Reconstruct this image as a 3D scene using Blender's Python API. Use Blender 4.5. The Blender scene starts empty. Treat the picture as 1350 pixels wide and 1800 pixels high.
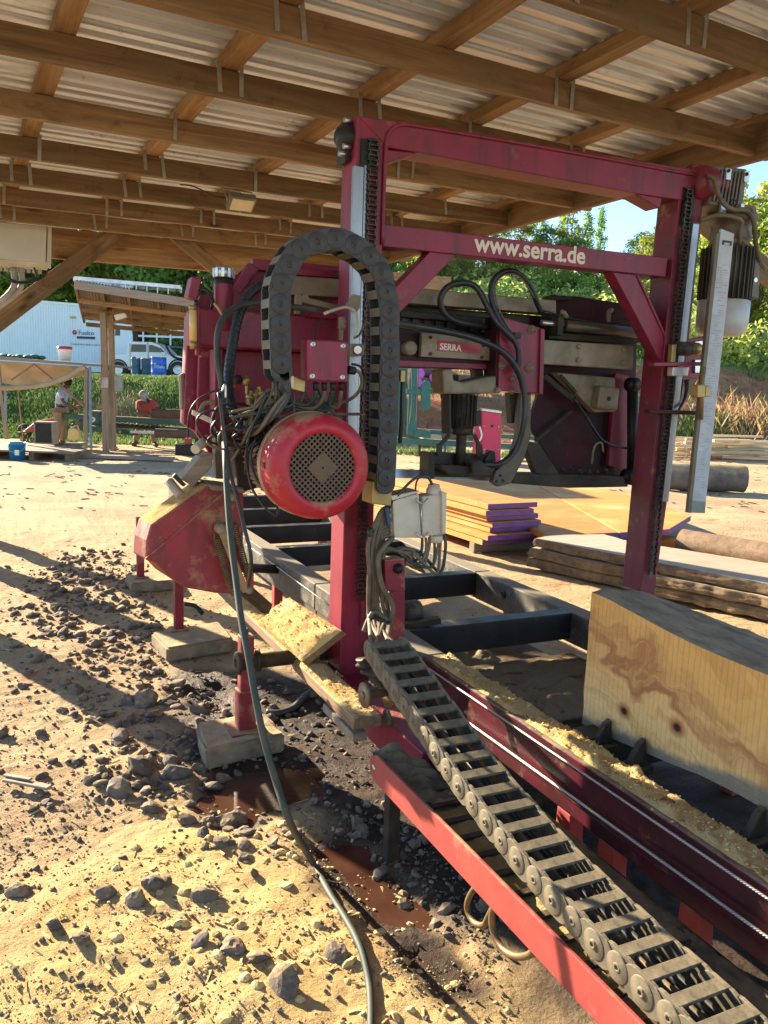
import bpy, bmesh, math, random
from mathutils import Vector, Matrix, Euler, noise
random.seed(7)
V = Vector
S = bpy.context.scene
COL = S.collection
# ------------------------------------------------------------------ camera
F, CX, CY, H = 1440.0, 675.0, 900.0, 1.65
PIT, ROL, YAW = .1538, .0338, .4405
def _rm(m): return Matrix(m)
cp, sp, cr, sr, cy, sy = math.cos(PIT), math.sin(PIT), math.cos(ROL), math.sin(ROL), math.cos(YAW), math.sin(YAW)
RM = _rm([[cr,-sr,0],[sr,cr,0],[0,0,1]]) @ _rm([[1,0,0],[0,cp,-sp],[0,sp,cp]]) @ _rm([[1,0,0],[0,0,-1],[0,1,0]]) @ _rm([[cy,-sy,0],[sy,cy,0],[0,0,1]])
RT = RM.transposed()
CAM = V((0,0,H))
def ray(px,py): return RT @ V(((px-CX)/F,(py-CY)/F,1.0))
def PZ(px,py,z=0.0):
    r=ray(px,py); return CAM+r*((z-H)/r.z)
def PX(px,py,x):
    r=ray(px,py); return CAM+r*(x/r.x)
def PY(px,py,y):
    r=ray(px,py); return CAM+r*(y/r.y)
def PD(px,py,d): return CAM+ray(px,py)*d          # at depth d along the view axis
def depth(p): return (RM@(V(p)-CAM)).z
def proj(p):
    c=RM@(V(p)-CAM); return (CX+F*c.x/c.z, CY+F*c.y/c.z)
cam_d=bpy.data.cameras.new('camera'); cam=bpy.data.objects.new('camera',cam_d); COL.objects.link(cam)
cm=Matrix.Identity(4)
for i,v in enumerate((RT.col[0],-RT.col[1],-RT.col[2])):
    for j in range(3): cm[j][i]=v[j]
cm.translation=CAM
cam.matrix_world=cm
cam_d.sensor_fit='HORIZONTAL'; cam_d.sensor_width=36; cam_d.lens=36*F/1350
cam_d.clip_start=.05; cam_d.clip_end=2000
S.camera=cam
S.render.resolution_x=768; S.render.resolution_y=1024
# ------------------------------------------------------------------ mesh builder
class MB:
    def __init__(s): s.v=[]; s.f=[]; s.sm=[]; s.mi=[]
    def add(s,vs,fs,smooth=False,mi=0):
        o=len(s.v); s.v+=[V(v) for v in vs]
        for f in fs: s.f.append([i+o for i in f]); s.sm.append(smooth); s.mi.append(mi)
        return s
    def box(s,a,b,mi=0):
        x0,y0,z0=a; x1,y1,z1=b
        return s.add([(x0,y0,z0),(x1,y0,z0),(x1,y1,z0),(x0,y1,z0),(x0,y0,z1),(x1,y0,z1),(x1,y1,z1),(x0,y1,z1)],
          [(0,3,2,1),(4,5,6,7),(0,1,5,4),(1,2,6,5),(2,3,7,6),(3,0,4,7)],mi=mi)
    def bar(s,p,q,w,h,up=(0,0,1),mi=0):
        p=V(p);q=V(q);d=(q-p).normalized();up=V(up);sd=d.cross(up).normalized();up=sd.cross(d).normalized()
        vs=[]
        for e in (p,q):
            for a,b in ((-1,-1),(1,-1),(1,1),(-1,1)): vs.append(e+sd*(a*w/2)+up*(b*h/2))
        return s.add(vs,[(0,1,2,3),(7,6,5,4),(0,4,5,1),(1,5,6,2),(2,6,7,3),(3,7,4,0)],mi=mi)
    def prism(s,poly,vec,mi=0):
        vec=V(vec);n=len(poly);vs=[V(p) for p in poly]+[V(p)+vec for p in poly]
        fs=[list(range(n)),list(range(2*n-1,n-1,-1))]+[[i,i+n,(i+1)%n+n,(i+1)%n] for i in range(n)]
        return s.add(vs,fs,mi=mi)
    def tube(s,pts,r,n=8,smooth=3,mi=0,caps=True,r_end=None):
        pts=[V(p) for p in pts]
        if smooth>1 and len(pts)>2: pts=cat(pts,smooth)
        N=len(pts); rs=r if isinstance(r,(list,tuple)) else None
        up=None; rings=[]
        for i,p in enumerate(pts):
            t=(pts[min(i+1,N-1)]-pts[max(i-1,0)])
            if t.length<1e-7: t=V((0,0,1))
            t.normalize()
            if up is None:
                up=V((0,0,1)) if abs(t.z)<.9 else V((1,0,0))
            sd=t.cross(up)
            if sd.length<1e-4: sd=t.cross(V((.3,.8,.2)))
            sd.normalize(); up=sd.cross(t).normalized()
            if rs:
                k=i/(N-1)*(len(rs)-1); a=int(min(k,len(rs)-2)) if len(rs)>1 else 0
                rr=rs[a]+(rs[min(a+1,len(rs)-1)]-rs[a])*(k-a)
            else: rr=r+(0 if r_end is None else (r_end-r)*i/(N-1))
            rings.append([p+sd*(math.cos(2*math.pi*j/n)*rr)+up*(math.sin(2*math.pi*j/n)*rr) for j in range(n)])
        vs=[v for g in rings for v in g]; fs=[]
        for i in range(N-1):
            for j in range(n): fs.append((i*n+j,i*n+(j+1)%n,(i+1)*n+(j+1)%n,(i+1)*n+j))
        s.add(vs,fs,True,mi)
        if caps: s.add(rings[0],[list(range(n))[::-1]],mi=mi); s.add(rings[-1],[list(range(n))],mi=mi)
        return s
    def cyl(s,p,q,r,r2=None,n=20,mi=0,caps=True):
        return s.tube([p,q],r,n,1,mi,caps,r_end=r if r2 is None else r2)
    def lathe(s,prof,p,axis,n=32,mi=0,sharp=True):
        # prof: list of (radius, distance along axis)
        p=V(p);ax=V(axis).normalized(); a=ax.orthogonal().normalized(); b=ax.cross(a)
        for k in range(len(prof)-1):
            (r0,t0),(r1,t1)=prof[k],prof[k+1]
            vs=[]
            for r,t in ((r0,t0),(r1,t1)):
                for j in range(n):
                    g=2*math.pi*j/n; vs.append(p+ax*t+(a*math.cos(g)+b*math.sin(g))*r)
            s.add(vs,[(j,(j+1)%n,n+(j+1)%n,n+j) for j in range(n)],True,mi)
        return s
    def ball(s,c,r,mi=0,sub=2,sc=(1,1,1)):
        bm=bmesh.new(); bmesh.ops.create_icosphere(bm,subdivisions=sub,radius=1)
        vs=[V((c[0]+v.co.x*r*sc[0],c[1]+v.co.y*r*sc[1],c[2]+v.co.z*r*sc[2])) for v in bm.verts]
        fs=[[v.index for v in f.verts] for f in bm.faces]; bm.free()
        return s.add(vs,fs,True,mi)
    def build(s,name,mat,parent=None,bevel=0,local=False,merge=True,recalc=True,mods=None):
        off=V((0,0,0))
        if parent is not None and not local:
            p=parent
            while p is not None: off+=p.location; p=p.parent
        me=bpy.data.meshes.new(name)
        me.from_pydata([v-off for v in s.v],[],s.f)
        for m in (mat if isinstance(mat,(list,tuple)) else [mat]): me.materials.append(m)
        me.polygons.foreach_set('use_smooth',s.sm); me.polygons.foreach_set('material_index',s.mi)
        if recalc or merge:
            bm=bmesh.new(); bm.from_mesh(me)
            if merge: bmesh.ops.remove_doubles(bm,verts=bm.verts,dist=1e-5)
            if recalc: bmesh.ops.recalc_face_normals(bm,faces=bm.faces)
            bm.to_mesh(me); bm.free()
        o=bpy.data.objects.new(name,me); COL.objects.link(o)
        if parent is not None: o.parent=parent
        if bevel:
            b=o.modifiers.new('bevel','BEVEL'); b.width=bevel; b.segments=2; b.limit_method='ANGLE'; b.angle_limit=math.radians(40)
        return o
def cat(pts,k):
    out=[]; n=len(pts)
    for i in range(n-1):
        p0=pts[max(i-1,0)];p1=pts[i];p2=pts[i+1];p3=pts[min(i+2,n-1)]
        for j in range(k):
            t=j/k
            out.append(.5*((2*p1)+(p2-p0)*t+(2*p0-5*p1+4*p2-p3)*t*t+(3*p1-p0-3*p2+p3)*t*t*t))
    out.append(pts[-1]); return out
def tag(o,label=None,cat_=None,group=None,kind=None):
    if label: o['label']=label
    if cat_: o['category']=cat_
    if group: o['group']=group
    if kind: o['kind']=kind
    return o
def thing(name,label,cat_,loc=(0,0,0),rz=0,group=None):
    o=bpy.data.objects.new(name,None); COL.objects.link(o); o.empty_display_size=.1
    o.location=loc; o.rotation_euler=(0,0,rz); return tag(o,label,cat_,group)
def struct(o): o['kind']='structure'; return o
def copy_tree(o,parent=None):
    c=o.copy(); COL.objects.link(c)
    if parent is not None: c.parent=parent
    for ch in list(o.children): copy_tree(ch,c)
    return c
def plate(name,pix,y,d,mat,parent,bevel=.003):          # outline standing in a plane across the machine, with thickness d
    mb=MB(); mb.prism([PY(px,py,y) for px,py in pix],(0,d,0)); return mb.build(name,mat,parent,bevel)
def text_obj(s,name,mat,parent,org,xd,up,size,off=0.0,ext=.0008,align='LEFT'):
    cu=bpy.data.curves.new(name,'FONT'); cu.body=s; cu.size=size; cu.offset=off; cu.extrude=ext; cu.align_x=align
    o=bpy.data.objects.new(name,cu); COL.objects.link(o)
    dg=bpy.context.evaluated_depsgraph_get(); dg.update()
    me=bpy.data.meshes.new_from_object(o.evaluated_get(dg)); bpy.data.objects.remove(o)
    xd=V(xd).normalized(); up=V(up); up=(up-xd*up.dot(xd)).normalized(); nn=xd.cross(up)
    off_=V((0,0,0)); p=parent
    while p is not None: off_+=p.location; p=p.parent
    for v in me.vertices: v.co=V(org)+xd*v.co.x+up*v.co.y+nn*v.co.z-off_
    me.materials.clear(); me.materials.append(mat)
    ob=bpy.data.objects.new(name,me); COL.objects.link(ob); ob.parent=parent; return ob
# ------------------------------------------------------------------ materials
def lin(c): return tuple((x/255/12.92 if x/255<=.04045 else ((x/255+.055)/1.055)**2.4) for x in c)+(1,)
class NT:
    def __init__(s,name):
        s.m=bpy.data.materials.new(name); s.m.use_nodes=True; s.t=s.m.node_tree; s.t.nodes.clear()
        s.out=s.n('ShaderNodeOutputMaterial'); s.b=s.n('ShaderNodeBsdfPrincipled'); s.l(s.b.outputs[0],s.out.inputs[0])
        s.tc=s.n('ShaderNodeTexCoord'); s.geo=None
    def n(s,t,**k):
        x=s.t.nodes.new(t)
        for a,b in k.items(): setattr(x,a,b)
        return x
    def l(s,a,b): s.t.links.new(a,b)
    def mapping(s,sc=(1,1,1),loc=(0,0,0),coord='Object',rot=(0,0,0)):
        m=s.n('ShaderNodeMapping'); m.inputs['Scale'].default_value=sc; m.inputs['Location'].default_value=loc; m.inputs['Rotation'].default_value=rot
        s.l(s.tc.outputs[coord],m.inputs[0]); return m.outputs[0]
    def noise(s,vec,scale,detail=6,rough=.6,dist=0):
        x=s.n('ShaderNodeTexNoise'); x.inputs['Scale'].default_value=scale; x.inputs['Detail'].default_value=detail
        x.inputs['Roughness'].default_value=rough; x.inputs['Distortion'].default_value=dist
        s.l(vec,x.inputs['Vector']); return x.outputs['Fac']
    def ramp(s,fac,stops):
        r=s.n('ShaderNodeValToRGB'); e=r.color_ramp.elements
        while len(e)<len(stops): e.new(.5)
        for i,(p,c) in enumerate(stops):
            e[i].position=p; e[i].color=c if not isinstance(c,(int,float)) else (c,c,c,1)
        s.l(fac,r.inputs[0]); return r.outputs[0]
    def mix(s,fac,a,b):
        m=s.n('ShaderNodeMix',data_type='RGBA'); 
        if isinstance(fac,(int,float)): m.inputs[0].default_value=fac
        else: s.l(fac,m.inputs[0])
        for i,x in ((6,a),(7,b)):
            if isinstance(x,tuple): m.inputs[i].default_value=x
            else: s.l(x,m.inputs[i])
        return m.outputs[2]
    def math(s,op,a,b=None,clamp=False):
        m=s.n('ShaderNodeMath',operation=op,use_clamp=clamp)
        for i,x in ((0,a),(1,b)):
            if x is None: continue
            if isinstance(x,(int,float)): m.inputs[i].default_value=x
            else: s.l(x,m.inputs[i])
        return m.outputs[0]
    def normal_z(s):
        g=s.n('ShaderNodeNewGeometry'); x=s.n('ShaderNodeSeparateXYZ'); s.l(g.outputs['Normal'],x.inputs[0]); return x.outputs[2]
    def bump(s,h,strength=.2,dist=.01,prev=None):
        b=s.n('ShaderNodeBump'); b.inputs['Strength'].default_value=strength; b.inputs['Distance'].default_value=dist
        s.l(h,b.inputs['Height'])
        if prev is not None: s.l(prev,b.inputs['Normal'])
        return b.outputs[0]
    def fin(s,col,rough=.6,metal=0,norm=None,spec=.5):
        if isinstance(col,tuple): s.b.inputs['Base Color'].default_value=col
        else: s.l(col,s.b.inputs['Base Color'])
        if isinstance(rough,(int,float)): s.b.inputs['Roughness'].default_value=rough
        else: s.l(rough,s.b.inputs['Roughness'])
        s.b.inputs['Metallic'].default_value=metal; s.b.inputs['Specular IOR Level'].default_value=spec
        if norm is not None: s.l(norm,s.b.inputs['Normal'])
        return s.m
DUST=(.36,.25,.12,1)
def mk(name,c1,c2=None,rough=.55,metal=0,scale=6,dust=None,dcol=DUST,up=.5,chip=None,ccol=(.05,.03,.02,1),bump=.12,bscale=70,st=(1,1,1),spec=.4,drip=False):
    t=NT(name); vec=t.mapping(st)
    c2=c2 or tuple(x*.6 for x in c1[:3])+(1,)
    n1=t.noise(vec,scale,7,.65)
    col=t.mix(t.ramp(n1,[(.35,0.),(.68,1.)]),c1,c2)
    if chip:
        n3=t.noise(vec,scale*3.1,9,.75,.4); col=t.mix(t.ramp(n3,[(chip,0.),(chip+.05,1.)]),col,ccol)
    if drip:
        n4=t.noise(t.mapping((9,9,1.0)),2.2,5,.6); col=t.mix(t.math('MULTIPLY',t.ramp(n4,[(.5,0.),(.72,1.)]),.6),col,(.03,.022,.018,1))
    rg=rough
    if dust is not None:
        n2=t.noise(vec,scale*1.7,9,.7); nz=t.normal_z()
        k=t.math('ADD',n2,t.math('MULTIPLY',t.math('MAXIMUM',nz,0.0),up))
        f=t.ramp(k,[(dust,0.),(dust+.22,1.)])
        col=t.mix(f,col,dcol)
        rg=t.math('ADD',t.math('MULTIPLY',f,.9-rough),rough,True)
    nb=t.bump(t.noise(vec,bscale,6,.7),bump,.004)
    return t.fin(col,rg,metal,nb,spec)
RED=mk('red_paint',(.25,.016,.042,1),(.17,.012,.032,1),.45,scale=4,dust=.61,up=.12,chip=.69,bump=.08,bscale=120,drip=True)
REDG=mk('red_paint_blotched',(.20,.013,.032,1),(.10,.011,.019,1),.5,scale=4,dust=.6,up=.1,chip=.575,ccol=(.045,.026,.018,1),bump=.12,bscale=110,drip=True)  # darker red with brown-black blotches, for the far post
REDD=mk('red_paint_dusty',(.27,.02,.034,1),(.17,.018,.024,1),.5,scale=5,dust=.54,up=.26,chip=.70,bump=.12,drip=True)
REDO=mk('red_paint_worn',(.36,.06,.045,1),(.25,.035,.033,1),.55,scale=5,dust=.58,up=.1,chip=.64,ccol=(.24,.015,.012,1),bump=.12)
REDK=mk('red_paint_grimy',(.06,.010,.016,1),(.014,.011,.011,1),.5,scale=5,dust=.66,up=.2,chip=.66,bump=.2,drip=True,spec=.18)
REDM=mk('red_paint_glossy',(.42,.016,.032,1),(.32,.014,.028,1),.42,scale=5,dust=.57,up=.18,chip=.665,ccol=(.5,.38,.2,1),bump=.06,bscale=90)
MAROON=mk('maroon_rail_paint',(.085,.010,.018,1),(.035,.012,.013,1),.32,scale=7,dust=.57,up=.25,chip=.62,ccol=(.03,.02,.016,1),bump=.25,dcol=(.22,.15,.08,1))
BLK=mk('black_steel',(.013,.012,.012,1),(.028,.024,.02,1),.42,scale=7,dust=.64,up=.14,bump=.2,dcol=(.18,.14,.085,1),spec=.25)
GRIME=mk('oily_steel',(.022,.018,.014,1),(.06,.046,.03,1),.5,scale=9,dust=.62,up=.22,bump=.35,bscale=90,dcol=(.16,.115,.065,1),spec=.18)
BEIGE=mk('dusty_beige_plate',(.29,.23,.145,1),(.12,.09,.055,1),.5,scale=7,dust=.7,up=.2,chip=.66,ccol=(.06,.04,.025,1),bump=.15)
CREAM=mk('cream_plastic',(.6,.55,.44,1),(.45,.38,.27,1),.5,scale=6,dust=.66,up=.3,bump=.1,chip=.70,ccol=(.2,.15,.09,1))
PLAS=mk('black_plastic',(.022,.022,.023,1),(.05,.045,.04,1),.5,scale=9,dust=.66,up=.1,bump=.12,dcol=(.2,.16,.1,1))
PLASD=mk('dusty_plastic',(.15,.125,.08,1),(.05,.044,.034,1),.6,scale=14,dust=.55,up=.14,bump=.2,dcol=(.24,.19,.11,1))
RUB=mk('black_rubber',(.014,.014,.015,1),(.03,.03,.03,1),.38,scale=9,dust=.72,up=.1,bump=.08)
CABD=mk('dusty_cable',(.17,.125,.072,1),(.08,.062,.04,1),.6,scale=14,dust=.62,up=.1,bump=.12)
HOSEG=mk('dark_green_hose',(.022,.034,.028,1),(.07,.065,.045,1),.5,scale=11,dust=.7,up=.15,bump=.1)
ZINC=mk('zinc_steel',(.55,.56,.58,1),(.38,.38,.38,1),.3,.85,scale=9,bump=.05)
ALU=mk('aluminium',(.62,.62,.62,1),(.45,.44,.42,1),.35,.7,scale=9,dust=.7,bump=.08)
GUIDE=mk('guide_steel',(.40,.41,.44,1),(.2,.2,.2,1),.38,.75,scale=5,bump=.04,st=(1,1,.2))
BRASS=mk('dull_brass',(.4,.28,.1,1),(.25,.18,.08,1),.42,.6,scale=11,bump=.1)
GREYM=mk('brown_grey_casting',(.15,.12,.085,1),(.08,.065,.05,1),.5,.2,scale=9,dust=.7,bump=.2)
WHITEP=mk('white_paint',(.75,.76,.76,1),(.62,.62,.6,1),.4,scale=3,dust=.78,bump=.03)
CHAIN=mk('oily_chain',(.03,.026,.022,1),(.10,.085,.065,1),.35,.5,scale=30,bump=.1)
LETTER=mk('cream_lettering',(.72,.62,.48,1),(.64,.54,.4,1),.5,scale=20,bump=.02)
def wood(name,c1,c2,c3=None,ring=14,axis=0,rough=.7,rand=.3,bump=.25,knots=False,dust=None):
    t=NT(name); sc=[ring,ring,ring]; sc[axis]=ring*.055
    oi=t.n('ShaderNodeObjectInfo')
    m=t.n('ShaderNodeMapping'); m.inputs['Scale'].default_value=sc
    va=t.n('ShaderNodeVectorMath',operation='ADD'); cb=t.n('ShaderNodeCombineXYZ')
    t.l(t.math('MULTIPLY',oi.outputs['Random'],37.0),cb.inputs[0]); t.l(t.math('MULTIPLY',oi.outputs['Random'],17.0),cb.inputs[1])
    t.l(t.tc.outputs['Object'],va.inputs[0]); t.l(cb.outputs[0],va.inputs[1]); t.l(va.outputs[0],m.inputs[0]); vec=m.outputs[0]
    n1=t.noise(vec,1.0,5,.55,1.2); n2=t.noise(vec,5.5,7,.7,.3); n3=t.noise(va.outputs[0],1.6,4,.6)
    g=t.math('ADD',t.math('MULTIPLY',n1,.65),t.math('MULTIPLY',n2,.35))
    col=t.mix(t.ramp(g,[(.36,0.),(.62,1.)]),c1,c2)
    if c3: col=t.mix(t.ramp(n3,[(.5,0.),(.72,1.)]),col,c3)
    if knots:
        ks=[4.2,4.2,4.2]; ks[axis]=1.5; m2=t.n('ShaderNodeMapping'); m2.inputs['Scale'].default_value=ks; t.l(va.outputs[0],m2.inputs[0])
        vo=t.n('ShaderNodeTexVoronoi'); vo.inputs['Scale'].default_value=1.0; t.l(m2.outputs[0],vo.inputs['Vector'])
        col=t.mix(t.ramp(vo.outputs['Distance'],[(.05,1.),(.16,0.)]),col,tuple(x*.38 for x in c2[:3])+(1,))
        st=t.noise(va.outputs[0],3.2,8,.75,.6); col=t.mix(t.math('MULTIPLY',t.ramp(st,[(.56,0.),(.66,1.)]),.55),col,tuple(x*.55 for x in c2[:3])+(1,))
    hs=t.n('ShaderNodeHueSaturation'); t.l(col,hs.inputs['Color']); t.l(t.math('ADD',t.math('MULTIPLY',oi.outputs['Random'],rand),1-rand*.6),hs.inputs['Value'])
    col=hs.outputs[0]
    if dust is not None:
        k=t.math('ADD',t.noise(va.outputs[0],9,8,.7),t.math('MULTIPLY',t.math('MAXIMUM',t.normal_z(),0.0),.3)); col=t.mix(t.ramp(k,[(dust,0.),(dust+.2,1.)]),col,(.5,.38,.19,1))
    return t.fin(col,rough,0,t.bump(n2,bump,.004),.3)
RAFT=wood('rafter_timber',(.27,.18,.095,1),(.125,.075,.038,1),(.19,.13,.072,1),ring=16,knots=True,rand=.45)
PURL=wood('purlin_timber',(.34,.215,.105,1),(.19,.11,.05,1),None,ring=18,knots=True,rand=.45)
PLANKM=wood('weathered_plank',(.26,.17,.09,1),(.13,.085,.05,1),None,ring=20,axis=1,dust=.66)
GREYW=wood('grey_weathered_wood',(.33,.27,.2,1),(.2,.155,.11,1),None,ring=16)
GREYWZ=wood('grey_post_wood',(.33,.25,.16,1),(.2,.145,.09,1),None,ring=16,axis=2)
SAWD=NT('sawdust')
def _sd():
    t=SAWD; v=t.mapping(); n1=t.noise(v,9,8,.7); n2=t.noise(v,160,5,.8); n3=t.noise(v,3,4,.6)
    c=t.mix(t.ramp(n1,[(.38,0.),(.62,1.)]),(.60,.41,.17,1),(.46,.28,.095,1)); c=t.mix(t.ramp(n3,[(.5,0.),(.7,1.)]),c,(.68,.52,.27,1)); c=t.mix(t.ramp(n2,[(.58,0.),(.7,1.)]),c,(.22,.12,.04,1))
    b=t.bump(n2,.9,.006); b=t.bump(t.noise(v,35,6,.7),.8,.015,b); return t.fin(c,.95,0,b,.1)
SAWD=_sd()
def thatleaf(name,c1,c2,trans=.35):
    t=NT(name); oi=t.n('ShaderNodeObjectInfo'); v=t.mapping()
    n=t.noise(v,.9,4,.6); c=t.mix(t.ramp(n,[(.35,0.),(.65,1.)]),c1,c2)
    n2=t.noise(v,7,3,.6); c=t.mix(t.ramp(n2,[(.45,0.),(.75,1.)]),c,tuple(min(1,x*1.5) for x in c2[:3])+(1,))
    hs=t.n('ShaderNodeHueSaturation'); t.l(c,hs.inputs['Color']); t.l(t.math('ADD',t.math('MULTIPLY',oi.outputs['Random'],.5),.75),hs.inputs['Value'])
    t.l(t.math('ADD',t.math('MULTIPLY',oi.outputs['Random'],.05),.475),hs.inputs['Hue'])
    c=hs.outputs[0]
    t.fin(c,.5,0,None,.3)
    tr=t.n('ShaderNodeBsdfTranslucent'); t.l(c,tr.inputs[0])
    mx=t.n('ShaderNodeMixShader'); mx.inputs[0].default_value=trans
    t.l(t.b.outputs[0],mx.inputs[1]); t.l(tr.outputs[0],mx.inputs[2]); t.l(mx.outputs[0],t.out.inputs[0]); return t.m
# ------------------------------------------------------------------ light
EL=math.radians(20.0); SUNH=V((-.40,.917,0)).normalized()
SUND=SUNH*math.cos(EL)+V((0,0,math.sin(EL)))
sd=bpy.data.lights.new('sun','SUN'); so=bpy.data.objects.new('sun',sd); COL.objects.link(so)
sd.energy=5.0; sd.angle=math.radians(.5); sd.color=(1.0,.84,.62)
so.rotation_euler=(-SUND).to_track_quat('-Z','Y').to_euler(); so.location=SUND*40
W=bpy.data.worlds.new('World'); S.world=W; W.use_nodes=True; wt=W.node_tree; wt.nodes.clear()
sky=wt.nodes.new('ShaderNodeTexSky'); sky.sky_type='NISHITA'; sky.sun_disc=False; sky.sun_elevation=EL
sky.sun_rotation=math.atan2(SUNH.x,SUNH.y)
sky.air_density=.9; sky.dust_density=.1; sky.ozone_density=3.0
bg=wt.nodes.new('ShaderNodeBackground'); bg.inputs[1].default_value=.085; wo=wt.nodes.new('ShaderNodeOutputWorld')
wt.links.new(sky.outputs[0],bg.inputs[0]); wt.links.new(bg.outputs[0],wo.inputs[0])
vs=S.view_settings; vs.view_transform='Standard'; vs.look='None'; vs.exposure=2.2; vs.gamma=1; vs.use_curve_mapping=False
S.display_settings.display_device='sRGB'
# ================================================================== SHED
A_=ray(2950,685).normalized(); B_=ray(-100,690).normalized(); N_=A_.cross(B_).normalized()
Ap=(A_-B_*A_.dot(B_)).normalized()
MABN=Matrix((A_,B_,N_)).transposed()
HR=1.55
def AB(a,b,n): return CAM+A_*a+B_*b+N_*n
def on_roof(px,py,n):
    r=ray(px,py); t=n/r.dot(N_); return CAM+r*t
def abcoord(p): return MABN.inverted()@(V(p)-CAM)
shed=thing('open_shed','open timber shed whose rafters and corrugated metal roof shelter the red sawmill','shed',(-.35,9.1,0))
def beam(name,p,q,w,h,mat,parent,up=N_,bevel=.004,sag=0.0):
    """sawn timber from p to q (centre line), w across, h along up; local X runs along the grain"""
    p=V(p);q=V(q);L=(q-p).length;x=(q-p).normalized();y=V(up).cross(x).normalized();z=x.cross(y)
    mb=MB(); nseg=max(1,int(L/.5)); rs=random.Random(int(L*1e4)+int(p.x*1e3))
    vs=[];fs=[]
    for i in range(nseg+1):
        t=i/nseg; dy=(rs.random()-.5)*.006; dz=(rs.random()-.5)*.005
        for a,b in ((-1,-1),(1,-1),(1,1),(-1,1)): vs.append((L*t,a*w/2+dy,b*h/2+dz))
    for i in range(nseg):
        o=i*4
        for k in range(4): fs.append((o+k,o+(k+1)%4,o+4+(k+1)%4,o+4+k))
    fs.append((3,2,1,0)); e=nseg*4; fs.append((e,e+1,e+2,e+3)); mb.add(vs,fs)
    o=mb.build(name,mat,parent,bevel,local=True)
    m=Matrix((x,y,z)).transposed().to_4x4(); m.translation=p-parent.location
    o.matrix_local=m
    return o
RAFB=[-.95,-.05,.85,1.75,2.655,3.56,4.40,5.32,6.22,7.0,7.76,8.5]
RH_=.137
A0R=-.26
for i,b in enumerate(RAFB):
    beam('rafter',AB(A0R,b-.025,HR+RH_/2),AB(5.08,b-.025,HR+RH_/2),.05,RH_,RAFT,shed)
PURA=[-.2,.585,1.415,2.28,3.09,3.98]
for a in PURA:
    beam('purlin',AB(a+.05,-1.4,HR+RH_+.04),AB(a+.05,9.5,HR+RH_+.04),.1,.072,PURL,shed,bevel=.003)
# verge beam the rafters butt into
v1=on_roof(1350,275,HR-.03); v2=on_roof(755,441,HR-.03); vd=(v2-v1).normalized()
va=v1-vd*4.6; vb=v2+vd*2.2
beam('verge_beam',va+N_*.125+Ap*.03,vb+N_*.125+Ap*.03,.055,.25,RAFT,shed)
beam('purlin',va+N_*(RH_+.105)-Ap*.05,vb+N_*(RH_+.105)-Ap*.05,.07,.06,PURL,shed,bevel=.003)
# end bearer with its end rafter, posts and braces
YE=9.25
def PE(px,py): return PY(px,py,YE)
e1=PE(98,455); e0=PE(98,424)
eb=(e1+e0)/2
beam('bearer',eb-A_*1.42,eb+A_*5.0,.07,(e0-e1).length,PURL,shed)
beam('end_rafter',AB(A0R,9.32,HR+.07),AB(5.2,9.32,HR+.07),.05,.137,RAFT,shed)
pl=V((-.30,9.22,0)); pr=PY(505,600,9.22); pr.z=0
for p in (pl,pr):
    beam('post',(p.x,p.y,0),(p.x,p.y,eb.z-.1),.16,.16,GREYWZ if False else RAFT,shed,up=(0,1,0))
beam('brace',PE(-60,610)-V((0,.09,0)),PE(215,402)-V((0,.09,0)),.06,.17,RAFT,shed,up=(0,0,1))
beam('brace',PE(480,560)-V((0,.09,0)),PE(300,410)-V((0,.09,0)),.06,.15,RAFT,shed,up=(0,0,1))
# right side brace down from the verge beam, and the post it runs to
q1=PD(1195,352,depth(on_roof(1195,322,HR))); q2=PD(1420,540,depth(on_roof(1195,322,HR))*1.02)
beam('brace',q1,q2,.06,.16,RAFT,shed)
qs=V((q2.x+.05,q2.y,0)); beam('post',(qs.x,qs.y,0),(qs.x,qs.y,3.2),.15,.15,RAFT,shed,up=(0,1,0))
# unseen posts, added to throw two bands of shade on the yard
for (x,y) in ((-.36,8.1),(-.38,6.1)):
    beam('post',(x,y,0),(x,y,3.1),.2,.2,RAFT,shed,up=(0,1,0))
# corrugated roof sheet
def roofsheet():
    mb=MB(); a0,a1,b0,b1=-.36,5.32,-1.6,9.75; n=int((b1-b0)/.008); pitch=.128
    vs=[];fs=[]
    na=6
    for j in range(n+1):
        b=b0+(b1-b0)*j/n; ph=(b/pitch)%1.0
        z=max(0,min(1,2.2*math.cos(2*math.pi*ph)-.15))
        for i in range(na+1): vs.append(AB(a0+(a1-a0)*i/na,b,HR+RH_+.079+.038*z))
    for j in range(n):
        for i in range(na):
            o=j*(na+1)+i; fs.append((o,o+1,o+na+2,o+na+1))
    mb.add(vs,fs,True)
    o=mb.build('roof_sheet',ROOFM,shed,recalc=False); md=o.modifiers.new('solid','SOLIDIFY'); md.thickness=.0015; md.offset=1
    return o
def _rf():
    t=NT('corrugated_zinc'); v=t.mapping(); n=t.noise(v,1.3,6,.6); n2=t.noise(v,14,6,.7)
    c=t.mix(t.ramp(n,[(.4,0.),(.65,1.)]),(.66,.71,.78,1),(.52,.56,.62,1)); c=t.mix(t.ramp(n2,[(.6,0.),(.75,1.)]),c,(.36,.31,.25,1))
    return t.fin(c,.38,.5,t.bump(n2,.05,.003),.5)
ROOFM=_rf(); roofsheet()
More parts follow.
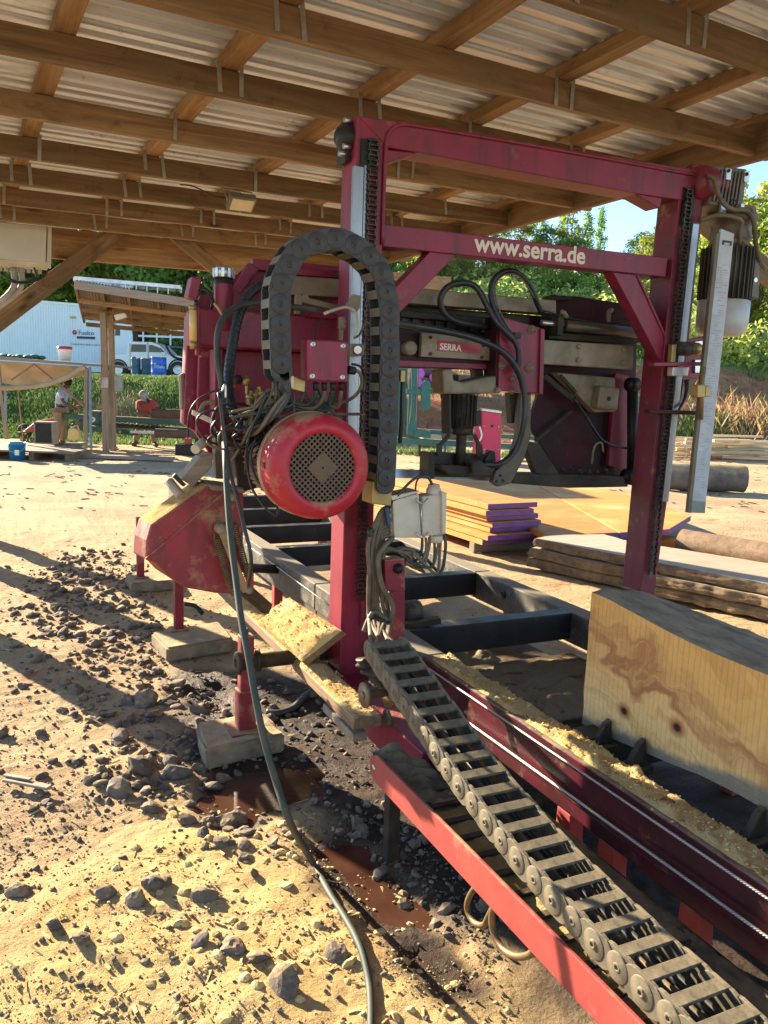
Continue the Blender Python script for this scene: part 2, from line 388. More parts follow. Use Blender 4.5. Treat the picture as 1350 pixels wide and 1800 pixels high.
# galvanised hurricane straps folded from each purlin over the rafter
STRAP=mk('galvanised_strap',(.38,.38,.37,1),(.24,.23,.21,1),.45,.5,scale=14,bump=.05)
rr=random.Random(3)
for bi,b in enumerate(RAFB[4:]):
    if bi in (1,3): 
        pa=PURA[2:5:2]
    else: pa=PURA[1:]
    for a in pa:
        for dx in (-.015,.112):
            if rr.random()<.3: continue
            L=.10+rr.random()*.05; tw=(rr.random()-.5)*.03; bb=b-.0545
            mb=MB(); top=AB(a+dx,bb,HR+RH_+.03); bot=AB(a+dx+tw,bb-.001,HR+RH_-L)
            mb.bar(top,bot,.024,.0025,up=B_); mb.build('strap',STRAP,shed)
# floodlight under the rafters
fl=thing('floodlight','small grey floodlight with a pale glass face slung under the rafters','floodlight',AB(2.25,6.72,HR-.05))
c=PD(425,360,6.55)
ex,ey,ez=A_,(B_*.86-N_*.5).normalized(),None
ez=ex.cross(ey)
def FL(x,y,z): return c+ex*x+ey*y+ez*z
fl.location=c+N_*.2
hb=MB(); hb.prism([FL(-.11,-.075,0),FL(.11,-.075,0),FL(.11,.075,0),FL(-.11,.075,0)],ez*.05)
for k in range(9): hb.prism([FL(-.08+k*.02,-.05,.05),FL(-.074+k*.02,-.05,.05),FL(-.074+k*.02,.05,.05),FL(-.08+k*.02,.05,.05)],ez*.02)
hb.build('housing',mk('grey_cast_housing',(.22,.21,.19,1),(.14,.13,.12,1),.5,.3,scale=9),fl,.004)
gb=MB(); gb.prism([FL(-.092,-.06,-.003),FL(.092,-.06,-.003),FL(.092,.06,-.003),FL(-.092,.06,-.003)],ez*-.004)
gb.build('glass',mk('dusty_glass',(.62,.55,.4,1),(.5,.45,.33,1),.2,scale=12,bump=.02),fl)
bb=MB(); bb.tube([FL(-.115,0,.02),FL(-.118,0,.14),FL(0,0,.145),FL(.118,0,.14),FL(.115,0,.02)],.007,6,1); bb.build('bracket',STRAP,fl)
wb=MB(); wb.tube([FL(-.05,.02,.07),FL(-.2,.05,.1),FL(-.34,.06,.18),FL(-.45,.08,.2)],.006,6,3); wb.build('cable',RUB,fl)
# electrical cabinet on the far left post
cabd=9.0
cb=thing('electrical_cabinet','cream electrical cabinet with conduits hung on the shed at far left','cabinet',PY(40,460,cabd))
mb=MB(); mb.prism([PY(x,y,cabd) for x,y in ((-95,380),(82,398),(80,462),(-95,446))],(0,.16,0)); mb.build('cover',mk('grey_cabinet_plastic',(.50,.52,.50,1),(.42,.43,.41,1),.5,scale=3,bump=.03),cb,.008)
mb=MB(); mb.prism([PY(x,y,cabd+.02) for x,y in ((84,398),(91,399),(90,470),(82,468))],(0,.14,0)); mb.build('side_flange',bpy.data.materials['grey_cabinet_plastic'],cb,.004)
mb=MB()
mb.prism([PY(x,y,cabd+.03) for x,y in ((-95,448),(84,462),(84,473),(-95,462))],(0,.1,0)); mb.build('gland_plate',CREAM,cb,.004)
gm=MB()
for k in range(9):
    x=-10+k*10; p=PY(x,462+k*.8,cabd+.07); gm.cyl(p,p-V((0,0,.07)),.018,.018,10)
gm.build('cable_gland',mk('pale_gland',(.5,.45,.36,1),None,.5),cb)
cc=MB()
cc.tube([PY(23,470,cabd+.05),PY(25,500,cabd+.05),PY(12,520,cabd+.05),PY(-20,545,cabd+.05)],.028,10,4)
cc.tube([PY(37,470,cabd+.06),PY(38,500,cabd+.06),PY(22,522,cabd+.06),PY(-20,550,cabd+.06)],.028,10,4)
cc.build('conduit',mk('grey_conduit',(.42,.4,.36,1),None,.5),cb)
cc=MB(); cc.tube([PY(60,470,cabd),PY(62,490,cabd),PY(30,495,cabd),PY(0,480,cabd)],.01,6,4); cc.tube([PY(86,472,cabd),PY(75,488,cabd),PY(45,498,cabd),PY(20,495,cabd)],.01,6,4); cc.build('cable',RUB,cb)

# ================================================================== GROUND
def inpoly(x,y,P):
    c=False;n=len(P);j=n-1
    for i in range(n):
        xi,yi=P[i];xj,yj=P[j]
        if (yi>y)!=(yj>y) and x<(xj-xi)*(y-yi)/(yj-yi)+xi: c=not c
        j=i
    return c
def pdist(x,y,P):
    m=1e9;n=len(P)
    for i in range(n):
        ax,ay=P[i];bx,by=P[(i+1)%n];dx,dy=bx-ax,by-ay
        t=max(0,min(1,((x-ax)*dx+(y-ay)*dy)/(dx*dx+dy*dy+1e-9))); m=min(m,math.hypot(x-ax-t*dx,y-ay-t*dy))
    return -m if inpoly(x,y,P) else m
def gp(pix): return [tuple(PZ(x,y,0)[:2]) for x,y in pix]
MUD=gp([(330,1180),(420,1180),(640,1180),(1350,1180),(1350,1800),(1150,1800),(1000,1790),(900,1690),(840,1650),(760,1610),(680,1530),(600,1440),(540,1370),(400,1390),(340,1340),(300,1200)])
SAWZ=gp([(180,1480),(330,1420),(480,1440),(600,1520),(760,1640),(900,1740),(900,1900),(-100,1900),(-100,1640)])
PUD1=gp([(372,1372),(430,1352),(520,1350),(545,1380),(500,1405),(455,1410),(440,1440),(400,1445),(372,1415)])
PUD2=gp([(560,1490),(600,1475),(640,1490),(668,1515),(680,1545),(720,1580),(742,1640),(700,1640),(640,1600),(590,1560)])
PUD3=gp([(352,1212),(380,1200),(404,1206),(410,1228),(386,1240),(362,1232)])
PUD4=gp([(690,1615),(735,1640),(790,1690),(830,1740),(780,1735),(720,1690)])
def sst(a,b,x):
    t=max(0,min(1,(x-a)/(b-a))); return t*t*(3-2*t)
def ground_z(x,y):
    p=V((x,y,0))
    z=.022*noise.fractal(p*1.1,1.0,2.0,4)+.006*noise.fractal(p*6+V((3,1,0)),.9,2.1,4)
    near=1-sst(8,14,math.hypot(x-.6,y-2))
    z+=.007*near*noise.fractal(p*17+V((9,4,0)),.8,2.0,3)
    pd=min(pdist(x,y,Q) for Q in (PUD1,PUD2,PUD3,PUD4))
    z-=.034*(1-sst(-.04,.12,pd+.09*noise.fractal(V((x*7,y*7,2)),1,2,4)))
    # low mound of spilled sawdust in the foreground
    z+=.03*(1-sst(-.25,.2,pdist(x,y,SAWZ)))*near
    return z-.01
def axis(segs):
    out=[]
    for a,b,s in segs:
        n=max(1,round((b-a)/s)); out+=[a+(b-a)*i/n for i in range(n)]
    out.append(segs[-1][1]); return out
def build_ground():
    xs=axis([(-150,-40,22),(-40,-8,4),(-8,-1.2,.35),(-1.2,2.3,.022),(2.3,6,.12),(6,14,.4),(14,50,3),(50,220,20)])
    ys=axis([(-40,-4,6),(-4,.9,.35),(.9,5.2,.022),(5.2,9,.06),(9,24,.3),(24,60,4),(60,260,25)])
    nx,ny=len(xs),len(ys); vs=[];cols=[]
    for y in ys:
        for x in xs:
            vs.append((x,y,ground_z(x,y) if (-9<x<30 and -3<y<40) else -.02))
            pd=min(pdist(x,y,Q) for Q in (PUD1,PUD2,PUD3,PUD4)) if (-2<x<4 and 0<y<7) else 9
            nz=.12*noise.fractal(V((x*3,y*3,5)),1,2,3)
            m=1-sst(-.10,.14,pdist(x,y,MUD)+nz) if (-3<x<9 and -1<y<12) else 0
            m=max(m,1-sst(0,.12,pd+nz*.3))
            m=max(m,(1-sst(-.1,.12,max(1.62-x,x-2.78,y-5.2)+nz)) if (1<x<3.5 and -.8<y<6) else 0)  # mud colour between the rails also paints in the shade under the bed
            sw=1-sst(-.35,.3,pdist(x,y,SAWZ)+nz*1.5) if (-5<x<5 and -2<y<7) else 0
            cols.append((m,sw*(1-m*.8),0,1))
    fs=[(j*nx+i,j*nx+i+1,(j+1)*nx+i+1,(j+1)*nx+i) for j in range(ny-1) for i in range(nx-1)]
    me=bpy.data.meshes.new('ground'); me.from_pydata(vs,[],fs)
    at=me.color_attributes.new('zone','FLOAT_COLOR','POINT')
    at.data.foreach_set('color',[c for k in cols for c in k])
    me.polygons.foreach_set('use_smooth',[True]*len(fs))
    me.materials.append(GROUNDM); o=bpy.data.objects.new('ground',me); COL.objects.link(o); return struct(o)
def _gm():
    t=NT('yard_dirt'); v=t.mapping()
    at=t.n('ShaderNodeVertexColor',layer_name='zone'); sp=t.n('ShaderNodeSeparateColor'); t.l(at.outputs[0],sp.inputs[0])
    n1=t.noise(v,.55,7,.62); n2=t.noise(v,3.2,8,.66); n3=t.noise(v,22,8,.72); n4=t.noise(v,150,4,.7); n5=t.noise(v,1.7,6,.6,.6)
    base=t.mix(t.ramp(n2,[(.34,0.),(.62,1.)]),(.45,.315,.165,1),(.58,.425,.235,1))
    base=t.mix(t.ramp(n1,[(.45,0.),(.66,1.)]),base,(.40,.26,.145,1))
    base=t.mix(t.ramp(n5,[(.6,0.),(.7,1.)]),base,(.40,.19,.08,1))
    base=t.mix(t.ramp(n3,[(.57,0.),(.72,1.)]),base,(.16,.115,.075,1))
    saw=t.mix(t.ramp(n2,[(.36,0.),(.64,1.)]),(.74,.55,.25,1),(.66,.44,.16,1)); saw=t.mix(t.ramp(n3,[(.6,0.),(.75,1.)]),saw,(.40,.28,.13,1))
    sf=t.math('MULTIPLY',sp.outputs[1],t.ramp(n5,[(.28,0.25),(.5,1.)]))
    base=t.mix(sf,base,saw)
    mud=t.mix(t.ramp(n2,[(.38,0.),(.6,1.)]),(.03,.022,.015,1),(.075,.036,.02,1)); mud=t.mix(t.ramp(n3,[(.55,0.),(.7,1.)]),mud,(.10,.07,.038,1))
    mud=t.mix(t.ramp(n5,[(.55,0.),(.62,1.)]),mud,(.085,.062,.033,1))
    col=t.mix(sp.outputs[0],base,mud)
    col=t.mix(t.ramp(n4,[(.62,0.),(.78,.7)]),col,(.08,.055,.035,1))
    wet=t.math('MULTIPLY',sp.outputs[0],t.ramp(n5,[(.4,1.),(.58,.25)]))
    rg=t.math('SUBTRACT',.95,t.math('MULTIPLY',wet,.5))
    b=t.bump(n4,.9,.008); b=t.bump(n3,.9,.035,b); b=t.bump(n2,.35,.06,b)
    return t.fin(col,rg,0,b,.25)
GROUNDM=_gm()
ground=build_ground()
def _wm():
    t=NT('muddy_water'); v=t.mapping(); n=t.noise(v,6,5,.6); n2=t.noise(v,60,3,.5)
    c=t.mix(t.ramp(n,[(.35,0.),(.6,1.)]),(.05,.022,.014,1),(.085,.038,.023,1))
    return t.fin(c,.06,0,t.bump(n2,.06,.002),.5)
WATER=_wm()
wb=MB()
for Q,z in ((PUD1,-.024),(PUD2,-.024),(PUD4,-.026)):
    cx=sum(p[0] for p in Q)/len(Q);cy_=sum(p[1] for p in Q)/len(Q)
    wb.add([(cx+(x-cx)*1.55,cy_+(y-cy_)*1.55,z) for x,y in Q],[list(range(len(Q)))])
struct(wb.build('puddle_water',WATER,recalc=False))
# ---------------------------------------------------------------- stones
SAWDP=mk('pale_sawdust',(.62,.47,.22,1),(.5,.34,.13,1),.95,scale=20,bump=.8,bscale=120)
STONE=mk('dark_stone',(.18,.145,.11,1),(.075,.06,.048,1),.9,scale=9,dust=.60,dcol=(.42,.29,.14,1),up=.16,bump=.6,bscale=45)
def stone_mesh(rs,sub=2):
    bm=bmesh.new(); bmesh.ops.create_icosphere(bm,subdivisions=sub,radius=1)
    o=V((rs.random()*50,rs.random()*50,rs.random()*50)); planes=[]
    for _ in range(7):
        n=V((rs.gauss(0,1),rs.gauss(0,1),rs.gauss(0,1))).normalized(); planes.append((n,.55+.35*rs.random()))
    for v in bm.verts:
        for n,d in planes:
            k=v.co.dot(n)
            if k>d: v.co-=n*(k-d)*.92
        v.co*=1+.16*noise.noise(v.co*1.9+o)
    vs=[v.co.copy() for v in bm.verts];fs=[[v.index for v in f.verts] for f in bm.faces]; bm.free(); return vs,fs
SV=[stone_mesh(random.Random(i),2) for i in range(9)]; SVs=[stone_mesh(random.Random(i+40),1) for i in range(8)]
def put_stone(mb,p,r,rs,small=False):
    vs,fs=rs.choice(SVs if small else SV)
    m=Euler((rs.random()*.7,rs.random()*.7,rs.random()*6.28)).to_matrix(); s=V((1+.35*rs.random(),.75+.3*rs.random(),.5+.25*rs.random()))
    mb.add([V(p)+m@V((v.x*s.x*r,v.y*s.y*r,v.z*s.z*r)) for v in vs],fs,False)
rs=random.Random(11)
BAND=gp([(150,965),(235,1000),(270,1105),(335,1190),(350,1300),(392,1400),(490,1480),(420,1490),(330,1430),(200,1400),(120,1330),(170,1240),(160,1130),(70,1090),(90,1020)])
bx=[p[0] for p in BAND];by=[p[1] for p in BAND]
mb=MB(); n=0
while n<1500:
    x=rs.uniform(min(bx)-.3,max(bx)+.3);y=rs.uniform(min(by)-.3,max(by)+.3); d=pdist(x,y,BAND)
    if d>0 and rs.random()>math.exp(-d*8): continue
    if .97<x<1.25 and 3.0<y<3.5: continue
    if noise.noise(V((x*2.2,y*2.2,0)))<-.22 and rs.random()<.7: continue
    r=min(.045,.008+rs.expovariate(1/.009)); put_stone(mb,(x,y,ground_z(x,y)+r*.18),r,rs,r<.022); n+=1
for _ in range(800):
    px,py=rs.uniform(-40,760),rs.uniform(860,1800); p=PZ(px,py); 
    if pdist(p.x,p.y,MUD)<.02: continue
    if pdist(p.x,p.y,SAWZ)<.05 and rs.random()<.7: continue
    r=min(.026,.004+rs.expovariate(1/.005)); put_stone(mb,(p.x,p.y,ground_z(p.x,p.y)+r*.15),r,rs,True)
for _ in range(900):   # dark crumbs in the wet muck under the machine
    px,py=rs.uniform(420,900),rs.uniform(1180,1640); p=PZ(px,py)
    if pdist(p.x,p.y,MUD)>.05: continue
    r=.006+rs.expovariate(1/.008); r=min(r,.03); put_stone(mb,(p.x,p.y,ground_z(p.x,p.y)+r*.1),r,rs,True)
tag(mb.build('rubble',STONE,recalc=False,merge=False),'dark broken rubble strewn over the dirt beside the sawmill','rubble',kind='stuff')
mb=MB(); nn=0
while nn<5200:
    px,py=rs.uniform(-40,900),900+900*rs.random()**.7; p=PZ(px,py)
    dm=pdist(p.x,p.y,MUD)
    if dm<-.25 and rs.random()<.6: continue
    if pdist(p.x,p.y,SAWZ)<.05 and rs.random()<.8: continue
    if noise.noise(V((p.x*3,p.y*3,7)))<-.15 and rs.random()<.75: continue
    r=min(.011,.0022+rs.expovariate(1/.0022)); put_stone(mb,(p.x,p.y,ground_z(p.x,p.y)+r*.25),r,rs,True); nn+=1
tag(mb.build('grit',STONE,recalc=False,merge=False),'fine grit and pebbles scattered over the dirt','grit',kind='stuff')
mb=MB(); nn=0
while nn<2400:
    px,py=rs.uniform(-40,900),rs.uniform(1380,1820); p=PZ(px,py)
    if pdist(p.x,p.y,SAWZ)>.1*rs.random() or noise.noise(V((p.x*4,p.y*4,3)))<-.1: continue
    r=min(.009,.0014+rs.expovariate(1/.0014)); put_stone(mb,(p.x,p.y,ground_z(p.x,p.y)+r*.2),r,rs,True); nn+=1
tag(mb.build('sawdust_crumbs',SAWDP,recalc=False,merge=False),'loose crumbs of pale sawdust over the foreground','sawdust',kind='stuff')
mb=MB()
for _ in range(110):
    px,py=rs.uniform(200,900),rs.uniform(1400,1810); p=PZ(px,py)
    if pdist(p.x,p.y,SAWZ)>.06: continue
    r=rs.uniform(.008,.026); put_stone(mb,(p.x,p.y,ground_z(p.x,p.y)-r*.15),r,rs)
tag(mb.build('sawdust_clumps',SAWDP,recalc=False,merge=False),'damp clumps of sawdust lying in the pale foreground','sawdust',kind='stuff')
mb=MB()
for _ in range(260):
    px,py=rs.uniform(-40,760),rs.uniform(900,1810); p=PZ(px,py)
    if pdist(p.x,p.y,MUD)<0: continue
    g=rs.random()*6.28; L_=rs.uniform(.006,.03); d=V((math.cos(g),math.sin(g),rs.gauss(0,.25))); q=V((p.x,p.y,ground_z(p.x,p.y)+.004)); mb.bar(q-d*L_,q+d*L_,rs.uniform(.003,.010),.002,up=(rs.gauss(0,.3),rs.gauss(0,.3),1))
tag(mb.build('wood_chips',SAWDP,None,merge=False),'thin chips and splinters of wood trodden into the dirt','chips',kind='stuff')
# larger stones as things of their own
BIG=[((246,1355),.10,'broad flat-topped dark stone at the lower end of the rubble'),((312,1362),.085,'dark stone right of the broad flat stone in the rubble'),((158,1372),.05,'rounded dark stone below the broad flat stone'),
((211,1393),.07,'dark pointed stone below the rubble heap'),((268,1420),.06,'split stone with a pale face beside the muddy puddle'),((405,1435),.075,'grey stone by the edge of the brown puddle'),((367,1445),.04,'small round pale stone beside the puddle'),
((254,1235),.085,'large black stone in the middle of the rubble'),((253,1165),.05,'black stone against the corner of the middle concrete pad'),((200,1142),.045,'stone left of the middle pad among small rubble'),((242,1098),.05,'dark stone behind the middle concrete pad'),
((40,1205),.04,'lone dark stone in the sand at far left'),((110,1072),.05,'stone standing in the sunlit strip of sand at left'),((270,1570),.055,'dark stone lying in the pale sawdust, left of two'),((362,1592),.05,'dark stone half buried in pale sawdust, right of two'),
((185,1585),.04,'low dark stone in the sand left of the sawdust'),((240,1600),.05,'dusty stone beside the dark stone in pale sawdust'),((410,1680),.045,'round dusty stone near the bottom of the sawdust'),((455,1695),.05,'sawdust covered stone beside the round dusty stone'),
((350,1670),.035,'small dark stone with sawdust pushed around it'),((495,1745),.06,'dark upright wedge of stone at the bottom by the hose'),((590,1690),.05,'crumbly dusty stone left of the green hose end'),((35,1580),.045,'dark stone at the left edge of the sand'),((140,1668),.035,'flat stone pressed into the sand at lower left'),
((430,1520),.035,'dark flat chip of stone on the pale sawdust'),((95,1640),.04,'low pale stone in the sand at lower left')]
for i,((px,py),r,lab) in enumerate(BIG):
    p=PZ(px,py); p.z=ground_z(p.x,p.y)
    mb=MB(); rs2=random.Random(100+i); keep=SV; SV=[stone_mesh(random.Random(300+i),3)]; SV=[([v*(1+.10*noise.noise(v*4.5+V((i,0,0)))+.05*noise.noise(v*11+V((0,i,0)))) for v in SV[0][0]],SV[0][1])]; put_stone(mb,p+V((0,0,r*.08)),r*.8,rs2); SV=keep
    o=mb.build('stone',STONE,None,recalc=False)
    tag(o,lab,'stone','larger stones lying on the dirt')
mb=MB(); a,b=PZ(8,1378),PZ(88,1395); mb.bar(a+V((0,0,.02)),b+V((0,0,.025)),.03,.012); mb.bar(a+V((.0,.02,.03)),b*.6+a*.4+V((0,.02,.035)),.02,.008)
tag(mb.build('wood_splinter',GREYW,None,.003),'flat pale splinter of wood lying on the sand at left','splinter')
# ================================================================== SAWMILL BED
bed=thing('sawmill_bed','long steel sawmill bed of two rails, black crossmembers and red legs under the red gantry','sawmill bed',(1.65,3.4,0))
RX0,RX1,RZ0,RZ1=1.62,1.73,.345,.5
DRAIL=mk('dusty_dark_rail',(.035,.032,.03,1),(.09,.075,.055,1),.55,scale=8,dust=.50,up=.3,bump=.3,dcol=(.21,.175,.12,1))
for y0,y1,m in ((4.345,8.9,DRAIL),(3.0,4.333,DRAIL),(-.7,2.994,MAROON)):
    mb=MB(); mb.box((RX0,y0,RZ0),(RX1,y1,RZ1)); mb.box((RX0+.012,y0+.002,RZ0-.055),(RX0+.03,y1-.002,RZ0-.001)); mb.build('rail',m,bed,.006)
FX0,FX1=2.70,2.81
for y0,y1 in ((4.345,8.9),(-.7,4.333)):
    mb=MB(); mb.box((FX0,y0,.33),(FX1,y1,RZ1)); mb.build('rail',DRAIL,bed,.006)
# bolt hole boss on the inner face of the far rail
p=PX(885,1045,FX0-.002); mb=MB(); mb.lathe([(.011,-.004),(.024,-.004),(.024,.004)],p,(1,0,0),16); mb.build('boss',BLK,bed)
for y in (3.40,4.36,5.43,6.28,7.15,8.0,2.1,1.1,.1):
    mb=MB(); mb.box((RX1+.002,y-.04,.355),(FX0-.002,y+.04,.492)); mb.box((RX1+.004,y-.048,.4925),(FX0-.004,y+.048,.499)); mb.build('crossmember',BLK,bed,.005)
for y,(a,b) in ((5.0,(.2,.5)),(6.8,(.3,.46))):
    pass
# small stop tabs standing on the crossmembers and the dark roller block
p=PZ(728,1095,.5); mb=MB(); mb.lathe([(.0,-.05),(.058,-.05),(.066,-.042),(.066,.042),(.058,.05),(0,.05)],(p.x,p.y+.05,.535),(1,0,.0),24); mb.build('roller',GRIME,bed)
mb=MB(); mb.bar((p.x-.06,p.y-.03,.5),(p.x+.1,p.y-.08,.53),.05,.03); mb.build('roller_bracket',GRIME,bed,.004)
# sump plate full of wet sawdust between the rails
mb=MB(); mb.box((RX1+.004,2.62,.265),(FX0-.004,3.34,.285)); mb.box((RX1+.004,2.62,.02),(FX0-.004,2.632,.262)); mb.build('sump_tray',GRIME,bed,.003)
mb=MB(); mb.box((RX1+.004,3.46,.2),(FX0-.004,4.3,.215)); mb.build('sump_tray',GRIME,bed,.003)
# legs on the outer side
def leg(px,py,y,w,ztop,zb,plate_=True,sleeve=True):
    x=PY(px,py,y).x
    mb=MB()
    if sleeve: mb.box((x-w/2,y-w/2,zb+.012),(x+w/2,y+w/2,zb+.19)); mb.box((x-w*.38,y-w*.38,zb+.18),(x+w*.38,y+w*.38,ztop))
    else: mb.box((x-w/2,y-w/2,zb+.012),(x+w/2,y+w/2,ztop))
    o=mb.build('leg',REDD,bed,.005)
    mb=MB(); mb.box((x-w*1.0,y-w*1.0,zb),(x+w*1.0,y+w*1.0,zb+.0115)); mb.build('foot_plate',REDD,o,.003)
    return x
lx=leg(431,1295,3.44,.08,.53,.087)
x=lx
mb=MB(); mb.lathe([(.022,-.05),(.036,-.05),(.052,-.044),(.052,-.03),(.034,-.028),(.034,.04),(.05,.042),(.05,.06),(.034,.062),(.034,.60)],(x,3.43,.405),(1,0,0),24); mb.lathe([(.0,-.02),(.022,-.02),(.022,-.05)],(x,3.43,.405),(1,0,0),24)
mb.cyl((x-.01,3.44,.53),(x-.01,3.44,.56),.022,.022,6); mb.build('cross_pipe',GRIME,bed,.002)
leg(314,1110,5.05,.055,.56,.083,sleeve=False); leg(247,1015,6.56,.055,.56,.073,sleeve=False)
mb=MB(); p=PY(325,1062,5.0); mb.tube([p,p+V((.06,-.03,-.01)),p+V((.10,-.05,-.06))],.014,8,3); mb.build('jack_handle',BLK,bed)
for y in (5.05,6.56):
    mb=MB(); mb.cyl((1.0,y,.5),(1.62,y,.43),.03,.03,12); mb.build('cross_pipe',GRIME,bed)
for (px,py) in ((1003,1435),(1078,1492),(1222,1640),(350,1030)):
    q=PX(px,py,1.665)
    mb=MB(); mb.prism([(1.635,q.y-.035,.29),(1.635,q.y+.035,.29),(1.635,q.y+.05,0),(1.635,q.y-.05,0)],(.055,0,0)); mb.build('leg',REDO,bed,.004)
for y in (.6,2.3,4.0,5.6,7.2):
    mb=MB(); mb.box((2.72,y-.035,0),(2.79,y+.035,.329)); mb.build('leg',REDO,bed,.004)
for y in (4.9,5.2,5.9,6.9): 
    mb=MB(); mb.box((1.64,y-.03,0),(1.70,y+.03,.29)); mb.build('leg',REDO,bed,.004)
# lower guide rail caked with wet sawdust
mb=MB(); mb.box((1.49,-.6,.275),(1.575,2.95,.287)); mb.box((1.49,-.6,.215),(1.502,2.95,.274)); mb.build('guide_rail',GRIME,bed,.003)
# wire ropes along the rail
ROPE=NT('wire_rope')
def _rp():
    t=ROPE; w=t.n('ShaderNodeTexWave',wave_type='BANDS',bands_direction='DIAGONAL'); w.inputs['Scale'].default_value=70; t.l(t.mapping(),w.inputs[0])
    return t.fin(t.mix(w.outputs['Fac'],(.24,.23,.21,1),(.52,.5,.46,1)),.5,.3,t.bump(w.outputs['Fac'],.5,.002))
ROPE=_rp()
for a,b,r in (((789,1199),(1350,1580),.0036),((783,1241),(1350,1648),.0044)):
    p=PX(*a,1.598);q=PX(*b,1.598); d=(q-p)/(p.y-q.y); 
    mb=MB(); mb.tube([p-d*1.4 if False else p+V((0,.5,-.5*d.z)),q+d*1.4],r,8,1); mb.build('wire_rope',ROPE,bed)
for a,b in (((433,957),(618,1092)),):
    p=PX(*a,1.607);q=PX(*b,1.607); mb=MB(); mb.tube([p,q],.004,6,1); mb.build('wire_rope',ROPE,bed)
# hook shaped stops in front of the timber
def dog(px,py):
    c=PX(px,py,1.79); mb=MB()
    mb.bar((1.735,c.y+.005,.455),(1.86,c.y+.005,.462),.075,.03)
    mb.build('stop_arm',GRIME,bed,.005)
    mb=MB(); mb.prism([(1.775,c.y-.012,.478),(1.845,c.y-.012,.478),(1.838,c.y-.012,.56),(1.815,c.y-.012,.545),(1.79,c.y-.012,.505)],(0,.024,0)); mb.build('stop_hook',GRIME,bed,.004)
dog(1050,1290); dog(1110,1322); dog(1318,1440)
# cable tray
TR=1.15
pts=[(650,1305),(660,1308),(1140,1800)]
mb=MB(); yend=PX(655,1325,TR).y
prof=[]
for k in range(9):
    g=math.pi/2+math.pi*k/8; prof.append((TR,yend-.03-math.cos(g)*-.0+ .05*abs(math.sin(math.pi*k/8)),.335+.05*math.sin(g)))
prof=[(TR,-.5,.285),(TR,yend-.05,.285),(TR,yend-.012,.297),(TR,yend,.325),(TR,yend-.008,.36),(TR,yend-.05,.385),(TR,-.5,.385)]
mb.prism(prof,(-.012,0,0)); o=mb.build('tray_side',REDO,bed,.003)
q=PX(662,1352,TR-.012); mb=MB(); mb.lathe([(0,-.004),(.012,-.004),(.012,.0)],(TR-.012,yend-.04,.333),(1,0,0),14); mb.build('bolt',ZINC,bed)
mb=MB(); mb.box((1.385,-.5,.27),(1.397,yend+.02,.36)); mb.build('tray_side',GRIME,bed,.003)
for k in range(27):
    y=yend-.08-k*.1
    if y<-.4: break
    mb=MB(); mb.box((TR+.001,y-.012,.283),(1.384,y+.012,.293)); mb.build('rung',GRIME,bed,.002)
mb=MB(); mb.box((1.17,2.36,.0),(1.215,2.40,.282)); mb.build('tray_leg',GRIME,bed,.003)
# ---------------------------------------------------------------- concrete pads
def _cm():
    t=NT('dirty_concrete'); v=t.mapping(); n=t.noise(v,5,8,.7); n2=t.noise(v,60,6,.7)
    c=t.mix(t.ramp(n,[(.35,0.),(.65,1.)]),(.30,.24,.16,1),(.13,.105,.075,1))
    k=t.math('ADD',t.noise(v,8,8,.7),t.math('MULTIPLY',t.math('MAXIMUM',t.normal_z(),0.0),.22)); c=t.mix(t.ramp(k,[(.55,0.),(.8,1.)]),c,(.44,.33,.18,1))
    return t.fin(c,.9,0,t.bump(n2,.5,.006,t.bump(n,.4,.02)),.2)
CONC=_cm()
def pad(pix,h,lab,rough=.006):
    P=[PZ(x,y,h) for x,y in pix]; P=[V((p.x,p.y,0)) for p in P]; cx=sum((p for p in P),V((0,0,0)))/4
    n=14; vs=[];fs=[]; rs=random.Random(int(h*1e4)+int(pix[0][0]))
    mb=MB()
    def S_(u,v): return (P[0]*(1-u)+P[1]*u)*(1-v)+(P[3]*(1-u)+P[2]*u)*v
    bm=bmesh.new(); base=[bm.verts.new(p) for p in P]; f=bm.faces.new(base); r=bmesh.ops.extrude_face_region(bm,geom=[f])
    for v in r['geom']:
        if isinstance(v,bmesh.types.BMVert): v.co.z+=h
    bmesh.ops.bevel(bm,geom=list(bm.edges),offset=.012,segments=2,affect='EDGES')
    bmesh.ops.subdivide_edges(bm,edges=list(bm.edges),cuts=4,use_grid_fill=True)
    for v in bm.verts: v.co+=V((noise.noise(v.co*9),noise.noise(v.co*9+V((5,0,0))),noise.noise(v.co*9+V((0,7,0)))))*rough+V((noise.noise(v.co*30),0,noise.noise(v.co*31)))*rough*.5
    vs=[v.co-cx for v in bm.verts]; bm.verts.index_update(); fs=[[v.index for v in f.verts] for f in bm.faces]; bm.free()
    mb.add(vs,fs); o=mb.build('concrete_pad',CONC,None,local=True); o.location=cx-V((0,0,.005)); tag(o,lab,'concrete pad','concrete pads under the outer legs of the sawmill')
pad([(361,1317),(503,1286),(463,1250),(345,1266)],.095,'rough concrete pad nearest the camera under the outer leg by the brown puddle',.012)
pad([(293,1138),(410,1119),(384,1090),(266,1110)],.09,'square concrete pad under the middle outer leg, below the red hood',.004)
pad([(232,1024),(310,1018),(300,999),(220,1010)],.08,'farthest concrete pad, half hidden behind the red hood',.005)
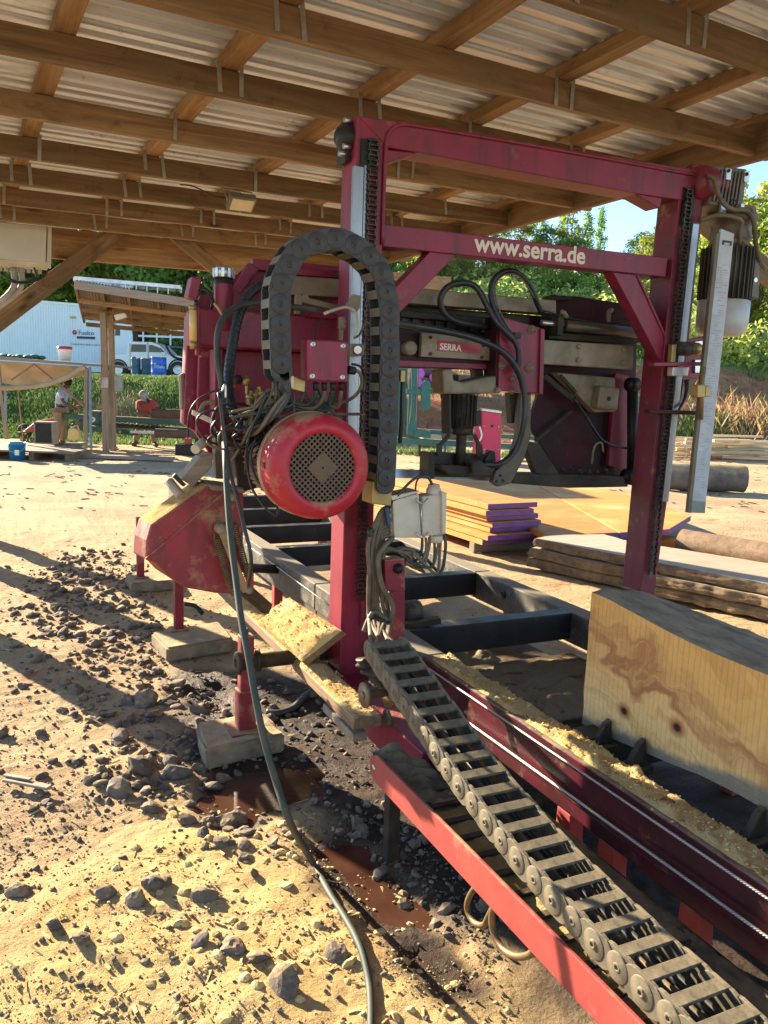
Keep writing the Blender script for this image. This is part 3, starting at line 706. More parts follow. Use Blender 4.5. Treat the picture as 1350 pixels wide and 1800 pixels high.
# ---------------------------------------------------------------- plank, chute and sawdust
pk=thing('sawdust_plank','long weathered plank thick with sawdust along the outer side of the sawmill','plank',(1.2,3.4,.35))
a0=PZ(383,1048,.4);a1=PZ(621,1263,.4);b1=PZ(672,1258,.4)
xo=(PZ(455,1100,.4).x+a1.x)/2; xi=b1.x+.005
mb=MB(); mb.box((xo,a1.y,.352),(xi,5.0,.4)); mb.build('board',PLANKM,pk,.004)
def dustbed(x0,x1,y0,y1,z,h,name,parent=None,step=.008,seed=0,edge=.02,zf=None):
    nx=max(3,int((x1-x0)/step)); ny=max(3,int((y1-y0)/step)); vs=[];fs=[]
    for j in range(ny+1):
        for i in range(nx+1):
            x=x0+(x1-x0)*i/nx;y=y0+(y1-y0)*j/ny
            e=min(i,nx-i)*(x1-x0)/nx; e2=min(j,ny-j)*(y1-y0)/ny
            k=min(1,e/edge)*min(1,e2/edge); k=k*(2-k)
            n_=.55+.75*noise.fractal(V((x*9+seed,y*9,0)),1,2,4)+.35*noise.noise(V((x*60,y*60,seed)))
            hh=h*k*max(0,n_)*(1+.5*noise.noise(V((x*25,y*25,seed+4))))
            vs.append((x,y,(z if zf is None else z+zf(x,y))+hh-.003))
    fs=[(j*(nx+1)+i,j*(nx+1)+i+1,(j+1)*(nx+1)+i+1,(j+1)*(nx+1)+i) for j in range(ny) for i in range(nx)]
    mb=MB(); mb.add(vs,fs,True); return mb.build(name,SAWD,parent,recalc=False,merge=False)
dustbed(xo+.001,xi-.001,a1.y+.002,4.6,.4,.016,'sawdust',pk,.008,3)
mb=MB(); mb.bar((xo+.02,a1.y-.02,.33),(xo+.02,a1.y+.3,.33),.06,.035); mb.build('support_block',GREYW,pk,.004)
def crumbs(name,n,fn,parent,rmax=.006,seed=1):
    rq=random.Random(seed); mb=MB()
    for _ in range(n): put_stone(mb,fn(rq),min(rmax,.0014+rq.expovariate(1/.0013)),rq,True)
    o=mb.build(name,SAWDP,parent,recalc=False,merge=False); o['kind']='stuff'; return o
crumbs('sawdust_crumbs',700,lambda q:V((q.uniform(xo,xi),a1.y+2.0*q.random()**1.3,.404+.012*q.random())),pk,seed=4)
# tilted chute plate heaped with sawdust
ch=thing('sawdust_chute','tilted steel chute plate heaped with golden sawdust beside the near post','chute',(1.25,3.4,.45))
c1=PZ(453,1094,.45);c2=PZ(530,1163,.45);c4=PZ(508,1050,.60);c3=PZ(600,1108,.60)
mb=MB(); nrm=(c2-c1).cross(c4-c1).normalized(); nrm=nrm if nrm.z>0 else -nrm
mb.prism([c1,c2,c3,c4],-nrm*.035); mb.build('chute_plate',PLANKM,ch,.004)
vs=[];n=44
for j in range(n+1):
    for i in range(n+1):
        u=i/n;v=j/n; p=(c1*(1-u)+c2*u)*(1-v)+(c4*(1-u)+c3*u)*v
        k=min(1,min(i,n-i)/n/.08)*min(1,min(j,n-j)/n/.08)
        hgt=.004+k*(.018+.022*math.sin(math.pi*u)*math.sin(math.pi*v)+.012*noise.fractal(p*11,1,2,4)+.004*noise.noise(p*70))
        if i in(0,n) or j in (0,n): hgt=-.002
        vs.append(p+nrm*hgt)
mb=MB(); mb.add(vs,[(j*(n+1)+i,j*(n+1)+i+1,(j+1)*(n+1)+i+1,(j+1)*(n+1)+i) for j in range(n) for i in range(n)],True); mb.build('sawdust',SAWD,ch); CV=vs; crumbs('sawdust_crumbs',600,lambda q:CV[q.randrange(len(CV))]+V((q.uniform(-.006,.006),q.uniform(-.006,.006),.002)),ch,seed=9)
o=dustbed(RX0+.012,RX1+.012,-.55,2.96,RZ1,.028,'sawdust_ridge',None,.009,8,.02); tag(o,'golden sawdust piled in a ridge along the top of the near rail','sawdust',kind='stuff'); RV=[v.co.copy() for v in o.data.vertices]; tag(crumbs('ridge_crumbs',2200,lambda q:RV[q.randrange(len(RV))]+V((q.uniform(-.01,.006),q.uniform(-.006,.006),.002)),None,.008,13),'loose flecks of sawdust spilling along the near rail','sawdust')
o=dustbed(RX1+.02,FX0-.02,2.63,3.3,.285,.022,'sump_sawdust',None,.012,21,.06); o.data.materials[0]=mk('wet_sawdust',(.07,.053,.03,1),(.025,.021,.016,1),.5,scale=8,bump=.8,bscale=90,dust=.66,dcol=(.2,.15,.08,1)); tag(o,'dark wet sawdust lying in the sump tray between the rails','sawdust',kind='stuff')
WETS=o.data.materials[0]
o=dustbed(RX1+.06,2.4,3.5,4.28,.215,.05,'sump_sawdust',None,.012,31,.1); o.data.materials[0]=WETS; tag(o,'heap of wet sawdust farther back between the black crossmembers','sawdust',kind='stuff')
o=dustbed(TR+.005,1.38,.2,yend-.05,.272,.02,'tray_sawdust',None,.012,41,.02); tag(o,'sawdust lying between the rungs of the cable tray','sawdust',kind='stuff')
o=dustbed(1.505,1.57,-.5,2.9,.287,.014,'rail_sawdust',None,.01,51,.01); o.data.materials[0]=mk('damp_sawdust',(.26,.2,.11,1),(.08,.06,.04,1),.8,scale=12,bump=.8,bscale=90); tag(o,'damp sawdust on the narrow guide rail beside the cable tray','sawdust',kind='stuff')
# caked dirty flap at the head of the tray
vs=[];n=30
for j in range(n+1):
    for i in range(n+1):
        u=i/n;w=j/n; x=TR+.004+.22*u; y=yend+.03-.24*w-.1*u
        z=.372-.085*u**.7+.05*math.sin(u*3.1)*(1-w)+.014*math.sin(w*30+u*6)*(1-u*.5)+.02*noise.fractal(V((x*16,y*16,2)),1,2,4)-.05*w*w
        vs.append((x,y,max(z,.276)))
mb=MB(); mb.add(vs,[(j*(n+1)+i,j*(n+1)+i+1,(j+1)*(n+1)+i+1,(j+1)*(n+1)+i) for j in range(n) for i in range(n)],True); mb.build('caked_flap',bpy.data.materials['damp_sawdust'],bed,recalc=False)
# ---------------------------------------------------------------- the cant on the bed
def _ct():
    t=NT('sawn_cant'); v=t.mapping(); sx=t.n('ShaderNodeSeparateXYZ'); t.l(t.tc.outputs['Object'],sx.inputs[0])
    Y,Z=sx.outputs[1],sx.outputs[2]
    wv=t.noise(t.mapping((1,2.3,3.2)),1.0,4,.55,.4)
    zz=t.math('ADD',t.math('MULTIPLY',Z,1.0),t.math('MULTIPLY',wv,.55)); zz=t.math('ADD',zz,t.math('MULTIPLY',Y,-.38))
    lines=t.n('ShaderNodeTexWave',wave_type='BANDS',bands_direction='Z'); lines.inputs['Scale'].default_value=11; lines.inputs['Distortion'].default_value=7; lines.inputs['Detail'].default_value=4
    cb=t.n('ShaderNodeCombineXYZ'); t.l(zz,cb.inputs[2]); t.l(t.math('MULTIPLY',Y,.15),cb.inputs[1]); t.l(cb.outputs[0],lines.inputs[0])
    zone=t.ramp(t.math('ADD',zz,t.math('MULTIPLY',t.noise(v,3,5,.6),.12)),[(.30,0.),(.62,1.)])
    base=t.mix(zone,(.80,.56,.26,1),(.74,.40,.115,1)); base=t.mix(t.math('MULTIPLY',lines.outputs['Fac'],.28),base,(.68,.42,.16,1))
    n2=t.noise(cb.outputs[0],13,6,.65)
    base=t.mix(t.ramp(n2,[(.45,0.),(.7,1.)]),base,(.58,.29,.075,1))
    heart=t.ramp(zz,[(.395,0.),(.43,1.),(.50,1.),(.535,0.)])
    base=t.mix(t.math('MULTIPLY',heart,t.ramp(n2,[(.38,.0),(.62,.92)])),base,(.38,.15,.065,1))
    # vertical saw marks
    sw=t.n('ShaderNodeTexWave',wave_type='BANDS',bands_direction='Y'); sw.inputs['Scale'].default_value=15; sw.inputs['Distortion'].default_value=3.2; sw.inputs['Detail'].default_value=3; t.l(t.mapping((1,1,.12)),sw.inputs[0])
    swf=t.ramp(sw.outputs['Fac'],[(.0,0.),(.25,1.)])
    base=t.mix(t.math('MULTIPLY',t.math('SUBTRACT',1.0,swf),t.math('MULTIPLY',n2,.42)),base,(.40,.20,.07,1))
    for (ky,kz,r) in KN:
        dy=t.math('MULTIPLY',t.math('SUBTRACT',Y,ky),.8); dz=t.math('SUBTRACT',Z,kz)
        d=t.math('SQRT',t.math('ADD',t.math('MULTIPLY',dy,dy),t.math('MULTIPLY',dz,dz)))
        base=t.mix(t.ramp(d,[(r,1.),(r*2.6,0.)]),base,(.33,.13,.045,1)); base=t.mix(t.ramp(d,[(r*.7,1.),(r*1.0,0.)]),base,(.035,.02,.014,1))
    # grey wane along the lower front edge
    gz=t.math('ADD',t.math('ADD',Z,t.math('MULTIPLY',Y,.127)),t.math('MULTIPLY',t.math('SUBTRACT',t.noise(v,7,5,.6),.5),.09))
    gf=t.ramp(gz,[(WANE-.012,1.),(WANE+.012,0.)])
    base=t.mix(gf,base,t.mix(t.noise(t.mapping((30,30,160)),1,6,.7),(.12,.105,.085,1),(.36,.29,.19,1)))
    b=t.bump(swf,.35,.004); b=t.bump(t.noise(v,120,5,.7),.25,.003,b)
    return t.fin(base,.75,0,b,.2)
cl=thing('timber_cant','thick freshly sawn cant with wavy grain and two knots lying on the sawmill bed','timber',(1.87,1.6,.48))
XT=1.85
top=[(1040,1041),(1067,1052),(1102,1071),(1137,1090),(1176,1111),(1216,1131),(1266,1153),(1350,1187),(1450,1228),(1600,1300)]
bot=[(1028,1275),(1065,1294),(1100,1308),(1180,1343),(1230,1362),(1290,1392),(1350,1426),(1450,1490),(1600,1600)]
TP=[PX(x,y,XT) for x,y in top]; BP=[PX(x,y,XT) for x,y in bot]
k1=PX(1097,1250,XT); k2=PX(1190,1279,XT); loc=V((1.87,1.6,.48))
KN=[((k1-loc).y,(k1-loc).z,.013),((k2-loc).y,(k2-loc).z,.014)]
wq=PX(1200,1343,XT)-loc; WANE=wq.z+.127*wq.y+.022
CANT=_ct()
BARK=mk('rough_grey_bark',(.24,.205,.15,1),(.10,.085,.065,1),.95,scale=11,st=(1.6,.35,1.6),dust=.56,dcol=(.34,.27,.17,1),bump=1.0,bscale=38,up=.2)
THK=.235
KP=[PX(x,y,XT+THK) for x,y in ((1097,1028),(1225,1075),(1350,1122),(1450,1168),(1620,1260))]
ys_=[TP[0].y-(TP[0].y-TP[-1].y)*i/46 for i in range(47)]
def ip(P,y):
    for a,b in zip(P,P[1:]):
        if a.y>=y>=b.y: return a.z+(b.z-a.z)*(a.y-y)/(a.y-b.y+1e-9)
    return P[-1].z if y<P[-1].y else P[0].z
def ipk(y): return ip(KP,min(y,KP[0].y))
mb=MB(); vs=[];NV=9
for y in ys_:
    zt,zb=ip(TP,y),ip(BP,y)
    for k in range(NV): 
        s=k/(NV-1); vs.append((XT+.0015*noise.noise(V((y*30,s*4,0))),y+(0 if y!=ys_[0] else .012*noise.noise(V((0,s*5,2)))),zb+(zt-zb)*s))
fs=[(i*NV+k,(i+1)*NV+k,(i+1)*NV+k+1,i*NV+k+1) for i in range(46) for k in range(NV-1)]
mb.add(vs,fs,False,0)
# back face, bottom, ends
bk=[];NT_=8
tv=[]
for y in ys_:
    zt=ip(TP,y)
    for k in range(NT_+1):
        s=k/NT_; x=XT+THK*s; z=zt*(1-s)+ipk(y)*s+.012*math.sin(s*math.pi)+.012*noise.fractal(V((x*14,y*9,0)),1,2,4)*(0 if k==0 else 1); tv.append((x,y,z))
mb.add(tv,[(i*(NT_+1)+k,i*(NT_+1)+k+1,(i+1)*(NT_+1)+k+1,(i+1)*(NT_+1)+k) for i in range(46) for k in range(NT_)],True,1)
bv=[]
for i,y in enumerate(ys_):
    bv+= [(XT,y,ip(BP,y)),(XT+THK,y,ip(BP,y)),tv[i*(NT_+1)+NT_]]
mb.add(bv,[(i*3,i*3+1,i*3+4,i*3+3) for i in range(46)]+[(i*3+1,i*3+2,i*3+5,i*3+4) for i in range(46)],False,1)
mb.add([bv[0],bv[1]]+[tv[k] for k in range(NT_,-1,-1)],[list(range(2+NT_+1))],False,0)
e=46; mb.add([bv[e*3],bv[e*3+1]]+[tv[e*(NT_+1)+k] for k in range(NT_,-1,-1)],[list(range(2+NT_+1))],False,0)
mb.build('sawn_timber',[CANT,BARK],cl)
# ================================================================== CARRIAGE / GANTRY
YG=3.25
car=thing('sawmill_carriage','dark red gantry frame and saw head of the sawmill with web address in cream letters','sawmill carriage',(1.4,3.3,.2))
def PL(name,pix,y,d,mat,parent=car,bevel=.004): return plate(name,pix,y,d,mat,parent,bevel)
post=PL('post',[(628,203),(677,211),(672,430),(648,1203),(597,1188),(611,700)],YG,.15,REDD if False else RED)
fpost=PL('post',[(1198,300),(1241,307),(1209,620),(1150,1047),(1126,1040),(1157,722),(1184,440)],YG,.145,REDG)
tb=PL('top_beam',[(630,203),(1240,301),(1200,352),(1117,340),(730,267),(682,259)],YG-.004,.14,RED)
PL('gusset',[(676,262),(735,269),(676,288)],YG+.01,.1,RED); PL('gusset',[(1112,339),(1165,342),(1160,366)],YG+.01,.1,RED)
bar=PL('lower_beam',[(672,393),(1174,453),(1170,487),(672,433)],YG-.002,.1,RED)
PL('brace',[(757,441),(803,447),(697,556),(686,515)],YG+.012,.075,RED)
PL('brace',[(1077,478),(1119,483),(1176,606),(1166,640),(1157,628)],YG+.012,.075,RED)
PL('brace_lip',[(1119,483),(1124,485),(1180,606),(1175,606)],YG+.004,.008,RED)
# rolled weld bead round the inner edge of the frame
mb=MB(); mb.tube([PY(672,430,YG-.006),PY(675,330,YG-.006),PY(679,250,YG-.006),PY(688,228,YG-.006),PY(708,219,YG-.006),PY(760,226,YG-.006),PY(960,260,YG-.006),PY(1190,302,YG-.006),PY(1236,310,YG-.006)],.009,8,4); mb.build('edge_bead',RED,tb)
mb=MB(); mb.prism([PY(x,y,YG-.010) for x,y in ((636,243),(666,247),(660,300),(634,296))],(0,.008,0)); mb.build('chain_slot',BLK,post)
mb=MB(); mb.prism([PY(x,y,YG-.010) for x,y in ((1203,328),(1222,331),(1216,398),(1196,395))],(0,.008,0)); mb.build('chain_slot',BLK,fpost)
# linear guides
def guide(pix,parent,y=YG-.03,d=.028):
    mb=MB(); P=[PY(px,py,y) for px,py in pix]; mb.prism(P,(0,d,0)); o=mb.build('linear_guide',GUIDE,parent,.003)
    return o
guide([(623,290),(640,293),(627,800),(611,800)],post)
guide([(1219,392),(1230,393),(1175,882),(1165,882)],fpost)
mb=MB(); mb.prism([PY(x,y,YG-.014) for x,y in ((641,290),(645,290),(630,800),(627,800))],(0,.012,0)); mb.build('guide_rib',GUIDE,post)
def rchain(p,q,parent,w=.03,pitch=.0195):
    p=V(p);q=V(q);L=(q-p).length;d=(q-p)/L;n=int(L/pitch);sx=d.cross(V((0,1,0))).normalized()
    mb=MB()
    for k in range(n):
        c=p+d*(k+.5)*pitch; ww=w*(.5 if k%2 else .36)
        for s in (-1,1): mb.bar(c-d*pitch*.72+sx*s*ww,c+d*pitch*.72+sx*s*ww,.003,.014,up=(0,1,0))
        mb.cyl(p+d*k*pitch-sx*w*.62,p+d*k*pitch+sx*w*.62,.005,.005,6)
    return mb.build('roller_chain',CHAIN,parent,merge=False)
rchain(PY(657,246,YG-.018),PY(634,1060,YG-.018),post,.042); rchain(PY(1212,333,YG-.018),PY(1145,1010,YG-.018),fpost,.04)
PL('chain_channel',[(664,300),(669,300),(640,1100),(634,1100)],YG-.012,.01,RED,post,.001)
# bearing block on the near top corner
bx=PY(607,245,YG+.07)
mb=MB(); mb.prism([PY(x,y,YG+.05) for x,y in ((628,212),(628,280),(606,285),(605,214))],(0,.09,0)); mb.build('bearing_plate',BLK,car,.004)
mb=MB(); c=PY(613,243,YG+.08); mb.lathe([(0,-.055),(.03,-.055),(.04,-.04),(.055,-.035),(.06,-.01),(.06,.02)],c,(1,0,0),24); mb.build('bearing',BLK,car)
mb=MB()
for (x,y) in ((613,212),(611,258),(603,271)):
    c=PY(x,y,YG+.04); mb.cyl(c-V((.02,0,0)),c+V((.012,0,0)),.011,.011,6)
mb.build('bolt',ZINC,car)
# web address on the lower beam
a=PY(834,442,YG-.0035); b=PY(1029,465,YG-.0035); L=(b-a).length
text_obj('www.serra.de','lettering',LETTER,bar,PY(834,441,YG-.0035),b-a,(0,0,1),.147,.0035)
lt=bar.children[-1]; w=max((v.co.x for v in lt.data.vertices))-min((v.co.x for v in lt.data.vertices)); k=L/w
o0=PY(834,441,YG-.0035)-car.location
for v in lt.data.vertices: v.co=o0+(v.co-o0)*k
# far top corner drive: flange, gearbox and hanging motor
c=PY(1226,322,YG+.03)
mb=MB(); mb.lathe([(.0,-.05),(.085,-.05),(.092,-.03),(.092,.06),(.085,.075),(.07,.08),(.07,.16)],c,(1,0,0),32); mb.build('drive_flange',RED,car)
YM=3.22
gm_=PL('gearbox',[(1256,290),(1314,297),(1305,372),(1246,360)],YM,.16,GREYM,car,.008)
mb=MB()
for k in range(8):
    t=.12+k*.105; mb.prism([PY(1256+58*t,296+7*t,YM-.012),PY(1256+58*t+3,296+7*t+.4,YM-.012),PY(1247+58*t+3,352+9*t,YM-.012),PY(1247+58*t,352+9*t,YM-.012)],(0,.012,0))
mb.build('fin',GREYM,gm_,.001)
mb=MB()
for x,y in ((1281,306),(1313,310),(1272,364),(1306,368)):
    c=PY(x,y,YM-.016); 
    for s in range(1): mb.box(c+V((-.017,-.002,-.028)),c+V((.017,.014,.028)))
mb.build('corner_bolt_boss',ALU,gm_,.003)
mb=MB()
for x,y in ((1281,300),(1313,306)): mb.cyl(PY(x,y,YM-.026),PY(x,y,YM-.017),.009,.009,12)
c=PY(1288,358,YM-.006); mb.lathe([(.016,0),(.016,-.008),(.022,-.008),(.022,0)],c,(0,1,0),16); mb.build('bolt',BLK,gm_)
ctr=PY(1278,470,YM+.09); sc=depth(ctr)/F
def mz(y): return PY(1278,y,YM+.09).z
mb=MB(); mb.lathe([(0,mz(366)),(38*sc,mz(366)),(38*sc,mz(374)),(43*sc,mz(378)),(43*sc,mz(388)),(36*sc,mz(392)),(33*sc,mz(404)),(36*sc,mz(420)),(30*sc,mz(428))],(ctr.x+.002,ctr.y,0),(0,0,1),32); mb.build('motor_flange',GREYM,car)
hm_=MB(); hm_.lathe([(0,mz(420)),(30*sc,mz(420)),(40*sc,mz(440)),(40*sc,mz(530)),(0,mz(530))],(ctr.x-.0,ctr.y,0),(0,0,1),32)
for k in range(30):
    g=2*math.pi*k/30; d=V((math.cos(g),math.sin(g),0)); hm_.bar(V((ctr.x,ctr.y,mz(438)))+d*41*sc,V((ctr.x,ctr.y,mz(528)))+d*41*sc,.004,.028,up=d)
lm=hm_.build('lift_motor',BLK if False else mk('brown_black_motor',(.05,.042,.034,1),(.1,.08,.06,1),.5,.2,scale=9,dust=.66),car)
mb=MB(); mb.lathe([(41*sc,mz(529)),(44*sc,mz(531)),(44*sc,mz(570)),(40*sc,mz(586)),(30*sc,mz(592)),(0,mz(592))],(ctr.x,ctr.y,0),(0,0,1),36); mb.build('fan_cover',mk('pale_grey_paint',(.5,.5,.48,1),(.38,.37,.34,1),.35,scale=7,dust=.75),lm)
PL('terminal_box',[(1312,455),(1336,458),(1334,526),(1316,520)],YM-.02,.12,GREYM,car,.005)
c=PY(1329,492,YM-.03); mb=MB(); mb.cyl(c,c+V((0,.02,0)),.012,.012,14); mb.build('gland',ALU,car)
PL('mount_lug',[(1300,440),(1318,447),(1316,465),(1300,468)],YM-.01,.08,ALU,car,.004)
mb=MB(); mb.tube([PY(1243,308,YM-.04),PY(1255,315,YM-.06),PY(1262,340,YM-.06),PY(1272,358,YM-.06),PY(1288,368,YM-.06),PY(1312,370,YM-.05),PY(1325,390,YM-.04),PY(1329,430,YM-.03),PY(1336,460,YM-.02),PY(1346,472,YM+.02)],.0125,8,4); mb.build('cable',CABD,car)
mb=MB(); mb.tube([PY(1230,388,YM-.02),PY(1262,378,YM-.06),PY(1300,385,YM-.05),PY(1302,400,YM-.03),PY(1300,430,YM-.02)],.011,8,4); mb.build('cable',CABD,car)
# ruler
RY=3.08
rul=PL('ruler',[(1268,402),(1291,411),(1290,418),(1239,902),(1213,901),(1266,410)],RY,.012,mk('dull_white_scale',(.5,.51,.52,1),(.36,.36,.35,1),.5,scale=8,dust=.72),car,.002)
PL('ruler_channel',[(1260,410),(1267,408),(1215,902),(1209,901)],RY-.004,.02,BRASS if False else mk('brown_channel',(.16,.12,.075,1),(.1,.075,.05,1),.5,.2,scale=8),rul,.002)
mb=MB(); rs=random.Random(4)
for k in range(96):
    t=.10+.86*k/95; xl=1266+(1215-1266)*t+3; xr=1291+(1240-1291)*t-2; y=412+(902-412)*t
    L=rs.choice((.3,.45,.8,.6))
    xl+=rs.choice((0,0,4,8))
    p=PY(xl,y,RY-.0015); q=PY(min(xl+(xr-xl)*L,xr),y+1.5*L,RY-.0015)
    if rs.random()<.14: continue
    mb.bar(p,q,.0015,.0022,up=(0,0,1))
mb.build('scale_markings',mk('grey_ink',(.24,.23,.24,1),(.36,.35,.36,1),.6,scale=60),rul,merge=False)
PL('maker_plate',[(1271,422),(1287,424),(1286,432),(1270,430)],RY-.003,.002,BLK,rul,0)
text_obj('SERRA','lettering',WHITEP,rul,PY(1272.5,430,RY-.0035),PY(1285,430,RY)-PY(1272.5,429,RY),(0,0,1),.0135,.0003)
PL('ruler_end',[(1216,880),(1241,882),(1239,902),(1213,901)],RY-.002,.0018,mk('grey_green_tape',(.3,.32,.27,1),None,.6),rul,0)
# right hand brackets
mb=MB()
br=PL('ruler_bracket',[(1196,598),(1243,590),(1240,668),(1196,664)],YG+.06,.012,RED)
PL('bracket_arm',[(1150,637),(1245,636),(1245,643),(1150,644)],YG-.09,.05,RED); PL('bracket_arm',[(1142,720),(1234,723),(1234,730),(1142,727)],YG-.09,.04,REDK)
mb=MB(); mb.cyl(PY(1236,645,RY-.03),PY(1232,738,RY-.03),.012,.012,12); mb.build('ruler_rod',BRASS,car)
PL('rod_clamp',[(1227,676),(1241,676),(1240,699),(1226,699)],RY-.055,.05,BRASS,car,.005); PL('rod_knob',[(1241,677),(1249,678),(1248,697),(1240,698)],RY-.045,.03,BRASS,car,.004)
c=PY(1200,613,YG-.03); mb=MB(); mb.lathe([(0,-.05),(.03,-.05),(.036,-.03),(.036,.04),(0,.04)],c,(1,0,0),20); mb.build('guide_roller',GRIME,car)
c=PY(1210,613,YG-.03); mb=MB(); mb.lathe([(0,-.01),(.034,-.01),(.034,.06),(.028,.075),(0,.075)],c,(1,0,0),20); mb.build('guide_roller',BRASS,car)
PL('slide_block',[(1183,645),(1212,645),(1209,661),(1182,661)],YG-.06,.04,ALU,car,.003); PL('slide_block',[(1182,605),(1190,605),(1187,637),(1180,637)],YG-.05,.03,BRASS,car,.003)
mb=MB(); mb.tube([PY(1207,668,YG-.02),PY(1208,680,YG-.02),PY(1204,700,YG-.03),PY(1196,716,YG-.05),PY(1192,724,YG-.08)],[.014,.012,.008,.007,.007],8,4); mb.build('cable',RUB,car)
PL('slide_lug',[(1222,600),(1238,598),(1236,612),(1222,614)],YG+.045,.02,ZINC,br,.003); PL('slide_lug',[(1222,632),(1236,632),(1236,656),(1222,656)],YG+.045,.02,ZINC,br,.003)

# ------------------------------------------------------------------ SAW HEAD
YB=3.82      # back panel
YF=3.5       # front of the head
back=PL('back_panel',[(352,520),(382,510),(442,462),(520,470),(640,480),(700,494),(700,640),(690,790),(600,800),(480,810),(385,800),(330,748),(335,560)],YB,.03,RED,car,.003)
mb=MB(); mb.bar(PY(394,548,YB-.02),PY(444,468,YB-.02),.05,.05,up=(0,1,0)); mb.bar(PY(442,465,YB-.02),PY(640,482,YB-.02),.05,.04,up=(0,1,0)); mb.build('panel_flange',RED,back,.004)
mb=MB(); mb.tube([PY(420,515,YB-.05),PY(455,472,YB-.05)],.005,6,1); mb.build('panel_rib',RED,back)
door=PL('side_door',[(330,553),(352,546),(345,760),(322,745)],YB-.05,.08,RED,car,.006)
PL('door_bulge',[(318,660),(324,655),(325,715),(320,720)],YB-.04,.06,mk('olive_grey',(.16,.12,.07,1),None,.6),door,.004)
PL('side_panel',[(352,560),(392,566),(388,760),(398,842),(345,762)],YB-.12,.03,RED,car,.004)
PL('head_beam',[(348,540),(392,546),(640,560),(640,622),(560,618),(400,612),(348,606)],YF+.02,.25,RED,car,.008)
PL('head_tube',[(377,612),(392,612),(392,770),(377,770)],YF+.07,.1,RED,car,.006)
PL('inner_panel',[(392,616),(640,625),(640,790),(500,800),(392,760)],YB-.09,.03,REDK if False else RED,car,.004)
mb=MB()
p=PY(393,540,YF+.05); q=PY(393,494,YF+.05); sc=depth(p)/F
mb.lathe([(0,0),(17*sc,0),(17*sc,(q-p).length)],p-V((0,0,.1)),(0,0,1),28); mb.lathe([(17*sc,0),(17*sc,.1)],q-V((0,0,.1)),(0,0,1),28); tk=mb.build('tank',RED,car)
z0=q.z
mb=MB(); mb.lathe([(17.3*sc,-.015),(17.3*sc,.012),(15*sc,.012)],(q.x,q.y,z0),(0,0,1),28); mb.build('tank_band',BLK,tk)
mb=MB(); mb.lathe([(15*sc,.012),(17*sc,.014),(17*sc,.05),(14*sc,.056),(0,.056)],(q.x,q.y,z0),(0,0,1),28)
for k in range(10):
    g=k*.628; d=V((math.cos(g),math.sin(g),0)); mb.bar(V((q.x,q.y,z0+.014))+d*17.6*sc,V((q.x,q.y,z0+.05))+d*17.6*sc,.012,.005,up=d)
mb.build('cap',ZINC,tk)
mb=MB(); c=PY(340,507,YF); mb.prism([PY(x,y,YF) for x,y in ((330,522),(338,485),(355,490),(347,527))],(0,.09,0)); mb.build('lamp_box',RED,car,.006)
mb=MB(); mb.tube([PY(345,527,YF+.03),PY(343,540,YF+.03),PY(342,552,YF+.03)],.008,8,2); mb.tube([PY(348,508,YF+.03),PY(365,512,YF+.02),PY(374,528,YF+.03),PY(372,542,YF+.05)],.008,8,3); mb.build('cable',RUB,car)
mb=MB(); mb.tube([PY(376,533,YF-.05),PY(386,545,YF-.05),PY(392,558,YF-.05)],[.004,.008,.005],8,2); mb.build('cable_stub',mk('tan_strap',(.5,.36,.16,1),None,.6),car)
mb=MB(); mb.cyl(PY(339,545,YF-.02),PY(340,600,YF-.02),.016,.016,14); sg=mb.build('oil_sight_glass',mk('amber_glass',(.62,.36,.10,1),(.7,.5,.22,1),.15,scale=6,bump=.02),car)
mb=MB(); mb.cyl(PY(340,600,YF-.02),PY(340,614,YF-.02),.018,.014,12); mb.cyl(PY(339,537,YF-.02),PY(339,545,YF-.02),.017,.017,12); mb.build('fitting',BRASS,sg)
mb=MB(); mb.box(PY(345,616,YF)+V((0,0,-.02)),PY(349,540,YF+.03)); mb.build('glass_holder',RED,sg,.003)
PL('lock_block',[(352,617),(370,617),(368,628),(354,628)],YF,.05,RED,car,.004)
# beige machined beam along the top of the head
PL('beige_beam',[(500,483),(640,493),(728,506),(978,528),(978,552),(728,534),(640,524),(500,518)],YF+.04,.12,BEIGE,car,.005)
PL('red_lip',[(500,470),(640,478),(640,491),(500,482)],YF+.03,.05,RED,car,.004)
PL('beige_bracket',[(520,516),(534,520),(528,552),(519,552)],YF+.01,.02,BEIGE,car,.003); PL('beige_arm',[(530,520),(600,538),(600,548),(534,532)],YF,.02,BEIGE,car,.003)
mb=MB(); c=PY(538,523,YF-.01); mb.cyl(c,c+V((0,.03,0)),.014,.014,12); mb.build('pivot_bolt',BEIGE,car)
PL('red_shelf',[(540,557),(552,549),(600,552),(600,562)],YF-.03,.05,RED,car,.003)
# dark slide zone under the beam
PL('slide_back',[(694,536),(930,556),(930,600),(694,582)],YF+.14,.03,GRIME,car,.004)
mb=MB()
for k in range(9):
    x=706+k*20; mb.prism([PY(x,545+k*1.7,YF+.12),PY(x+11,546+k*1.7,YF+.12),PY(x+11,575+k*1.7,YF+.12),PY(x,574+k*1.7,YF+.12)],(0,.018,0))
mb.build('slide_teeth',BLK,car,.003)
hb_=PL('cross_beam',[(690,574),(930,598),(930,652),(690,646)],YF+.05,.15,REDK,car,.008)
PL('lower_strip',[(690,632),(880,641),(880,650),(690,644)],YF+.035,.014,RED,hb_,.003)
sp_=PL('beige_plate',[(742,584),(866,597),(866,634),(740,627)],YF+.01,.03,BEIGE,hb_,.004)
lab=PL('name_plate',[(770,598),(846,606),(845,622),(769,617)],YF+.007,.0025,mk('label_red',(.42,.03,.05,1),(.34,.03,.04,1),.4,scale=20),sp_,0)
a=PY(773,614,YF+.0065);b=PY(811,617.5,YF+.0065)
text_obj('SERRA','lettering',WHITEP,lab,a,b-a,(0,0,1),.046,.0012)
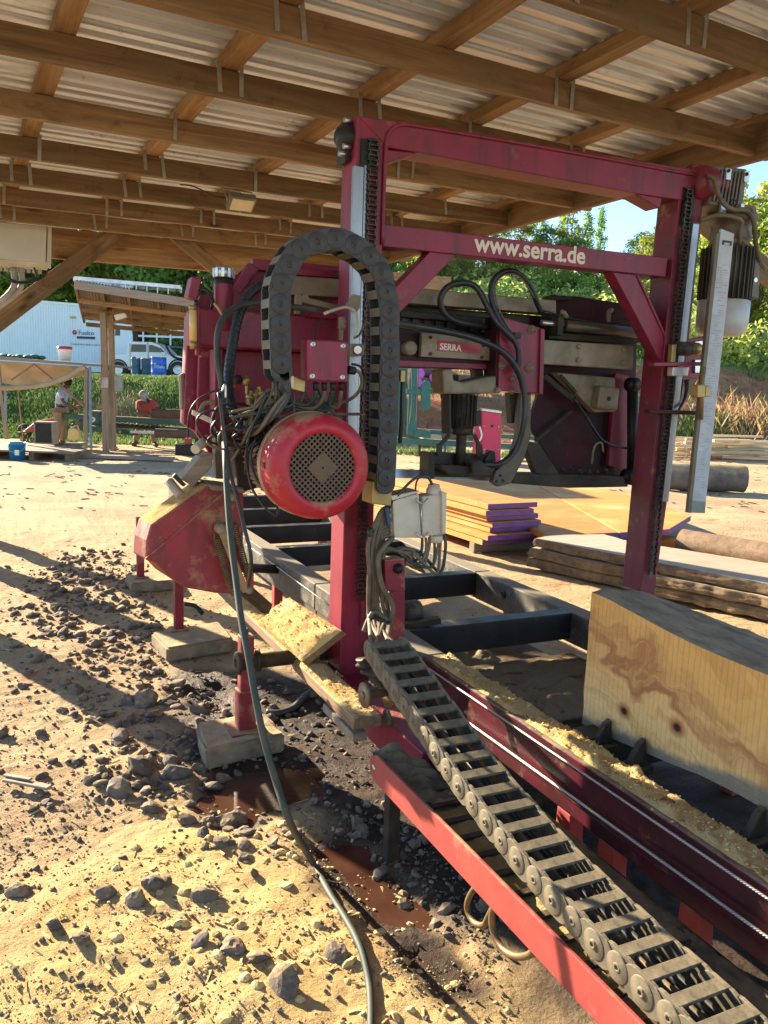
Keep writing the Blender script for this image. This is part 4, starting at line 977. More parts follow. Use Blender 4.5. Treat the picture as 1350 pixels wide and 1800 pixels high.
t_=lab.children[-1]; w=max(v.co.x for v in t_.data.vertices)-min(v.co.x for v in t_.data.vertices); k=(b-a).length/w; o0=a-car.location
for v in t_.data.vertices: v.co=o0+(v.co-o0)*k
for x,y in ((757,593),(757,622),(850,607),(847,628)): mb=MB(); mb.cyl(PY(x,y,YF+.003),PY(x,y,YF+.011),.009,.009,6); mb.build('bolt',GRIME,sp_)
c=PY(720,612,YF+.02); mb=MB(); mb.lathe([(0,-.018),(.028,-.018),(.033,-.014),(.033,.03)],c,(0,1,0),24); mb.build('end_cap',BEIGE,hb_)
# carrier plate in the middle of the head
cp_=PL('carrier_plate',[(880,556),(953,577),(951,692),(876,687)],YF-.06,.02,RED,car,.004)
PL('carrier_flange',[(951,577),(958,579),(955,694),(948,692)],YF-.075,.12,RED,cp_,.003); PL('carrier_flange',[(874,556),(880,556),(876,690),(870,688)],YF-.05,.11,REDK,cp_,.003)
mb=MB(); bz=MB()
for x,y,r in ((935,580,.017),(930,647,.017),(882,643,.015),(889,575,.014),(902,666,.013),(875,686,.011),(899,688,.011)):
    mb=MB(); mb.lathe([(0,-.026),(r*.55,-.026),(r*.55,-.012),(r,-.012),(r,.0)],PY(x,y,YF-.062),(0,1,0),6); mb.lathe([(0,-.004),(r*1.35,-.004),(r*1.35,.0)],PY(x,y,YF-.0605),(0,1,0),18); mb.build('bolt',BEIGE,cp_)
PL('socket',[(905,584),(917,585),(916,595),(904,594)],YF-.075,.014,BLK,cp_,.003)
PL('beige_plate',[(955,597),(1114,608),(1112,650),(955,640)],YF+.02,.05,BEIGE,car,.005)
for x,y in ((1017,609),(1016,633),(1096,615),(1095,638)): mb=MB(); mb.lathe([(0,-.012),(.011,-.012),(.014,-.004),(.014,0)],PY(x,y,YF+.019),(0,1,0),10); mb.build('bolt',BEIGE,car)
# hydraulic cylinder
cyl_=MB(); cyl_.cyl(PY(992,572,YF+.02),PY(1130,586,YF+.02),.028,.028,20); cy_o=cyl_.build('cylinder_barrel',mk('brown_barrel',(.10,.07,.045,1),(.05,.04,.03,1),.4,.2,scale=8),car)
mb=MB(); mb.cyl(PY(952,567,YF+.02),PY(990,571,YF+.02),.014,.014,16); mb.build('piston_rod',ZINC,cy_o)
PL('cylinder_head',[(982,556),(992,557),(990,590),(980,589)],YF-.02,.08,GRIME,cy_o,.004)
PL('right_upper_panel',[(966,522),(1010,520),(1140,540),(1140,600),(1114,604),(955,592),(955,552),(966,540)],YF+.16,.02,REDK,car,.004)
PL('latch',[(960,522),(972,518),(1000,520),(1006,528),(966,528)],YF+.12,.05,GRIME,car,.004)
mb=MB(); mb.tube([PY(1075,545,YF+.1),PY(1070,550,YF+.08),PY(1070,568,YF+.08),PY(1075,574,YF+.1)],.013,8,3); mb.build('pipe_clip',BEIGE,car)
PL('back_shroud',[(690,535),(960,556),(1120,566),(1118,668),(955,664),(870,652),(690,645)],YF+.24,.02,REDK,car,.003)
mb=MB()
for a,b,w in (((872,560),(872,650),.05),((700,552),(868,566),.03),((960,590),(1112,600),.035)): mb=MB(); mb.bar(PY(a[0],a[1],YF+.11),PY(b[0],b[1],YF+.11),w,.05,up=(0,1,0)); mb.build('slide_beam',GRIME,car,.004)
mb=MB(); mb.bar(PY(790,658,YF+.12),PY(790,700,YF+.12),.08,.05,up=(0,1,0)); mb.build('motor_hanger',GRIME,car,.004)
mb=MB(); mb.bar(PY(836,640,YF+.1),PY(842,692,YF+.1),.05,.05,up=(0,1,0)); mb.build('motor_hanger',GRIME,car,.004)
# lower right housing
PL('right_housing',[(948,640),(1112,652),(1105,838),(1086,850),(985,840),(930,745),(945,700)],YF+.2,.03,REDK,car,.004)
PL('right_strip',[(1082,656),(1106,660),(1101,830),(1070,818)],YF+.15,.03,RED,car,.004)
PL('beige_gusset',[(978,655),(1082,664),(1082,724),(1046,725)],YF+.10,.06,BEIGE,car,.006)
mb=PL('cover_box',[(1056,678),(1090,682),(1086,722),(1050,718)],YF+.04,.06,BEIGE,car,.01)
c=PY(1071,701,YF+.035); mm=MB(); mm.lathe([(0,-.006),(.008,-.006),(.012,0),(.012,.006)],c,(0,1,0),12); mm.build('bolt',GRIME,mb)
mb=MB(); mb.bar(PY(955,660,YF+.1),PY(1010,705,YF+.1),.03,.02,up=(0,1,0)); mb.bar(PY(985,660,YF+.09),PY(1012,690,YF+.09),.02,.015,up=(0,1,0)); mb.bar(PY(940,775,YF+.15),PY(1005,722,YF+.15),.02,.02,up=(0,1,0)); mb.build('stay',GRIME,car,.004)
mb=MB(); mb.tube([PY(1010,700,YF+.08),PY(1035,740,YF+.09),PY(1060,775,YF+.1),PY(1100,788,YF+.1)],.008,8,4); mb.build('cable',RUB,car)
PL('lower_beam_head',[(900,832),(1106,838),(1104,856),(1000,858),(900,850)],YF+.05,.12,GRIME,car,.006)
PL('blade_guard',[(920,776),(945,778),(985,834),(978,838),(942,832)],YF+.06,.05,GRIME,car,.005)
mb=MB()
for k in range(7): mb.ball(PY(990+k*15,826+rs.uniform(-3,3),YF+.05),.012+.006*rs.random(),0,1)
mb.build('sawdust_clump',GRIME,car)
mb=MB(); mb.tube([PY(1040,815,YF+.12),PY(1045,785,YF+.1),PY(1057,778,YF+.1),PY(1060,795,YF+.1)],.006,6,3); mb.build('wire',BEIGE,car)
mb=MB(); mb.cyl(PY(1112,680,YF+.08),PY(1112,840,YF+.08),.03,.03,16); mb.lathe([(0,-.03),(.038,-.03),(.038,.03),(0,.03)],PY(1112,676,YF+.08),(0,1,0),20); mb.lathe([(0,-.03),(.045,-.03),(.045,.03),(0,.03)],PY(1106,838,YF+.07),(0,1,0),20); mb.build('tension_shaft',BLK,car)
# band saw blade and the guide arm
mb=MB(); mb.bar(PY(690,832,YF+.10),PY(1100,846,YF+.10),.0015,.045,up=(0,.25,1)); mb.build('saw_blade',ZINC,car)
PL('blade_guide_arm',[(916,690),(934,692),(933,770),(920,810),(898,850),(876,856),(866,848),(872,828),(898,806),(910,770),(912,730)],YF-.02,.04,mk('greasy_tan_arm',(.12,.09,.055,1),(.05,.04,.03,1),.5,scale=10,bump=.3),car,.005)
mb=MB()
for x,y in ((879,836),(873,846),(884,845)): mb.cyl(PY(x,y,YF-.024),PY(x,y,YF-.018),.008,.008,12)
mb.build('guide_holes',BLK,car)
PL('arm_back',[(896,690),(916,690),(912,740),(900,745)],YF+.03,.05,GRIME,car,.004)
# hanging trimmer motor
PL('motor_saddle',[(778,650),(796,648),(798,668),(815,672),(856,662),(876,660),(876,692),(780,693)],YF-.05,.12,BEIGE,car,.01)
def vcyl(x,y0,y1,r,mat,name,n=24,yy=YF):
    p=PY(x,y0,yy);q=PY(x-.0,y1,yy); s=depth(p)/F; mb=MB(); mb.lathe([(0,p.z),(r*s,p.z),(r*s,q.z),(0,q.z)],(p.x,p.y,0),(0,0,1),n); return mb,s
mb,s=vcyl(814,692,752,22,GRIME,'x')
for k in range(18):
    g=k*.349; d=V((math.cos(g),math.sin(g),0)); p=PY(814,694,YF);q=PY(814,748,YF); mb.bar(V((p.x,p.y,p.z))+d*23*s,V((p.x,p.y,q.z))+d*23*s,.004,.014,up=d)
mb.build('trimmer_motor',GRIME,car)
mb,s=vcyl(813,752,764,19,GRIME,'x'); mb.build('trimmer_collar',GRIME,car)
mb,s=vcyl(811,764,818,9,GRIME,'x'); mb.build('trimmer_shaft',GRIME,car)
PL('trimmer_terminal_box',[(832,722),(847,722),(846,748),(833,750)],YF-.02,.07,BLK,car,.004)
PL('motor_side_rail',[(789,694),(793,694),(794,762),(790,764)],YF-.04,.08,BLK,car,.002)
PL('trimmer_guard',[(755,797),(762,796),(868,800),(870,792),(876,840),(757,838)],YF+.03,.09,GRIME,car,.005)
PL('guard_lip',[(755,796),(764,796),(764,842),(753,842)],YF-.06,.1,BLK,car,.003); PL('guard_fin',[(852,808),(864,792),(871,828),(862,830)],YF-.05,.02,BLK,car,.003)
mb=MB(); mb.bar(PY(774,782,YF),PY(790,764,YF),.02,.012,up=(0,1,0)); mb.bar(PY(772,780,YF),PY(772,800,YF),.03,.012,up=(0,1,0)); mb.build('trimmer_strut',GRIME,car,.003); mb=MB(); mb.bar(PY(834,764,YF),PY(842,784,YF),.02,.012,up=(0,1,0)); mb.bar(PY(842,782,YF),PY(843,802,YF),.035,.012,up=(0,1,0)); mb.build('trimmer_strut',GRIME,car,.003)
PL('trimmer_base',[(776,818),(845,820),(846,832),(800,836),(776,826)],YF-.07,.1,GRIME,car,.005)
PL('trimmer_nozzle',[(828,815),(842,808),(868,826),(866,838),(832,838)],YF-.1,.07,GRIME,car,.008)
# hoses about the head
def hose(pts,r,mat,name='hose',n=9,parent=car,k=5):
    mb=MB(); mb.tube([PY(x,y,z) for x,y,z in pts],r,n,k); return mb.build(name,mat,parent)
hose([(905,600,YF-.09),(880,575,YF-.1),(860,545,YF-.08),(838,506,YF-.06),(812,497,YF-.05),(786,505,YF-.04),(774,527,YF-.03),(782,552,YF-.02),(806,566,YF),(860,575,YF+.02)],.015,RUB)
hose([(951,548,YF),(945,535,YF-.02),(930,500,YF-.04),(905,477,YF-.05),(880,480,YF-.05),(864,500,YF-.05),(865,530,YF-.06),(880,565,YF-.08),(905,600,YF-.1),(912,625,YF-.1),(908,655,YF-.09)],.014,RUB)
hose([(945,532,YF-.03),(925,500,YF-.05),(905,482,YF-.06),(882,486,YF-.06),(870,505,YF-.06),(876,540,YF-.07),(890,570,YF-.09)],.004,CABD,'wire')
hose([(690,568,YG-.05),(730,573,YF-.2),(780,582,YF-.15),(840,597,YF-.12),(885,620,YF-.12),(912,655,YF-.12),(922,700,YF-.12),(920,745,YF-.12),(906,790,YF-.1),(880,815,YF-.1),(850,816,YF-.08)],.016,RUB)
hose([(955,548,YF+.02),(1010,562,YF+.05),(1060,570,YF+.05),(1120,562,YF+.06)],.009,RUB); hose([(912,655,YF-.1),(916,620,YF-.1),(909,600,YF-.1)],.004,BEIGE,'wire')
# elbow fittings
mb=MB(); mb.tube([PY(985,548,YF-.01),PY(992,550,YF-.02),PY(996,558,YF-.02)],.012,8,2); mb.build('fitting',BEIGE,car)
# left of the red strip behind the cable chain: small yellow limit switch
PL('limit_switch',[(705,650),(713,651),(712,672),(704,672)],YG+.02,.03,BRASS,car,.003); hose([(708,672,YG+.03),(707,700,YG+.03),(706,740,YG+.03),(703,778,YG+.05)],.010,RUB)

# ------------------------------------------------------------------ near post fittings
PL('switch_cam',[(607,540),(622,517),(635,520),(634,540),(628,548)],YG-.06,.02,BEIGE,car,.003)
PL('slide_clamp',[(617,604),(642,604),(640,626),(616,626)],YG-.08,.05,BEIGE,car,.004); mb=MB(); mb.cyl(PY(629,615,YG-.1),PY(629,615,YG-.08),.016,.016,14); mb.build('bolt',ZINC,car)
mb=MB()
for y in (565,572): mb.lathe([(0,-.02),(.016,-.02),(.02,0),(.0,.01)],PY(604,y,YG-.06),(1,0,0),14)
mb.bar(PY(601,560,YG-.05),PY(599,598,YG-.05),.012,.02,up=(0,1,0)); mb.build('adjuster',BEIGE,car)
hose([(570,552,YG-.2),(578,548,YG-.2),(600,541,YG-.12),(612,541,YG-.1),(625,550,YG-.1),(628,575,YG-.1),(622,592,YG-.1)],.0065,CREAM,'cable')
hose([(622,594,YG-.1),(632,588,YG-.1),(642,568,YG-.1),(650,570,YG-.1)],.005,CABD,'cable')
hose([(553,596,YG-.2),(556,575,YG-.15),(568,558,YG-.12)],.004,RUB,'wire')
# the junction box
jb=PL('junction_box',[(539,596),(612,600),(611,672),(540,669)],YG-.34,.075,RED,car,.006)
for x,y in ((550,605),(603,608),(549,661),(602,663)): mb=MB(); mb.lathe([(0,-.002),(.003,-.002),(.003,-.004),(.009,-.004),(.011,0)],PY(x,y,YG-.341),(0,1,0),14); mb.build('screw',ZINC,jb)
mb=MB(); mb.cyl(PY(612,650,YG-.31),PY(624,652,YG-.31),.017,.015,12); mb.build('gland',BLK,jb)
for x in (555,570,585,600): mb=MB(); mb.cyl(PY(x,672,YG-.3),PY(x,686,YG-.3),.012,.010,10); mb.build('gland',BLK,jb)
hose([(620,651,YG-.31),(632,655,YG-.3),(636,675,YG-.28),(625,695,YG-.25),(600,708,YG-.2),(560,716,YG-.2)],.007,CABD,'cable')
hose([(618,640,YG-.3),(634,645,YG-.3),(641,665,YG-.28),(640,690,YG-.28)],.005,RUB,'cable')
for i,(x0,x1,y1) in enumerate(((555,520,712),(570,530,718),(585,560,722),(600,585,716))):
    hose([(x0,686,YG-.3),(x0-2,700,YG-.29),((x0+x1)/2,y1,YG-.27),(x1-16,y1-8,YG-.25),(x1-30,y1-20,YG-.22)],.008,CABD if i%2 else HOSEG,'cable')
PL('junction_bracket',[(512,660),(538,668),(536,690),(512,684)],YG-.28,.02,BRASS,car,.003); PL('bracket_tab',[(511,661),(517,661),(516,681),(512,681)],YG-.3,.02,LETTER,car,.002)
# main motor
YMO=2.80; mc=PY(569,823,YMO); s=depth(mc)/F
mo=MB(); MX=mc
def MR(r): return r*s*1.0
ring=MB(); ring.lathe([(MR(61),.016),(MR(62),.004),(MR(66),.0),(MR(72),-.002),(MR(80),.004),(MR(88),.016),(MR(93),.034),(MR(95),.06),(MR(95.5),.12),(MR(96),.165),(MR(93),.168),(MR(90),.16)],mc,(0,1,0),64)
motor=ring.build('motor_fan_cover',REDM,car)
mb=MB(); mb.lathe([(MR(94.5),.140),(MR(97),.142),(MR(97.3),.172),(MR(92),.174)],mc,(0,1,0),64); mb.build('cover_rim',mk('chipped_cream_paint',(.5,.42,.27,1),(.33,.12,.07,1),.5,scale=6,dust=.66),motor)
# grille lattice
g=MB(); R_=MR(61.5); st=.0155
n=int(R_/st)+1
for sgn in (1,-1):
    d=V((1,0,sgn)).normalized(); pn=V((-sgn,0,1)).normalized()
    for k in range(-n,n+1):
        o_=k*st+st*.5
        if abs(o_)>=R_: continue
        h=math.sqrt(R_*R_-o_*o_); c=mc+pn*o_+V((0,.012 if sgn>0 else .0125,0)); g.bar(c-d*h,c+d*h,.0058,.002,up=(0,1,0))
g.prism([mc+V((0,.008,-.062)),mc+V((.062,.008,0)),mc+V((0,.008,.062)),mc+V((-.062,.008,0))],(0,.0035,0))
g.build('grille',mk('dusty_brown_grille',(.13,.085,.05,1),(.09,.055,.035,1),.6,scale=20),motor,merge=False)
mb=MB(); mb.lathe([(0,0),(.004,0),(.004,.001)],mc+V((0,.0072,0)),(0,1,0),10); mb.lathe([(0,.05),(MR(61),.05),(MR(61.4),.017)],mc,(0,1,0),40); mb.build('dark_interior',BLK,motor)
mb=MB(); mb.lathe([(MR(70),.15),(MR(70),.5),(MR(62),.52),(0,.52)],mc,(0,1,0),40)
for k in range(44):
    gg=2*math.pi*k/44; d=V((math.cos(gg),0,math.sin(gg))); mb.bar(mc+d*MR(74)+V((0,.17,0)),mc+d*MR(74)+V((0,.49,0)),.005,.03,up=d)
mb.build('motor_body',REDD,motor)
mb=MB(); cq=mc+V((-MR(97.6)*.985,.09,MR(97)*.02)); mb.box(cq+V((-.001,-.012,-.012)),cq+V((.004,.012,.012))); mb.build('vent_hole',BLK,motor)
# paint chips on the cover (bare primer patches)
def chip(px,py,w,h,seed):
    rs=random.Random(seed); P=[]
    for k in range(11):
        gg=2*math.pi*k/11; P.append((px+w*math.cos(gg)*(.6+.5*rs.random()),py+h*math.sin(gg)*(.6+.5*rs.random())))
    return P
CH=mk('bare_primer',(.5,.36,.17,1),(.42,.28,.12,1),.6,scale=30)
# ------------------------------------------------------------------ lower left belt hood
YH=3.40
hood=MB()
front=[(266,922),(366,852),(428,860),(430,910),(424,1043),(380,1043),(330,1034),(296,1012),(275,990),(256,984),(258,950)]
hp=[PY(x,y,YH) for x,y in front]; dv=V((-.03,.15,.0))
bk=[p+dv for p in hp]
n_=len(hp)
hood.add(hp+bk,[list(range(n_)),list(range(2*n_-1,n_-1,-1))]+[[i,i+n_,(i+1)%n_+n_,(i+1)%n_] for i in range(n_)])
hd=hood.build('belt_hood',REDD,car,.008)
mb=MB(); mb.bar(PY(256,983,YH-.004),PY(405,858,YH-.004),.01,.012,up=(0,1,0)); mb.build('hood_seam',REDD,hd,.002)
mb=MB(); dd=dustbed(0,1,0,1,0,0,'tmp') ; bpy.data.objects.remove(dd)
vs=[];n=24; t0,t1=hp[0],hp[1]
for j in range(n+1):
    for i in range(n+1):
        p=t0+(t1-t0)*(i/n)+dv*(j/n*.95); k=min(1,min(i,n-i)/n/.12)*min(1,min(j,n-j)/n/.12); vs.append(p+V((0,0,.001+k*(.006+.007*noise.fractal(p*14,1,2,3)))))
mb=MB(); mb.add(vs,[(j*(n+1)+i,j*(n+1)+i+1,(j+1)*(n+1)+i+1,(j+1)*(n+1)+i) for j in range(n) for i in range(n)],True); mb.build('dust_layer',SAWD,hd)
PL('hood_cap',[(366,851),(428,858),(432,868),(372,862)],YH-.02,.2,BEIGE,car,.006)
# springs and the link between them
def spring(p,q,r,wire,turns,parent,mat):
    p=V(p);q=V(q);d=(q-p);L=d.length;d.normalize();a=d.orthogonal().normalized();b=d.cross(a);pts=[]
    N=turns*8
    for k in range(N+1):
        g=2*math.pi*k/8; pts.append(p+d*L*k/N+(a*math.cos(g)+b*math.sin(g))*r)
    mb=MB(); mb.tube([p-d*.03]+pts+[q+d*.03],wire,5,1); return mb.build('spring',mat,parent)
SPR=mk('rusty_spring',(.22,.14,.06,1),(.1,.065,.035,1),.5,.4,scale=20)
spring(PY(380,945,YH-.06),PY(406,1035,YH-.06),.014,.0035,26,car,SPR); spring(PY(411,920,YH-.05),PY(436,1015,YH-.05),.014,.0035,26,car,SPR)
mb=MB(); mb.bar(PY(390,935,YH-.07),PY(432,1040,YH-.07),.03,.012,up=(0,1,0)); mb.build('spring_link',mk('ochre_link',(.33,.2,.07,1),(.16,.1,.05,1),.5,scale=15),car,.003)
mb=MB(); pass
for (x,y,r_,yy) in ((389,930,.018,.07),(437,1037,.014,.07),(410,873,.016,.05)): mb=MB(); mb.lathe([(0,-.02),(r_,-.02),(r_*1.35,0),(r_*1.35,.03)],PY(x,y,YH-yy),(0,1,0),14); mb.build('pivot',BEIGE,car)
mb=MB(); mb.bar(PY(430,1036,YH-.06),PY(470,1070,YH+.05),.04,.05); mb.build('wiper_arm',GRIME,car,.004)
# wiper block, roller and handle above the hood
PL('wiper_block',[(318,842),(352,803),(376,797),(372,822),(340,856)],YH+.05,.1,GREYW,car,.006)
mb=MB(); mb.cyl(PY(297,846,YH+.05),PY(318,872,YH-.02),.02,.02,18); mb.build('wiper_roller',mk('worn_roller',(.36,.3,.22,1),(.22,.17,.11,1),.6,scale=8),car,.003)
PL('roller_fork',[(303,838),(322,856),(328,852),(309,832)],YH-.01,.02,GRIME,car,.003)
mb=MB(); mb.cyl(PY(343,790,YH+.0),PY(365,772,YH+.1),.02,.02,18); mb.build('rope_end',CREAM,car)
PL('handle_plate',[(339,720),(376,737),(374,746),(338,729)],YH+.02,.02,LETTER,car,.003)
mb=MB(); mb.tube([PY(352,724,YH+.05),PY(357,712,YH+.05),PY(368,707,YH+.05),PY(378,709,YH+.05)],.01,8,3); mb.build('handle',BEIGE,car)
PL('latch_bracket',[(410,655),(424,656),(425,680),(411,682)],YF-.02,.04,RED,car,.006); mb=MB(); mb.lathe([(0,-.03),(.018,-.03),(.02,0),(.0,.0)],PY(416,667,YF-.03),(0,1,0),14); mb.build('latch_bolt',BLK,car)
PL('support_post',[(378,770),(398,770),(396,842),(380,842)],YF+.0,.06,GREYM,car,.004)
PL('gear_zone',[(410,790),(470,780),(480,850),(420,868)],YF+.05,.1,GRIME,car,.01)
# brass valves
mb=MB(); rs=random.Random(5)
for (x,y) in ((438,700),(447,696),(458,692),(470,700),(433,672),(480,690),(440,715)):
    c=PY(x,y,YF-.05); mb.lathe([(.0,-.02),(.012,-.02),(.012,0),(.018,.002),(.018,.016),(.009,.018),(.009,.04),(0,.04)],c,(rs.uniform(-.4,.4),rs.uniform(-1,-.2),rs.uniform(-.5,1)),8)
mb.tube([PY(434,660,YF-.04),PY(434,690,YF-.04),PY(440,700,YF-.05)],.008,8,2); mb.build('valve',BRASS,car)
# hoses on the left
def chose(pts,r,mat,ringr,name,spc=.014):
    P=cat([PY(x,y,z) for x,y,z in pts],10); mb=MB(); mb.tube(P,r,10,1)
    acc=0
    for a,b in zip(P,P[1:]):
        acc+=(b-a).length
        if acc>spc: acc=0; d=(b-a).normalized(); mb.cyl(b-d*.0025,b+d*.0025,ringr,ringr,10)
    return mb.build(name,mat,car)
chose([(476,497,YF-.05),(452,505,YF-.08),(432,525,YF-.1),(418,560,YF-.12),(408,610,YF-.14),(402,660,YF-.16),(404,705,YF-.2),(420,738,YF-.26),(448,748,YF-.32),(476,735,YF-.38),(494,705,YF-.42),(501,672,YF-.45)],.021,RUB,.0225,'corrugated_hose')
hose([(560,545,YG+.05),(520,540,YF-.05),(470,532,YF-.1),(425,536,YF-.15),(398,552,YF-.2),(384,580,YF-.22),(382,625,YF-.24),(390,680,YF-.26),(393,740,YF-.3)],.013,HOSEG)
for i in range(6):
    o_=i*3; hose([(506-i*2,668,YG-.28),(508-o_*.3,690,YG-.3),(500-o_,712,YG-.31),(480-o_*1.3,735+o_,YG-.3),(455-o_*.6,748+o_,YG-.24),(430,742+o_*1.5,YG-.1)],.0075,(HOSEG,RUB,CABD)[i%3],'cable')
hose([(470,715,YG-.3),(485,722,YG-.3),(490,735,YG-.3)],.006,RUB,'cable_tie')
# tangle of thin cable loops
rs=random.Random(9)
def loop(cx,cy,rx,ry,tilt,turn,r,y,mat,start=0):
    pts=[]
    N=int(18*turn)
    for k in range(N+1):
        g=start+2*math.pi*k/18; x=rx*math.cos(g)*(1+.06*math.sin(3*g+cx));z=ry*math.sin(g)*(1+.05*math.cos(2*g))
        pts.append((cx+x*math.cos(tilt)-z*math.sin(tilt),cy+x*math.sin(tilt)+z*math.cos(tilt),y+.02*math.sin(g*1.3)+.004*k/3))
    hose(pts,r,mat,'cable_loop',7,k=3)
for a in ((418,742,43,34,.2,1.6,.0055,YG-.16,RUB,.3),(426,748,52,30,-.15,1.7,.0055,YG-.18,RUB,2),(405,752,60,34,.1,1.1,.0045,YG-.2,RUB,1),(440,755,24,40,.5,1.4,.0045,YG-.22,RUB,0),(412,770,46,18,-.2,1.3,.0055,YG-.15,CABD,4),(398,740,26,30,.3,1.2,.005,YG-.19,RUB,3)): loop(*a)
hose([(393,683,YG-.05),(370,690,YG-.04),(345,705,YG-.04),(332,730,YG-.03),(330,770,YG)],.0035,RUB,'wire'); hose([(390,688,YG-.2),(396,676,YG-.2),(397,700,YG-.2)],.004,ALU,'cable_tie')
hose([(440,760,YG-.2),(435,800,YG-.22),(440,850,YG-.25),(460,885,YG-.28),(478,902,YG-.3),(486,905,YG-.3),(488,895,YG-.3),(480,875,YG-.3),(450,840,YG-.26),(441,800,YG-.24),(450,770,YG-.24)],.005,RUB,'cable_loop',7)
rq=random.Random(44)  # extra_tangle
for k in range(13):
    x0=rq.uniform(470,515);y0=rq.uniform(660,705);x3=rq.uniform(390,480);y3=rq.uniform(770,850)
    hose([(x0,y0,YG-.27),(x0-rq.uniform(0,25),y0+rq.uniform(20,50),YG-.28),(rq.uniform(395,470),rq.uniform(725,770),YG-.2+rq.uniform(-.08,.1)),(x3+rq.uniform(-20,25),y3-rq.uniform(25,60),YG-.2+rq.uniform(-.06,.1)),(x3,y3,YG-.05)],rq.choice((.0035,.005,.0065)),rq.choice((RUB,RUB,HOSEG,CABD)),'cable',6)
for k in range(6):
    x0=rq.uniform(515,600); hose([(x0,690,YG-.27),(x0-10,705+rq.uniform(0,15),YG-.26),(x0-50,715+rq.uniform(-6,14),YG-.24),(470+rq.uniform(-10,20),rq.uniform(690,725),YG-.22)],.006,rq.choice((CABD,HOSEG,RUB)),'cable',6)
hose([(452,700,YG-.25),(440,745,YG-.25),(428,775,YG-.2),(408,810,YG-.15)],.006,CABD,'cable'); hose([(470,690,YG-.3),(440,760,YG-.28),(432,800,YG-.26),(436,830,YG-.24)],.0045,RUB,'cable')
hose([(534,600,YG-.2),(560,690,YG-.2),(585,725,YG-.35),(600,735,YG-.3)],.006,HOSEG,'cable'); hose([(510,668,YG-.2),(540,700,YG-.22),(575,725,YG-.25),(640,728,YG-.1)],.006,CABD,'cable')
hose([(385,690,YG-.3),(398,790,YG-.3),(404,830,YG-.32),(418,880,YG-.35),(430,930,YG-.38),(440,970,YG-.4),(441,1000,YG-.38),(437,1030,YG-.3)],.0075,RUB,'cable')
# ------------------------------------------------------------------ vertical cable chain
def link_mesh(name,P_,h,w,mat,matbar,odd=0):
    mb=MB(); r=h/2; w=w+(.007 if odd else 0)
    for s_ in (-1,1):
        y0=s_*w/2; th=.010*s_
        out=[]
        for k in range(11):
            g=-math.pi/2+math.pi*k/10; out.append((P_*.34+r*.98*math.cos(g),y0,r*math.sin(g)))
        for k in range(11):
            g=math.pi/2+math.pi*k/10; out.append((-P_*.34+r*.98*math.cos(g),y0,r*math.sin(g)))
        mb.prism(out,(0,-th,0))
        # raised disc with a pin
        q=y0+s_*.0004*0
        mb.lathe([(r*.9,-.001),(r*.9,.0012 if odd else .004),(r*.86,.0022 if odd else .005),(.30*r,.0015 if odd else .0045),(.27*r,.006),(.2*r,.0065),(.13*r,.006),(.13*r,.001),(0,.001)],(0,q,0),(0,s_,0),20)
    for z in (-r+.004,r-.004): mb.box((-P_*.21,-w/2+.002,z-.004),(P_*.21,w/2-.002,z+.0045),1)
    return mb.build(name,[mat,matbar],None,.0012,local=True)
def chain_along(protos,pts,ydir,parent=None,group=None):
    """pts: pin positions; proto's x runs along the chain, y across"""
    first=True
    for i,p in enumerate(pts):
        t=(pts[min(i+1,len(pts)-1)]-pts[max(i-1,0)]).normalized(); y=V(ydir); y=(y-t*y.dot(t)).normalized(); z=t.cross(y)
        o=protos[i%2] if i<2 else copy_tree(protos[i%2])
        m=Matrix((t,y,z)).transposed().to_4x4(); 
        o.parent=parent; m.translation=p-(parent.location if parent else V((0,0,0))); o.matrix_local=m
pins=[(495,640),(493,605),(492,570),(492,534),(495,498),(508,465),(529,438),(558,425),(590,420),(622,431),(650,451),(670,478),(680,513),(685,547),(685,581),(686,616),(685,648),(684,681),(683,713),(683,745),(681,777),(680,809),(679,840)]
YC=2.93
P=[PY(x,y,YC) for x,y in pins]
vc=thing('vertical_cable_chain','black plastic cable drag chain arching over in front of the near gantry post','cable chain',P[0])
lk=[link_mesh('link',.078,.082,.10,PLAS,PLASD,k) for k in (0,1)]
W2=.05
chain_along(lk,[p+V((0,W2,0)) for p in P],(0,1,0),vc)
mb=MB(); mb.prism([PY(x,y,YC) for x,y in ((481,640),(508,640),(511,690),(503,690))],(0,.01,0)); mb.build('end_plate',PLAS,vc,.002)
mb=MB(); mb.prism([PY(x,y,YC+.02) for x,y in ((655,846),(690,848),(688,890),(653,886))],(0,.1,0)); mb.build('chain_bracket',BRASS,vc,.004)
for i,(dx,r) in enumerate(((-8,.007),(-2,.009),(4,.008),(8,.007))):
    mb=MB(); mb.tube([PY(x+dx*.7,y-dx*.0,YC+.05) for x,y in pins],r,7,3); mb.build('cable',HOSEG if i%2 else CABD,vc)
# ------------------------------------------------------------------ cable chain in the tray
bp=[(92,127),(118,165),(145,205),(172,247),(202,293),(235,342),(265,385),(298,440),(335,492),(373,545),(417,600),(460,657),(508,717),(558,778),(613,840),(671,905),(735,970),(802,1043),(877,1117),(955,1195),(1040,1278)]
XC=1.165
P=[PX(600+x/1.8,1080+y/1.8,XC) for x,y in bp]
